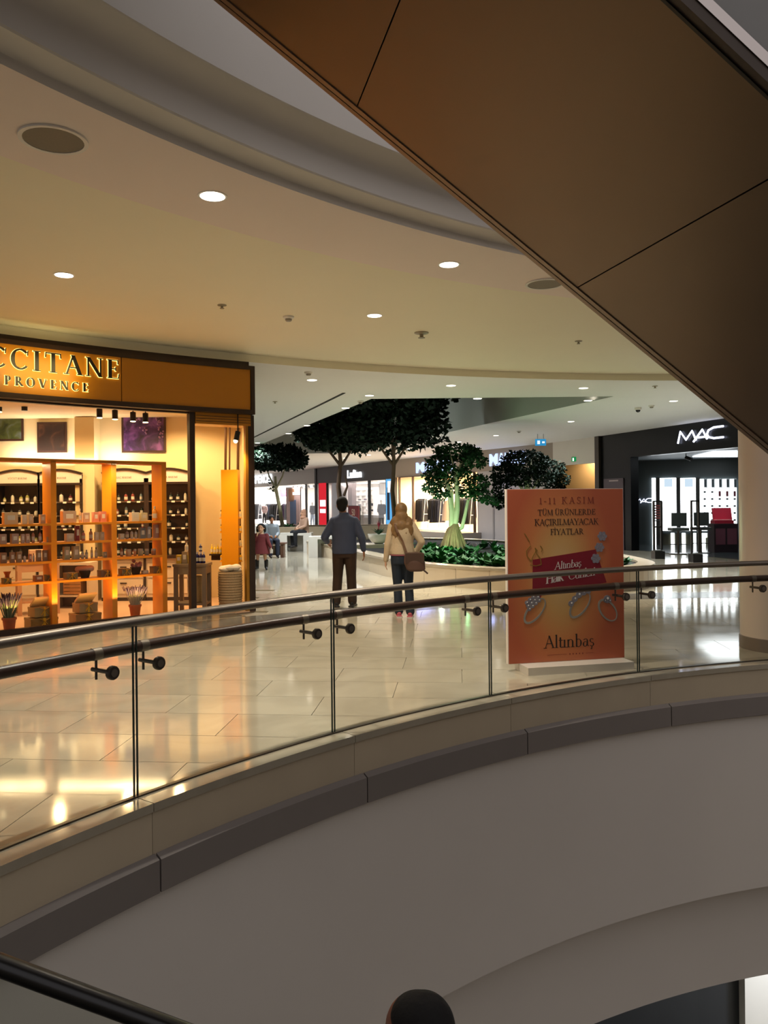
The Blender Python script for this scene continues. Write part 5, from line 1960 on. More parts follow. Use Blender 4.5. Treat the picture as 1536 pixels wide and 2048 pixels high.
# ---------------------------------------------------------------- planters and benches
M_pmarble = mat('planter_marble', '#d0bea2', .3, var=.06, scale=2, rnd=.04)
M_rim = mat('planter_rim', '#a99b84', .22, var=.08, scale=4)
M_soil = mat('planter_soil', '#1a140e', .95, var=.3, scale=12, bump=.5)
ctrl = [(-2.6, 26.8), (-1.65, 24), (-.77, 20.8), (.23, 17.6), (1.2, 15.95), (2.2, 15.05), (3.3, 14.65), (4.4, 14.85), (5.2, 15.6), (5.55, 17), (5.4, 20), (4.7, 23.5), (3.2, 26.6), (1, 28.2), (-1.3, 28.4)]


def smooth_loop(c, per=5):
    out = []
    n = len(c)
    for i in range(n):
        p0, p1, p2, p3 = [Vector((*c[(i + k - 1) % n], 0)) for k in range(4)]
        for q in range(per):
            t = q / per
            out.append(.5 * ((2 * p1) + (p2 - p0) * t + (2 * p0 - 5 * p1 + 4 * p2 - p3) * t * t + (3 * p1 - p0 - 3 * p2 + p3) * t ** 3))
    return out


loop = smooth_loop(ctrl)
PH = .42
pl_ = thing('planter', 'large curved marble planter wall in the middle of the concourse', 'planter', (2, 20, 0))
n = len(loop)
cen = sum((p for p in loop), Vector()) / n


def inset(p, d):
    return p + (cen - p).normalized() * d


for i in range(0, n, 3):
    b = MB()
    for k in range(3):
        p, q = loop[(i + k) % n], loop[(i + k + 1) % n]
        if k == 2:
            q = q + (p - q).normalized() * .008
        b.add([p, q, inset(q, .1), inset(p, .1)] + [v + Vector((0, 0, PH - .05)) for v in (p, q, inset(q, .1), inset(p, .1))],
              [(0, 1, 5, 4), (1, 2, 6, 5), (2, 3, 7, 6), (3, 0, 4, 7), (4, 5, 6, 7)])
    b.build('marble_panel', M_pmarble, pl_)
b = MB()
for i in range(n):
    p, q = inset(loop[i], -.03), inset(loop[(i + 1) % n], -.03)
    pi, qi = inset(loop[i], .38), inset(loop[(i + 1) % n], .38)
    z0, z1 = Vector((0, 0, PH - .05)), Vector((0, 0, PH))
    b.add([p + z0, q + z0, qi + z0, pi + z0, p + z1, q + z1, qi + z1, pi + z1], [(0, 1, 5, 4), (2, 3, 7, 6), (4, 5, 6, 7), (3, 2, 1, 0)])
b.build('rim', M_rim, pl_)
MB().prism([(v.x, v.y) for v in [inset(p, .3) for p in loop]], .2, PH - .06).build('soil', M_soil, pl_)

M_stone = mat('white_bench_stone', '#d4cfc4', .3, var=.04)


def bench(x0, x1, d, h, dep, label, gap=True):
    a, b_ = at(x0, 1003, d), at(x1, 1003, d)
    w = b_.x - a.x
    c = Vector(((a.x + b_.x) / 2, d + dep / 2, 0))
    t = thing('bench', label, 'bench', c)
    MB().box(c + Vector((0, 0, h - .04)), (w, dep, .08)).build('seat_slab', M_stone, t)
    MB().box(c + Vector((-w / 2 + .14, 0, (h - .08) / 2)), (.28, dep, h - .08)).build('end_block', M_stone, t)
    MB().box(c + Vector((w / 2 - .14, 0, (h - .08) / 2)), (.28, dep, h - .08)).build('end_block', M_stone, t)
    MB().box(c + Vector((0, dep * .3, (h - .08) / 2)), (w - .5, dep * .3, h - .08)).build('back_block', M_stone, t)
    return t


bench(557, 622, 27.5, .64, .7, 'white stone bench nearest the girl, left of the walking man')
bench(616, 692, 24.4, .65, .6, 'white stone bench block directly left of the walking man')
fp = thing('planter', 'long low beige planter wall behind the white benches', 'planter', (-2.1, 30.4, 0))
MB().box((-2.1, 29.4, .4), (5.6, .12, .8)).build('front_wall', M_pmarble, fp)
MB().box((-2.1, 31.6, .4), (5.6, .12, .8)).box((-4.85, 30.5, .4), (.12, 2.1, .8)).box((.65, 30.5, .4), (.12, 2.1, .8)).build('side_walls', M_pmarble, fp)
MB().box((-2.1, 30.5, .68), (5.4, 2.1, .04)).build('soil', M_soil, fp)
ws_ = at(520, 1003, 24.6)
wbn = thing('wooden_bench', 'brown wooden bench behind the girl in the red dress', 'bench', (ws_.x, 24.9, 0))
MB().box((ws_.x, 24.9, .43), (1.5, .5, .05)).build('seat', mat('bench_wood', '#5a3a26', .5, var=.15, scale=9), wbn)
for s in (-.65, .65):
    MB().box((ws_.x + s, 24.9, .2), (.1, .45, .4)).build('leg', MATS['bench_wood'], wbn)
MB().box((ws_.x, 25.1, .2), (1.3, .05, .3)).build('back_board', mat('bench_beige', '#9c8262', .6), wbn)

# ---------------------------------------------------------------- trees
M_bark = mat('pale_bark', '#8d8264', .8, var=.25, scale=7, bump=.5)
M_bark2 = mat('brown_bark', '#4a3522', .85, var=.3, scale=8, bump=.5)
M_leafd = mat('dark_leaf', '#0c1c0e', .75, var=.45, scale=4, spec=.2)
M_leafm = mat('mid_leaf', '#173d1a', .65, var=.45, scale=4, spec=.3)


def leaves(b, c, rad, n, size, flat_top=None):
    for _ in range(n):
        while True:
            v = Vector((random.uniform(-1, 1), random.uniform(-1, 1), random.uniform(-1, 1)))
            if .25 < v.length < 1:
                break
        v = v.normalized() * (v.length ** .5)
        p = Vector(c) + Vector((v.x * rad[0], v.y * rad[1], v.z * rad[2]))
        if flat_top and p.z > flat_top:
            continue
        d = Vector((random.gauss(0, 1), random.gauss(0, 1), random.gauss(0, .6))).normalized()
        s = d.cross(Vector((random.gauss(0, 1), random.gauss(0, 1), random.gauss(0, 1)))).normalized()
        nn = d.cross(s)
        L = size * random.uniform(.7, 1.3)
        w = L * .32
        b.add([p, p + d * L * .5 + s * w + nn * .01, p + d * L, p + d * L * .5 - s * w + nn * .01], [(0, 1, 2), (0, 2, 3)])


def tree(name, label, base, trunk, r0, crown, n, size, bark, leafm, branches, flat_top=None):
    t = thing(name, label, 'tree', base)
    b = MB()
    m = len(trunk)
    b.tube(trunk, [r0 * (1 - .45 * i / (m - 1)) for i in range(m)], 10)
    b.build('trunk', bark, t, smooth=True)
    for br in branches:
        k = len(br)
        MB().tube(br, [r0 * .5 * (1 - .6 * i / (k - 1)) for i in range(k)], 7).build('branch', bark, t, smooth=True)
    tot = sum(c[1][0] * c[1][1] * c[1][2] for c in crown)
    lb_ = MB()
    for c, rad in crown:
        leaves(lb_, c, rad, int(n * rad[0] * rad[1] * rad[2] / tot), size, flat_top)
    lb_.build('foliage', leafm, t)
    return t


def V3(*a):
    return Vector(a)


# two tall dark trees rising into the ceiling opening
b1 = V3(-1.40, 26, .36)
tree('tall_tree', 'tall dark tree with a slender trunk right behind the man', b1,
     [b1, V3(-1.36, 26, 1.2), V3(-1.48, 26, 2.2), V3(-1.40, 26, 3.0), V3(-1.45, 26, 3.6)], .10,
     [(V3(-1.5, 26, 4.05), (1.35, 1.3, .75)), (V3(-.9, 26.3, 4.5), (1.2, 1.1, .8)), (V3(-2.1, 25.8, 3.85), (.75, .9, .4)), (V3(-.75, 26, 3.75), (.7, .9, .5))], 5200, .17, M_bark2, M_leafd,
     [[V3(-1.42, 26, 2.8), V3(-1.1, 26, 3.3), V3(-.8, 26.1, 3.8)], [V3(-1.42, 26, 2.9), V3(-1.8, 26, 3.4), V3(-2.1, 25.9, 3.8)], [V3(-1.3, 26, 1.9), V3(-1.18, 25.9, 2.2), V3(-1.25, 25.9, 2.55)]])
b2 = V3(.29, 23, .36)
tree('tall_tree', 'tallest dark tree with a broad crown above the woman', b2,
     [b2, V3(.31, 23, 1.2), V3(.24, 23, 2.0), V3(.30, 23, 2.8), V3(.26, 23, 3.5)], .085,
     [(V3(.45, 23, 4.15), (1.35, 1.2, .8)), (V3(-.45, 23.2, 3.75), (.75, .8, .5)), (V3(1.15, 22.9, 3.75), (.75, .8, .55)), (V3(.3, 22.5, 4.9), (1.9, 1.6, .8)), (V3(.35, 23, 3.35), (.5, .6, .3))], 7500, .17, M_bark2, M_leafd,
     [[V3(.27, 23, 2.7), V3(.6, 23, 3.2), V3(.95, 23, 3.7)], [V3(.27, 23, 2.75), V3(-.05, 23, 3.2), V3(-.4, 23.1, 3.6)], [V3(.28, 23, 3.0), V3(.4, 22.8, 3.6)]])
b3 = V3(-3.85, 30.4, .7)
tree('tall_tree', 'slim tree with a flat dark crown beside the yellow shop corner', b3,
     [b3, V3(-3.95, 30.4, 1.4), V3(-4.1, 30.4, 2.2), V3(-4.12, 30.4, 2.7)], .085,
     [(V3(-4.05, 30.4, 3.42), (1.15, .9, .5)), (V3(-4.6, 30.4, 3.3), (.6, .7, .4)), (V3(-3.5, 30.4, 3.3), (.6, .7, .38)), (V3(-4.3, 30.3, 2.35), (.14, .14, .2))], 3600, .15, M_bark, M_leafd,
     [[V3(-4.1, 30.4, 2.2), V3(-4.35, 30.4, 2.7), V3(-4.5, 30.4, 3.2)], [V3(-4.1, 30.4, 2.2), V3(-3.85, 30.4, 2.7), V3(-3.7, 30.4, 3.2)], [V3(-4.1, 30.4, 2.1), V3(-4.25, 30.3, 2.3)]], 3.88)

# bonsai-like ficus lit in green
fd = 21.3
fb = onz(907, 1103, .36)


def fx(x, y, dd=0.0):
    return at(x, y, fb.y + dd)


t4 = thing('ficus_tree', 'bonsai-like ficus with swollen roots and pale stems, lit green from below', 'tree', fb)
root = MB()
for k in range(20):
    a = 2 * PI * k / 20 + random.uniform(-.1, .1)
    rr = .34 * random.uniform(.8, 1.15)
    root.tube([fb + V3(rr * math.cos(a), rr * math.sin(a), -.05), fb + V3(rr * .72 * math.cos(a), rr * .72 * math.sin(a), .25), fb + V3(.13 * math.cos(a), .13 * math.sin(a), .58), fb + V3(.06 * math.cos(a) + .05, .06 * math.sin(a), .72)], [.05, .05, .045, .03], 7)
root.loft([(fb.x, fb.y, fb.z + z, r, r) for z, r in ((-.05, .2), (.25, .14), (.55, .08), (.72, .05))], 14)
root.build('root_mass', mat('root_bark', '#7a6446', .85, var=.4, scale=9, bump=.6), t4, smooth=True)
M_bark3 = mat('grey_pale_bark', '#b9b597', .75, var=.15, scale=9, bump=.3)
for path, r in (([(903, 1062), (903, 1025), (899, 990), (893, 960)], .075), ([(908, 1062), (914, 1020), (915, 985), (911, 950)], .085), ([(912, 1062), (924, 1055), (930, 1030), (936, 1000)], .06), ([(907, 1030), (905, 1000), (904, 975)], .035)):
    pts = [fx(x, y) for x, y in path]
    MB().tube(pts, [r * (1 - .3 * i / (len(pts) - 1)) for i in range(len(pts))], 10).build('stem', M_bark3, t4, smooth=True)
for path in ([(893, 962), (885, 945), (872, 930)], [(911, 952), (920, 930), (930, 915)], [(936, 1002), (950, 985), (962, 975)], [(893, 965), (876, 968), (862, 966)], [(911, 950), (905, 925), (900, 905)]):
    MB().tube([fx(x, y) for x, y in path], [.03, .022, .012], 6).build('branch', M_bark3, t4, smooth=True)
lv = MB()
for x, y, rx, rz, k in [(915, 905, 48, 17, 900), (880, 925, 28, 14, 380), (948, 922, 26, 14, 380), (868, 950, 24, 14, 360), (905, 945, 36, 14, 520), (863, 975, 18, 12, 220), (882, 990, 16, 8, 130), (955, 965, 24, 16, 380), (965, 990, 22, 13, 260), (930, 985, 22, 10, 240), (985, 1002, 14, 8, 110), (900, 968, 30, 8, 220)]:
    c = fx(x, y, random.uniform(-.3, .3))
    leaves(lv, c, (rx / FPX * fd, rx / FPX * fd * .9, rz / FPX * fd), k, .10)
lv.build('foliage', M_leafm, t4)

fb2 = V3(4.15, 23.0, .36)
t5 = thing('ficus_tree', 'dark round-crowned ficus half hidden behind the orange poster', 'tree', fb2)
MB().tube([fb2, fb2 + V3(.05, 0, .7), fb2 + V3(0, 0, 1.3), fb2 + V3(-.05, 0, 1.9)], [.14, .11, .09, .07], 10).build('trunk', M_bark3, t5, smooth=True)
for dx, dz in ((-.6, 2.3), (.5, 2.2), (.1, 2.6)):
    MB().tube([fb2 + V3(0, 0, 1.4), fb2 + V3(dx * .5, 0, 1.85), fb2 + V3(dx, 0, dz)], [.05, .035, .02], 7).build('branch', M_bark3, t5, smooth=True)
lv = MB()
for x, y, rx, rz, k in [(1050, 925, 50, 24, 1400), (1010, 945, 28, 20, 520), (1095, 940, 36, 22, 760), (1060, 958, 50, 16, 800), (1122, 960, 18, 16, 260), (1005, 980, 20, 22, 360), (1110, 978, 22, 12, 260), (1000, 1005, 14, 14, 160), (990, 955, 8, 8, 60)]:
    c = at(x, y, 23 + random.uniform(-.3, .3))
    leaves(lv, c, (rx / FPX * 23, rx / FPX * 23 * .8, rz / FPX * 23), k, .10)
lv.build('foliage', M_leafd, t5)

# ground plants of the curved planter
protos = []
for k in range(3):
    o = thing('leafy_plant', 'x', 'plant')
    b = MB()
    for q in range(16 + 5 * k):
        a = random.uniform(0, 2 * PI)
        L = random.uniform(.22, .42)
        w = L * (.16 if k else .24)
        el = random.uniform(.35, 1.2)
        d = V3(math.cos(a) * math.cos(el), math.sin(a) * math.cos(el), math.sin(el))
        s = V3(-math.sin(a), math.cos(a), 0)
        dr_ = V3(0, 0, -.25 * L)
        p1, p2 = d * L * .5, d * L + dr_
        b.add([s * .008, -s * .008, p1 - s * w, p1 + s * w, p2], [(0, 1, 2, 3), (3, 2, 4)])
    b.build('leaf_cluster', mat('ground_leaf', '#1d5420', .5, var=.4, scale=5), o, world=False)
    MB().tube([(0, 0, -.1), (0, 0, .1)], .015, 6).build('stem', M_leafm, o, world=False)
    protos.append(o)
cnt = 0
lab_dark = 'dark leafy ground plant in the curved planter, away from the green light'
lab_lit = 'leafy ground plant glowing green in front of the swollen ficus roots'
for k in range(600):
    p = V3(random.uniform(.6, 5.2), random.uniform(15.2, 22.6), PH - .07)
    # inside the bed?
    ok = False
    j = n - 1
    ins = [inset(q, .55) for q in loop]
    for i in range(n):
        if (ins[i].y > p.y) != (ins[j].y > p.y) and p.x < (ins[j].x - ins[i].x) * (p.y - ins[i].y) / (ins[j].y - ins[i].y) + ins[i].x:
            ok = not ok
        j = i
    if not ok or (p - fb).length < .45 or (Vector((p.x, p.y, 0)) - V3(fb2.x, fb2.y, 0)).length < .3:
        continue
    if p.y > 18.5 and random.random() < .45:
        continue
    lit = (Vector((p.x, p.y)) - Vector((fb.x - .1, fb.y - 1.2))).length < .9
    place(random.choice(protos), p, random.uniform(0, 6.28), lab_lit if lit else lab_dark, 'green-lit ground plants' if lit else 'dark ground plants', random.uniform(.75, 1.15))
    cnt += 1
    if cnt > 140:
        break
# planting below the slim tree at the back
for k in range(16):
    place(random.choice(protos), V3(random.uniform(-4.6, -3.0), random.uniform(29.7, 31.2), .68), random.uniform(0, 6), 'leafy plant at the foot of the slim tree behind the benches', 'plants below the slim tree', random.uniform(.7, 1.0))
for o in protos:
    discard(o)
# garden uplights
for p, pw_, c in ((fb + V3(.1, -1.0, .12), 18, (.35, 1.0, .45)), (fb + V3(-.5, -.7, .1), 14, (.75, 1.0, .65))):
    o = thing('garden_spotlight', 'small green garden spotlight among the lit leaves' if c[0] < .5 else 'small white garden spotlight beside the swollen roots', 'spotlight', p - V3(0, 0, .1))
    MB().tube([p - V3(0, 0, .1), p - V3(0, 0, .02)], .03, 8).build('spike', M_black, o)
    MB().tube([p + V3(0, -.03, -.02), p + V3(0, .02, .03)], .04, 10).build('head', M_black, o)
    lamp('garden_beam', 'SPOT', p + V3(0, .03, .06), pw_, c, .05, target=fb + V3(0, 0, 1.0), spot=R_(100), blend=.8)
    lamp('garden_spill', 'POINT', p + V3(.1, -.45, .42), pw_ * 2.2, c, .06)
for q, tz in ((V3(.6, 20.5, .6), V3(1.6, 23, 5)), (V3(-.6, 24, .6), V3(.6, 27, 5)), (V3(-3.6, 29.9, .85), V3(-4, 30.4, 3.5))):
    o = thing('garden_spotlight', {20.5: 'garden spotlight at the foot of the tallest tree', 24: 'garden spotlight between the two tall trees', 29.9: 'garden spotlight at the foot of the slim tree'}[round(q.y, 1) if q.y != 24 else 24], 'spotlight', q - V3(0, 0, .15))
    MB().tube([q - V3(0, 0, .25), q - V3(0, 0, .02)], .03, 8).build('spike', M_black, o)
    MB().tube([q + V3(0, -.03, -.02), q + V3(0, .02, .03)], .05, 10).build('head', M_black, o)
    lamp('garden_beam', 'SPOT', q + V3(0, 0, .08), 200 if q.y < 28 else 60, (.85, 1, .92), .05, target=tz, spot=R_(80), blend=.9)

# white bowl with a red bromeliad on a stone ledge
lb0 = at(757, 1003, 23.6)
MB().box((lb0.x - .2, 23.6, .36), (1.9, 1.2, .2)).build('ledge', M_rim, pl_)
bz = .462
bp_ = V3(lb0.x, 23.5, bz)
bo = thing('bowl_planter', 'round white bowl planter with a red-flowered bromeliad between man and woman', 'potted plant', bp_)
MB().lathe([(.12, 0), (.22, .06), (.30, .17), (.325, .29), (.30, .29), (.27, .2)], bp_, 26).build('bowl', mat('white_ceramic', '#e4ded0', .3), bo, smooth=True)
lv = MB()
for k in range(26):
    a = k * 2.4
    el = .5 + .5 * (k / 26)
    L = random.uniform(.25, .38)
    d = V3(math.cos(a) * math.cos(el), math.sin(a) * math.cos(el), math.sin(el))
    s = V3(-math.sin(a), math.cos(a), 0)
    o_ = bp_ + V3(0, 0, .27)
    p1, p2 = o_ + d * L * .55, o_ + d * L + V3(0, 0, -.06)
    lv.add([o_ + s * .02, o_ - s * .02, p1 - s * .03, p1 + s * .03, p2], [(0, 1, 2, 3), (3, 2, 4)])
lv.build('leaves', M_leafm, bo)
fl = MB()
for k in range(7):
    a = k * .9
    q = bp_ + V3(0, 0, .5 + .05 * (k % 3))
    fl.tube([q - V3(0, 0, .2), q, q + V3(.06 * math.cos(a), .06 * math.sin(a), .10)], [.012, .016, .004], 6)
fl.build('flower', mat('crimson_bract', '#9c1f38', .5), bo)
# ---------------------------------------------------------------- people
def solidify_body(b, name, material, parent, voxel=.009, smooth_it=6, keep=None):
    """fuse overlapping limbs into one continuous skin"""
    me = bpy.data.meshes.new(name)
    me.from_pydata([tuple(p) for p in b.v], [], b.f)
    bm = bmesh.new()
    bm.from_mesh(me)
    bmesh.ops.recalc_face_normals(bm, faces=bm.faces)
    bm.to_mesh(me)
    bm.free()
    o = bpy.data.objects.new(name, me)
    COL.objects.link(o)
    r = o.modifiers.new('r', 'REMESH')
    r.mode = 'VOXEL'
    r.voxel_size = voxel
    s = o.modifiers.new('s', 'SMOOTH')
    s.factor = .5
    s.iterations = smooth_it
    dg = bpy.context.evaluated_depsgraph_get()
    m2 = bpy.data.meshes.new_from_object(o.evaluated_get(dg))
    bpy.data.objects.remove(o)
    o = bpy.data.objects.new(name, m2)
    COL.objects.link(o)
    o.parent = parent
    m2.materials.clear()
    m2.materials.append(material)
    m2.shade_smooth()
    return o


def hand(b, wrist, direction, side, curl=.5, size=1.0):
    """palm, four unequal bent fingers and a thumb on the inner side"""
    d = Vector(direction).normalized()
    fwd = Vector((0, 1, 0))
    if abs(d.dot(fwd)) > .8:
        fwd = Vector((0, 0, 1))
    w = (fwd - d * fwd.dot(d)).normalized()           # across the palm (index side)
    inn = d.cross(w).normalized() * side              # palm side
    wr = Vector(wrist)
    pc = wr + d * .05 * size
    for k in (-1, 0, 1):
        b.cone(wr + w * .012 * k * size, .020 * size, wr + d * .085 * size + w * .024 * k * size, .017 * size, 8, .8)
    for k, L in enumerate((.070, .080, .075, .058)):
        o = wr + d * .09 * size + w * (.032 - .021 * k) * size
        sp = w * (.010 - .007 * k)
        m = o + (d * L * .5 + inn * curl * .018 + sp) * size
        t = m + (d * L * .42 - (-inn) * curl * .035 + sp * .5) * size
        b.cone(o, .0095 * size, m, .009 * size, 7)
        b.cone(m, .009 * size, t, .0075 * size, 7)
    o = wr + d * .025 * size + w * .028 * size
    m = o + (d * .035 + w * .028 + inn * .012) * size
    b.cone(o, .012 * size, m, .011 * size, 7)
    b.cone(m, .011 * size, m + (d * .032 + inn * .008) * size, .009 * size, 7)


def head(b, c, s=1.0):
    c = Vector(c)
    b.ball(c + Vector((0, -.012, .02)) * s, (.076 * s, .092 * s, .098 * s), 16, 12)
    b.ball(c + Vector((0, .022, -.045)) * s, (.056 * s, .062 * s, .072 * s), 14, 10)
    b.cone(c + Vector((0, .088, -.008)) * s, .011 * s, c + Vector((0, .104, -.032)) * s, .014 * s, 8)
    for k in (-1, 1):
        b.ball(c + Vector((k * .079, -.008, -.012)) * s, (.011 * s, .022 * s, .032 * s), 8, 6)
    b.cone(c + Vector((-.018, .082, -.068)) * s, .009 * s, c + Vector((.018, .082, -.068)) * s, .009 * s, 7)
    b.ball(c + Vector((0, .07, -.105)) * s, .022 * s, 8, 6)


def face(parent, c, s=1.0):
    c = Vector(c)
    M_eye = mat('dark_eye', '#1b120d', .3)
    for k in (-1, 1):
        MB().ball(c + Vector((k * .031, .068, .012)) * s, (.011 * s, .008 * s, .007 * s), 8, 6).build('eye', M_eye, parent, world=False, smooth=True)
        MB().cone(c + Vector((k * .018, .070, .032)) * s, .004 * s, c + Vector((k * .046, .060, .032)) * s, .003 * s, 6).build('eyebrow', M_eye, parent, world=False)
    MB().cone(c + Vector((-.02, .090, -.068)) * s, .006 * s, c + Vector((.02, .090, -.068)) * s, .006 * s, 6).build('mouth', mat('lip_colour', '#8f4a3f', .5), parent, world=False, smooth=True)


def foot(b, ank, s=1.0, yaw=0.0):
    a = Vector(ank)
    f = Vector((math.sin(yaw), math.cos(yaw), 0))
    b.cone(a + Vector((0, 0, -.03 * s)) - f * .03 * s, .042 * s, a + Vector((0, 0, -.045 * s)) + f * .10 * s, .038 * s, 10, .9)
    b.cone(a + Vector((0, 0, -.05 * s)) + f * .10 * s, .036 * s, a + Vector((0, 0, -.055 * s)) + f * .17 * s, .028 * s, 10, .8)


def adult(name, label, loc, rz, skin, P, voxel=.009):
    """P: joint positions in metres, figure facing +y; keys hipL kneeL ankL shL elL wrL (and R), neck, head, and scale factors"""
    t = thing(name, label, 'person', loc, rz)
    g = P.get('g', 1.0)
    b = MB()
    T = P['torso']
    b.loft([(x, y, z, rx * .93, ry * .92) for x, y, z, rx, ry in T], 18)
    b.cone(P['neck'], .052 * g, Vector(P['head']) + Vector((0, -.01, -.04)), .050 * g)
    head(b, P['head'], P.get('hs', 1.0))
    for S, sg in (('L', -1), ('R', 1)):
        b.cone(P['sh' + S], .050 * g, P['el' + S], .038 * g)
        b.cone(P['el' + S], .038 * g, P['wr' + S], .026 * g)
        hd = P.get('hd' + S) or (Vector(P['wr' + S]) - Vector(P['el' + S]))
        hand(b, P['wr' + S], hd, -sg, P.get('curl' + S, .6), P.get('handscale', 1.0))
        b.cone(P['hip' + S], .082 * g, P['knee' + S], .055 * g)
        b.cone(P['knee' + S], .052 * g, P['ank' + S], .036 * g)
        foot(b, P['ank' + S], P.get('fs', 1.0), P.get('yaw' + S, 0))
    body = solidify_body(b, 'body', skin, t, voxel, 4)
    return t, body


M_skin = mat('skin_tan', '#a8714f', .55)
M_skin2 = mat('skin_fair', '#c99877', .55)
M_hair_bk = mat('black_hair', '#0a0807', .85, var=.3, scale=40, bump=.5)
M_hair_bl = mat('blonde_hair', '#86653c', .55, var=.5, scale=18, bump=.7)
M_shirt = mat('slate_blue_shirt', '#454e66', .85, var=.12, scale=10, bump=.3)
M_trous = mat('brown_trousers', '#3d2a1d', .85, var=.12, scale=8, bump=.3)
M_jeans = mat('dark_jeans', '#1c2734', .85, var=.15, scale=12)
M_sweat = mat('cream_sweater', '#cdb795', .9, var=.08, scale=40, bump=.5)

# ---- man walking away
mp_ = onz(690, 1213, 0)
Pm = dict(
    torso=[(0, 0, .90, .165, .115), (0, 0, 1.0, .17, .12), (0, 0, 1.15, .165, .115), (0, 0, 1.30, .19, .125), (0, -.005, 1.40, .205, .115), (0, -.005, 1.47, .15, .09), (0, 0, 1.50, .07, .065)],
    neck=(0, 0, 1.47), head=(-.03, .02, 1.655), hs=1.10,
    shL=(-.185, 0, 1.385), elL=(-.315, -.05, 1.13), wrL=(-.29, .13, 1.04), hdL=(.25, .8, -.35),
    shR=(.185, 0, 1.385), elR=(.285, -.05, 1.13), wrR=(.315, .0, .90), hdR=(.06, .1, -1),
    hipL=(-.095, 0, .92), kneeL=(-.115, .03, .50), ankL=(-.135, -.05, .09), yawL=-.15,
    hipR=(.095, 0, .92), kneeR=(.105, .02, .50), ankR=(.125, -.02, .09), yawR=.15)
man, body = adult('person', 'man in a slate blue shirt and brown trousers walking away', mp_, -.05, M_skin, Pm)
b = MB()
b.loft([(0, 0, .86, .20, .145), (0, 0, .95, .205, .15), (0, 0, 1.08, .20, .142), (0, 0, 1.25, .21, .145), (0, -.005, 1.37, .225, .135), (0, -.005, 1.45, .17, .105), (0, 0, 1.50, .085, .08), (0, 0, 1.53, .075, .07)], 22)
for S, sg in (('L', -1), ('R', 1)):
    b.cone(Vector(Pm['sh' + S]) + Vector((-sg * .015, 0, 0)), .078, Pm['el' + S], .066)
    e, w = Vector(Pm['el' + S]), Vector(Pm['wr' + S])
    b.cone(e, .063, e + (w - e) * .88, .047)
sh_o = solidify_body(b, 'shirt', M_shirt, man, .010, 7)
b = MB()
b.loft([(0, 0, .80, .17, .125), (0, 0, .88, .18, .13), (0, 0, .97, .172, .125)], 20)
for S in 'LR':
    b.cone(Vector(Pm['hip' + S]) + Vector((0, 0, -.04)), .108, Pm['knee' + S], .083)
    b.cone(Pm['knee' + S], .083, Vector(Pm['ank' + S]) + Vector((0, 0, 0)), .075)
solidify_body(b, 'trousers', M_trous, man, .010, 6)
for S in 'LR':
    b = MB()
    foot(b, Pm['ank' + S], 1.12, Pm['yaw' + S])
    b.box(Vector(Pm['ank' + S]) + Vector((0, .06, -.078)), (.09, .29, .024), -Pm['yaw' + S])
    solidify_body(b, 'shoe', mat('dark_shoe', '#1d1512', .5), man, .008, 4)
b = MB()
c = Vector(Pm['head'])
b.ball(c + Vector((0, -.024, .034)), (.097, .10, .102), 18, 12)
b.ball(c + Vector((0, -.066, -.035)), (.08, .055, .08), 14, 10)
solidify_body(b, 'hair', M_hair_bk, man, .009, 4)
wb2 = MB()
e, w = Vector(Pm['elR']), Vector(Pm['wrR'])
wb2.tube([w - (w - e).normalized() * .03, w + (w - e).normalized() * .0], .036, 12)
wb2.build('wristwatch', M_black, man, world=False)

# ---- woman walking away
wp_ = onz(806, 1233, 0)
Pw = dict(g=.88,
    torso=[(0, 0, .86, .165, .12), (0, 0, .96, .155, .11), (0, 0, 1.08, .135, .095), (0, 0, 1.22, .15, .11), (0, -.005, 1.32, .165, .10), (0, -.005, 1.38, .12, .08), (0, 0, 1.41, .06, .055)],
    neck=(0, 0, 1.38), head=(-.01, .015, 1.555), hs=.96, handscale=.9, fs=.9,
    shL=(-.155, 0, 1.335), elL=(-.215, -.03, 1.06), wrL=(-.245, .0, .83), hdL=(-.05, .1, -1),
    shR=(.155, 0, 1.335), elR=(.285, -.05, 1.10), wrR=(.20, .04, .93), hdR=(-.35, .5, -.6),
    hipL=(-.08, 0, .87), kneeL=(-.075, .03, .47), ankL=(-.06, -.03, .085), yawL=-.1,
    hipR=(.08, 0, .87), kneeR=(.09, .02, .47), ankR=(.105, -.10, .085), yawR=.12)
wom, body = adult('person', 'blonde woman in a cream sweater and dark jeans walking away', wp_, 0, M_skin2, Pw)
b = MB()
b.loft([(0, 0, .915, .178, .132), (0, 0, .97, .178, .13), (0, 0, 1.08, .165, .118), (0, 0, 1.20, .172, .128), (0, -.005, 1.30, .185, .118), (0, -.005, 1.37, .135, .092), (0, 0, 1.405, .075, .07)], 22)
for S, sg in (('L', -1), ('R', 1)):
    b.cone(Vector(Pw['sh' + S]) + Vector((-sg * .01, 0, 0)), .068, Pw['el' + S], .054)
    e, w = Vector(Pw['el' + S]), Vector(Pw['wr' + S])
    b.cone(e, .054, e + (w - e) * .97, .040)
solidify_body(b, 'sweater', M_sweat, wom, .010, 7)
b = MB()
b.loft([(0, 0, .78, .172, .13), (0, 0, .86, .176, .132), (0, 0, .925, .168, .122)], 20)
for S in 'LR':
    b.cone(Vector(Pw['hip' + S]) + Vector((0, 0, -.04)), .096, Pw['knee' + S], .068)
    b.cone(Pw['knee' + S], .066, Vector(Pw['ank' + S]), .066)
solidify_body(b, 'jeans', M_jeans, wom, .010, 5)
MB().lathe([(.181, .903), (.184, .912), (.181, .922)], (0, 0, 0), 24, Matrix.Diagonal((1, .75, 1, 1)), False).build('shirt_hem', mat('pink_hem', '#a05a62', .8), wom, world=False, smooth=True)
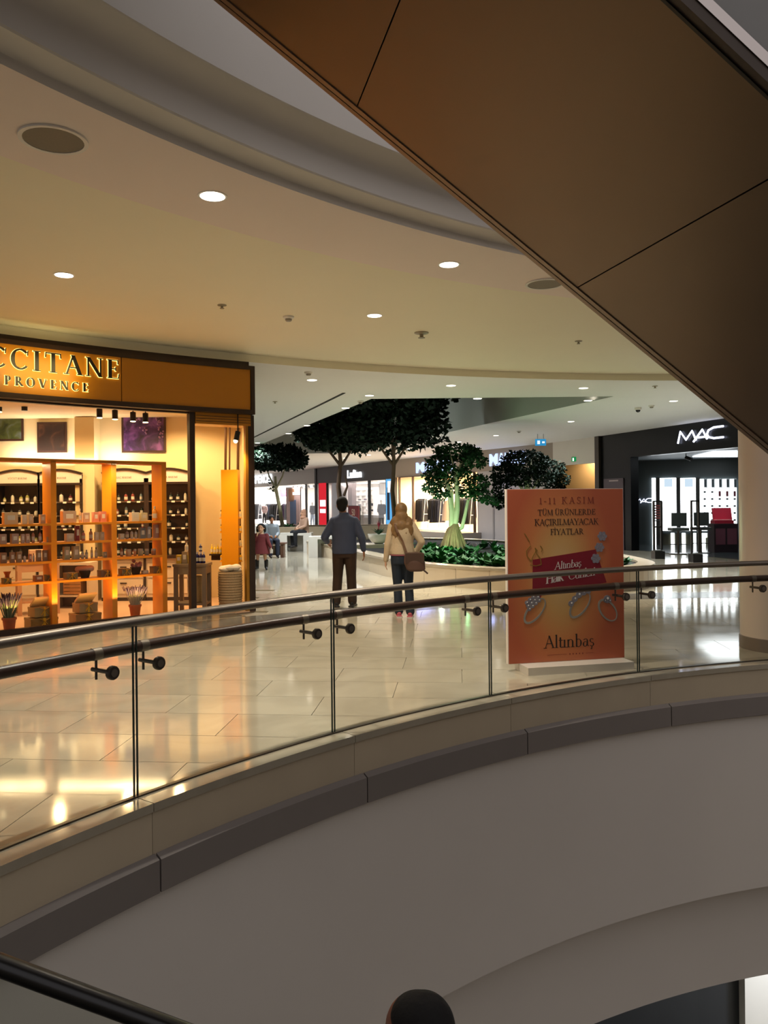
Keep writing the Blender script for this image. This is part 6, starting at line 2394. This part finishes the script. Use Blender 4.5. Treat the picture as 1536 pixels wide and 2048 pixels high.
for S in 'LR':
    b = MB()
    foot(b, Pw['ank' + S], 1.0, Pw['yaw' + S])
    b.box(Vector(Pw['ank' + S]) + Vector((0, .05, -.072)), (.08, .25, .024), -Pw['yaw' + S])
    sh_ = solidify_body(b, 'shoe', mat('pink_trainer', '#c05a66', .6), wom, .008, 4)
    MB().box(Vector(Pw['ank' + S]) + Vector((0, .05, -.078)), (.086, .262, .014), -Pw['yaw' + S]).build('sole', mat('white_sole', '#d8d0c4', .6), sh_, world=False)
b = MB()
c = Vector(Pw['head'])
b.ball(c + Vector((0, -.02, .03)), (.092, .10, .10), 18, 12)
for x, y, z, r in ((0, -.07, -.08, .09), (-.06, -.07, -.14, .07), (.065, -.06, -.15, .075), (0, -.09, -.2, .085), (-.07, -.08, -.24, .06), (.08, -.08, -.25, .065), (.03, -.10, -.29, .06), (-.04, -.10, -.30, .055), (.10, -.05, -.20, .05), (-.09, -.04, -.16, .05)):
    b.ball(c + Vector((x * 1.35, y, z * 1.12)), (r * 1.12, r * .66, r * 1.3), 12, 8)
for k in range(13):
    x = -.13 + .0217 * k
    b.cone(c + Vector((x * .8, -.11, -.2)), .022, c + Vector((x * 1.15, -.105 + .02 * (k % 2), -.36 - .03 * (k % 3))), .008)
solidify_body(b, 'hair', M_hair_bl, wom, .009, 10)
# shoulder bag carried by the woman
M_bag = mat('brown_leather', '#5a3f33', .55, var=.12, scale=8, bump=.3)
bag = thing('shoulder_bag', 'brown leather crossbody bag hanging at the right hip of the woman', 'bag', wp_ + Vector((.17, -.19, .70)))
bw_ = Vector((.17, -.215, .83))
b = MB()
b.loft([(bw_.x + sx_, bw_.y, bw_.z + z, rx, ry) for z, rx, ry, sx_ in ((-.15, .09, .03, .02), (-.12, .14, .055, .02), (-.02, .155, .065, .0), (.08, .14, .055, -.01), (.13, .12, .03, -.01))], 18)
bb_ = solidify_body(b, 'bag_body', M_bag, bag, .009, 5)
off = Matrix.Translation(-Vector((.17, -.19, .70)))
bb_.data.transform(off)
xform(MB().box(bw_ + Vector((0, -.055, .05)), (.27, .03, .15), 0, Matrix.Rotation(.25, 4, 'X')), off).build('flap', mat('dark_brown_leather', '#4a332a', .5), bag, world=False)
xform(MB().tube([bw_ + Vector((.12, -.02, -.12)), bw_ + Vector((.19, -.02, -.18))], .014, 6), off).build('tassel', MATS['dark_brown_leather'], bag, world=False)
st_ = MB()
pts = [bw_ + Vector((-.11, .02, .11)), Vector((0.0, -.155, 1.12)), Vector((-.07, -.155, 1.25)), Vector((-.105, -.12, 1.36)), Vector((-.10, -.02, 1.42)), Vector((-.09, .09, 1.36))]
for a, c_ in zip(pts[:-1], pts[1:]):
    st_.beam(a, c_, .03, .006, (0, 1, .2))
xform(st_, off).build('strap', mat('tan_strap', '#6a4a30', .5), bag, world=False)

# ---- girl facing the camera
gp_ = onz(523, 1139, 0)
Pg = dict(g=.62,
    torso=[(0, 0, .50, .12, .09), (0, 0, .62, .115, .085), (0, 0, .78, .11, .08), (0, 0, .88, .115, .075), (0, 0, .92, .06, .05)],
    neck=(0, 0, .90), head=(0, .015, 1.055), hs=.92, handscale=.62, fs=.7,
    shL=(-.11, 0, .875), elL=(-.16, .06, .70), wrL=(-.22, .08, .56), hdL=(-.2, .1, -1),
    shR=(.11, 0, .875), elR=(.15, .08, .74), wrR=(.055, .16, .86), hdR=(-.4, .1, .8),
    hipL=(-.065, 0, .52), kneeL=(-.08, .01, .30), ankL=(-.10, 0, .065), yawL=-.3,
    hipR=(.065, 0, .52), kneeR=(.075, .01, .30), ankR=(.09, 0, .065), yawR=.2)
girl, body = adult('person', 'little girl in a dark red dress and black boots facing the camera', gp_, PI - .1, M_skin2, Pg, .007)
face(girl, Pg['head'], .92)
girl.scale = (1.25, 1.15, 1.0)
M_dress = mat('wine_red_dress', '#6e2a2c', .85, var=.12, scale=12)
b = MB()
b.loft([(0, 0, .40, .20, .16), (0, 0, .55, .165, .135), (0, 0, .70, .135, .105), (0, 0, .84, .135, .095), (0, 0, .905, .08, .065)], 20)
for S, sg in (('L', -1), ('R', 1)):
    b.cone(Pg['sh' + S], .05, Pg['el' + S], .042)
    e, w = Vector(Pg['el' + S]), Vector(Pg['wr' + S])
    b.cone(e, .042, e + (w - e) * .85, .034)
solidify_body(b, 'dress', M_dress, girl, .009, 5)
for S in 'LR':
    b = MB()
    b.cone(Vector(Pg['ank' + S]) + Vector((0, 0, .16)), .045, Pg['ank' + S], .038)
    foot(b, Pg['ank' + S], .82, Pg['yaw' + S])
    solidify_body(b, 'boot', mat('black_boot', '#15110f', .4), girl, .008, 4)
b = MB()
c = Vector(Pg['head'])
b.ball(c + Vector((0, -.025, .035)), (.085, .088, .09), 16, 10)
b.ball(c + Vector((-.075, -.03, -.03)), (.03, .04, .09), 10, 8)
b.ball(c + Vector((.075, -.03, -.03)), (.03, .04, .09), 10, 8)
solidify_body(b, 'hair', M_hair_bk, girl, .008, 3)
MB().cone((0, .10, .63), .015, (.03, .10, .58), .012).cone((0, .10, .63), .015, (-.03, .10, .58), .012).build('bow', mat('pale_bow', '#c9b8a8', .7), girl, world=False, smooth=True)
q = wm(girl) @ Vector((-.235, .10, .47))
tag(MB().box(q, (.07, .03, .10)).build('paper_bag', mat('white_paper', '#d8d2c6', .8)), 'small white paper bag in the hand of the girl', 'bag')

# ---- seated people by the benches
def seated(loc, rz, label, skin, top, legs, hairm, scarf=False):
    P = dict(g=.9,
        torso=[(0, 0, .50, .17, .13), (0, 0, .62, .155, .12), (0, .0, .80, .16, .12), (0, .01, .95, .175, .11), (0, .01, 1.02, .13, .085), (0, .02, 1.05, .06, .055)],
        neck=(0, .02, 1.03), head=(0, .05, 1.20), hs=.97, handscale=.9,
        shL=(-.16, .01, .97), elL=(-.20, .08, .74), wrL=(-.10, .28, .66), shR=(.16, .01, .97), elR=(.20, .08, .74), wrR=(.10, .28, .66),
        hipL=(-.09, .02, .53), kneeL=(-.11, .43, .52), ankL=(-.11, .42, .09), hipR=(.09, .02, .53), kneeR=(.11, .43, .52), ankR=(.11, .42, .09))
    t, body = adult('person', label, loc, rz, skin, P, .011)
    face(t, P['head'], .97)
    b = MB()
    b.loft([(0, 0, .47, .19, .15), (0, 0, .62, .18, .14), (0, 0, .80, .185, .14), (0, .01, .94, .195, .13), (0, .01, 1.01, .14, .10), (0, .02, 1.05, .075, .07)], 18)
    for S in 'LR':
        b.cone(P['sh' + S], .07, P['el' + S], .056)
        e, w = Vector(P['el' + S]), Vector(P['wr' + S])
        b.cone(e, .056, e + (w - e) * .9, .042)
    solidify_body(b, 'top', top, t, .012, 5)
    b = MB()
    b.loft([(0, 0, .42, .17, .14), (0, .02, .52, .18, .15), (0, .02, .58, .16, .13)], 16)
    for S in 'LR':
        b.cone(P['hip' + S], .10, P['knee' + S], .08)
        b.cone(P['knee' + S], .078, P['ank' + S], .062)
    solidify_body(b, 'trousers', legs, t, .012, 5)
    for S in 'LR':
        b = MB()
        foot(b, P['ank' + S], 1.05)
        solidify_body(b, 'shoe', mat('dark_shoe', '#1d1512', .5), t, .010, 3)
    b = MB()
    c = Vector(P['head'])
    b.ball(c + Vector((0, -.022, .03)), (.092, .098, .10), 16, 10)
    if scarf:
        b.ball(c + Vector((0, -.03, -.06)), (.10, .09, .12), 14, 10)
        b.ball(c + Vector((0, 0, -.17)), (.13, .11, .06), 14, 8)
    else:
        b.ball(c + Vector((0, -.055, -.03)), (.075, .05, .08), 12, 8)
    solidify_body(b, 'headscarf' if scarf else 'hair', hairm, t, .010, 3)
    return t


s1 = at(609, 1003, 27.9)
seated(Vector((s1.x, 27.85, .14)), PI / 2 + .6, 'person in a peach headscarf sitting on the white bench left of the man', M_skin2, mat('beige_coat', '#b49078', .85), M_cloth[0], mat('peach_scarf', '#c08f72', .85), True)
s2 = at(499, 1003, 24.95)
seated(Vector((s2.x, 24.92, 0)), PI - .4, 'person in a pale top sitting on the wooden bench beside the yellow shop corner', M_skin2, mat('pale_top', '#cfc6bb', .85), mat('tan_trousers', '#8a6f5a', .85), mat('brown_hair', '#3c2618', .6))
s3 = at(543, 1003, 25.0)
seated(Vector((s3.x, 24.95, 0)), PI + .3, 'person in grey clothes sitting on the wooden bench right behind the girl', M_skin, mat('grey_jacket', '#767c80', .85), M_cloth[1], M_hair_bk)

# ---- shopper inside the clothing shop and mannequins
def mannequin(loc, label, top, legs, rz, shade):
    P = dict(g=.85,
        torso=[(0, 0, .88, .15, .11), (0, 0, .98, .15, .11), (0, 0, 1.12, .13, .095), (0, 0, 1.28, .16, .11), (0, 0, 1.38, .17, .10), (0, 0, 1.44, .12, .08), (0, 0, 1.47, .06, .055)],
        neck=(0, 0, 1.44), head=(0, .02, 1.62), shL=(-.17, 0, 1.40), elL=(-.23, -.03, 1.12), wrL=(-.22, .06, .90), shR=(.17, 0, 1.40), elR=(.25, -.05, 1.14), wrR=(.18, .10, 1.0),
        hipL=(-.085, 0, .90), kneeL=(-.09, .02, .49), ankL=(-.10, 0, .09), hipR=(.085, 0, .90), kneeR=(.09, .05, .49), ankR=(.11, .06, .09))
    t, body = adult('mannequin', label, loc, rz, shade, P, .013)
    t['category'] = 'mannequin'
    b = MB()
    b.loft([(0, 0, .84, .185, .14), (0, 0, 1.0, .18, .135), (0, 0, 1.14, .165, .12), (0, 0, 1.3, .185, .13), (0, 0, 1.4, .19, .115), (0, 0, 1.46, .09, .08)], 16)
    for S in 'LR':
        b.cone(P['sh' + S], .07, P['el' + S], .058)
        b.cone(P['el' + S], .058, P['wr' + S], .045)
    solidify_body(b, 'jacket', top, t, .014, 4)
    b = MB()
    b.loft([(0, 0, .80, .16, .12), (0, 0, .92, .16, .12)], 14)
    for S in 'LR':
        b.cone(P['hip' + S], .095, P['knee' + S], .072)
        b.cone(P['knee' + S], .07, P['ank' + S], .06)
    solidify_body(b, 'trousers', legs, t, .014, 4)


M_mq = mat('white_mannequin', '#d8d4ce', .4)
q = FP.pt(FP.shift(-.5).s(763), .10, -.5)
tag(MB().box(q - Vector((0, 0, .05)), (.6, .6, .1)).build('mannequin_plinth', M_iron), 'low white plinth under the mannequin of the charcoal shop', 'plinth')
mannequin(q, 'mannequin in a black jacket and grey trousers beside the blue lit panel', M_cloth[0], M_cloth[4], 2.7, M_mq)
q = FP.pt(FP.shift(-1.0).s(625), .005, -1.0)
mannequin(q, 'mannequin in a black top and pale jeans at the edge of the clothing shop', M_cloth[0], mat('pale_jeans', '#8fa6c4', .85), 2.6, M_mq)
q = FP.pt(FP.shift(-.6).s(529), .005, -.6)
mannequin(q, 'mannequin in a dusty pink top between the black clothes racks', mat('dusty_pink', '#a58b88', .85), M_cloth[0], 2.6, M_mq)

# ---- rider on the lower escalator, seen from behind at the bottom edge
ax = Vector((math.cos(EP), math.sin(EP), 0))
tgt = at(836, 2003, 2.2)
kst = round(((Vector((tgt.x, tgt.y, 0)) - Vector((H0.x, H0.y, 0))).dot(ax)) / STEP)
sc_step = H0 - en * .6 + la * (kst * STEP) + Vector((0, 0, -.97))
rl = Vector((tgt.x, tgt.y, sc_step.z + .001))
htop = at(836, 1968, 2.2).z
Pr = {k: (tuple(v) if isinstance(v, tuple) else v) for k, v in Pm.items()}
Pr.update(elL=(-.27, -.03, 1.13), wrL=(-.26, .08, .90), hdL=(0, .2, -1), head=(0, .02, 1.645), elR=(.27, -.03, 1.13), wrR=(.26, .08, .90), kneeL=(-.10, .03, .5), ankL=(-.11, -.0, .09), ankR=(.11, .0, .09), hs=1.0)
rider, body = adult('person', 'dark-haired head of a man riding down the lower escalator', rl, R_(60), mat('skin_brown', '#8a5640', .55), Pr)
sc_r = (htop - rl.z) / 1.797
rider.scale = (sc_r, sc_r, sc_r)
b = MB()
b.loft([(0, 0, .86, .20, .145), (0, 0, 1.08, .20, .142), (0, 0, 1.25, .21, .145), (0, -.005, 1.37, .225, .135), (0, -.005, 1.45, .16, .10), (0, 0, 1.50, .085, .08)], 20)
for S, sg in (('L', -1), ('R', 1)):
    b.cone(Pr['sh' + S], .08, Pr['el' + S], .064)
    e, w = Vector(Pr['el' + S]), Vector(Pr['wr' + S])
    b.cone(e, .063, e + (w - e) * .9, .047)
solidify_body(b, 'jacket', mat('black_jacket', '#17161a', .8), rider, .010, 6)
b = MB()
b.loft([(0, 0, .80, .17, .125), (0, 0, .97, .172, .125)], 18)
for S in 'LR':
    b.cone(Vector(Pr['hip' + S]), .105, Pr['knee' + S], .08)
    b.cone(Pr['knee' + S], .08, Pr['ank' + S], .07)
solidify_body(b, 'trousers', M_cloth[1], rider, .010, 5)
for S in 'LR':
    b = MB()
    foot(b, Pr['ank' + S], 1.1)
    solidify_body(b, 'shoe', MATS['dark_shoe'], rider, .009, 3)
b = MB()
c = Vector(Pr['head'])
b.ball(c + Vector((0, -.040, .034)), (.086, .090, .096), 22, 16)
b.ball(c + Vector((0, -.020, .056)), (.080, .082, .066), 20, 12)
b.ball(c + Vector((0, -.066, -.03)), (.080, .055, .085), 16, 12)
for k in (-1, 1):
    b.ball(c + Vector((k * .062, -.025, .005)), (.020, .045, .05), 10, 8)
solidify_body(b, 'hair', M_hair_bk, rider, .006, 5)
face(rider, Pr['head'], 1.0)
# ---------------------------------------------------------------- orange advertising board behind the railing
pa, pb = at(1013, 1003, 7.92), at(1246, 1003, 8.2)
PP = Plane(pa, pb)
PW = (Vector((pb.x - pa.x, pb.y - pa.y, 0))).length
PZ0, PZ1 = .075, 1.81
PHH = PZ1 - PZ0
po = thing('advertising_board', 'tall orange jewellery advertising board on a white foot behind the glass railing', 'poster', PP.pt(PW / 2, 0))
PP.box(0, PW, PZ0, PZ1, .05, -.05).build('board', mat('white_board_edge', '#e9dfd2', .5), po)
mp = bpy.data.materials.new('poster_print')
mp.use_nodes = True
nt = mp.node_tree
tc = nt.nodes.new('ShaderNodeTexCoord')
sep = nt.nodes.new('ShaderNodeSeparateXYZ')
nt.links.new(tc.outputs['Generated'], sep.inputs[0])


def mnode(op, a, b=None):
    m = nt.nodes.new('ShaderNodeMath')
    m.operation = op
    for i, v in enumerate((a, b)):
        if v is None:
            continue
        if isinstance(v, (int, float)):
            m.inputs[i].default_value = v
        else:
            nt.links.new(v, m.inputs[i])
    return m.outputs[0]


dx_ = mnode('MULTIPLY', mnode('SUBTRACT', sep.outputs[0], .45), 1.35)
dz_ = mnode('SUBTRACT', sep.outputs[2], .50)
rr_ = mnode('SQRT', mnode('ADD', mnode('MULTIPLY', dx_, dx_), mnode('MULTIPLY', dz_, dz_)))
rp = nt.nodes.new('ShaderNodeValToRGB')
els = rp.color_ramp.elements
els[0].position, els[0].color = .02, (*lin('#cfae78'), 1)
els[1].position, els[1].color = .62, (*lin('#b25a3a'), 1)
e = els.new(.22); e.color = (*lin('#c99a5c'), 1)
e = els.new(.40); e.color = (*lin('#c47846'), 1)
nt.links.new(rr_, rp.inputs[0])
nt.links.new(rp.outputs[0], nt.nodes['Principled BSDF'].inputs['Base Color'])
nt.nodes['Principled BSDF'].inputs['Roughness'].default_value = .35
pr = PP.box(0.008, PW - .004, PZ0 + .004, PZ1 - .004, .004, .0).build('print', mp, po)
PM = PP.M(0, PZ0, .004)
if (PP.M(0, PZ0) @ Vector((1, 0, 0)) - PP.pt(1, PZ0)).length > .1:
    PM = PP.M(PW, PZ0, .004)


def uv(x, y):
    """crop pixel of the photographed board to board metres"""
    l = 152 + (y - 90) * 25 / 1700
    r = 1272 + (y - 90) * 18 / 1640
    u = (x - l) / (r - l)
    top = 92
    bot = 1790 - u * 82
    return u * PW, (bot - y) / (bot - top) * PHH


M_pd = mat('poster_dark_text', '#2a1a12', .5)
M_pr = mat('poster_red_text', '#7c2a1e', .5)
M_pw = mat('poster_white_text', '#cfc4bc', .5)
M_prib = mat('poster_ribbon', '#7c1424', .4, var=.15, scale=3)
M_dia = mat('poster_diamond', '#858087', .3, var=.5, scale=60)
M_silver = mat('poster_silver', '#948e84', .3, var=.25, scale=25)
M_gold = mat('poster_gold', '#8a6a2c', .35)


def ptext(text, x0, x1, yb, yt, material, T=.13, N=.05, shear=0.0, rot=0.0):
    (u0, v0), (u1, _) = uv(x0, yb), uv(x1, yb)
    h = uv(x0, yt)[1] - v0
    W_ = u1 - u0
    tr = .05
    for _i in range(30):
        ch, w = set_text(text, h, tr, T, N, shear)
        if abs(w - W_) < .002:
            break
        tr += (W_ - w) / h / max(1, len(text) - 1)
    c, s = math.cos(rot), math.sin(rot)
    polys = [[(u0 + x * c - y * s, v0 + x * s + y * c) for x, y in q] for g, P in ch for q in P]
    for g, P in ch:
        flat([[(u0 + x * c - y * s, v0 + x * s + y * c) for x, y in q] for q in P], PM, .0015, .0004).build('letter', material, pr)


ptext('1-11 KASIM', 460, 985, 236, 172, M_pr, .11, .05)
ptext('TÜM ÜRÜNLERDE', 445, 1000, 346, 292, M_pd)
ptext('KAÇIRILMAYACAK', 415, 1030, 444, 384, M_pd)
ptext('FİYATLAR', 565, 885, 535, 478, M_pd)
rib = [uv(*q) for q in ((400, 775), (1000, 675), (1110, 990), (1000, 1010), (485, 1120), (470, 1155), (440, 1130), (398, 1105))]
flat([[rib[0], rib[1], rib[2], rib[3], rib[4]], [rib[0], rib[4], rib[7]], [rib[4], rib[5], rib[6], rib[7]]], PM, .001, .0).build('ribbon', M_prib, pr)


def above(b_):
    return b_


def ptext2(text, x0, y0, x1, y1, hpx, material, T=.12):
    (u0, v0), (u1, v1) = uv(x0, y0), uv(x1, y1)
    h = hpx / 1660 * PHH
    L = math.hypot(u1 - u0, v1 - v0)
    rot = math.atan2(v1 - v0, u1 - u0)
    tr = .05
    for _i in range(30):
        ch, w = set_text(text, h, tr, T, .05, .2)
        if abs(w - L) < .002:
            break
        tr += (L - w) / h / max(1, len(text) - 1)
    c, s = math.cos(rot), math.sin(rot)
    polys = [[(u0 + x * c - y * s, v0 + x * s + y * c) for x, y in q] for g, P in ch for q in P]
    for g, P in ch:
        flat([[(u0 + x * c - y * s, v0 + x * s + y * c) for x, y in q] for q in P], PM, .0015, .0012).build('letter', material, pr)


ptext2('Altınbaş', 605, 872, 865, 836, 72, M_pw)
ptext2('Halk', 520, 1010, 695, 975, 92, M_pw, .17)
ptext2('Günleri', 738, 968, 1000, 922, 84, M_pw)
ptext('Altınbaş', 510, 995, 1632, 1510, M_pd, .13, .045)
(u0, v0), (u1, v1) = uv(540, 1697), uv(985, 1680)
flat([[(u0, v0), (u0 + .21, v0), (u0 + .21, v0 + .003), (u0, v0 + .003)], [(u1 - .09, v0), (u1, v0), (u1, v0 + .003), (u1 - .09, v0 + .003)]] +
     [[(u0 + .24 + k * .035, v0 - .006), (u0 + .252 + k * .035, v0 - .006), (u0 + .252 + k * .035, v0 + .008), (u0 + .24 + k * .035, v0 + .008)] for k in range(5)], PM, .0015, .0004).build('lettering', M_pr, pr)


def ellipse_band(cx, cy, ra, rb, rot, w0, w1, a0=0, a1=360, n_=40):
    out = []
    (uc, vc) = uv(cx, cy)
    k = PHH / 1660
    for i in range(n_):
        q = []
        for t, o in ((i, 0), (i + 1, 0), (i + 1, 1), (i, 1)):
            a = R_(a0 + (a1 - a0) * t / n_)
            w = (w0 + (w1 - w0) * abs(math.sin(a / 2))) * k
            x, y = (ra * k - o * w) * math.cos(a), (rb * k - o * w) * math.sin(a)
            q.append((uc + x * math.cos(R_(rot)) - y * math.sin(R_(rot)), vc + x * math.sin(R_(rot)) + y * math.cos(R_(rot))))
        out.append(q)
    return out


def gem(cx, cy, r, n_=8):
    (u, v) = uv(cx, cy)
    k = PHH / 1660 * r
    return [(u + k * math.cos(2 * PI * i / n_), v + k * math.sin(2 * PI * i / n_)) for i in range(n_)]


def ring(cx, cy, ra, rb, rot, gems):
    flat(ellipse_band(cx, cy, ra, rb, rot, 10, 22), PM, .003, .0004).build('ring_print', M_silver, pr)
    b = flat([gem(x, y, r) for x, y, r in gems], PM, .004, .0006)
    b.build('gem_print', M_dia, pr)
    flat([gem(x + r * .15, y - r * .2, r * .35, 4) for x, y, r in gems], PM, .005, .0008).build('gem_sparkle', mat('sparkle', '#f2eeea', .2), pr)


ring(420, 1270, 150, 75, 48, [(345 + 30 * i + 12 * j, 1190 - 28 * i + 30 * j, 22) for i in range(4) for j in range(3)])
ring(850, 1210, 150, 80, 50, [(765, 1195, 30), (800, 1150, 32), (840, 1110, 34), (885, 1085, 34), (930, 1070, 32)])
ring(1120, 1255, 130, 82, -50, [(1115, 1150, 40), (1095, 1165, 18), (1140, 1165, 18)])
flw = []
for cx_, cy_ in ((1065, 548), (1038, 655), (1003, 762)):
    for k in range(6):
        a = k * PI / 3
        flw.append(gem(cx_ + 30 * math.cos(a), cy_ + 30 * math.sin(a), 19))
    flw.append(gem(cx_, cy_, 16))
flat(flw, PM, .003, .0016).build('gem_print', M_dia, pr)
neck = []
for pts in ([(320, 520), (345, 560), (370, 605)], [(380, 640), (340, 690), (345, 740), (385, 790), (400, 745), (430, 690), (420, 660), (445, 690)], [(425, 690), (440, 720), (470, 760), (480, 820), (430, 835), (375, 825)], [(470, 640), (490, 670), (480, 700)]):
    for (x0, y0), (x1, y1) in zip(pts[:-1], pts[1:]):
        (a, b), (c, d) = uv(x0, y0), uv(x1, y1)
        nx, ny = -(d - b), (c - a)
        L = math.hypot(nx, ny)
        nx, ny = nx / L * .004, ny / L * .004
        neck.append([(a - nx, b - ny), (c - nx, d - ny), (c + nx, d + ny), (a + nx, b + ny)])
flat(neck, PM, .0015, .0018).build('necklace_print', M_gold, pr)['kind'] = 'stuff'
PP.box(.12, PW - .02, .0, PZ0, .34, -.12).build('foot', mat('white_foot', '#d8cfc2', .4), po)
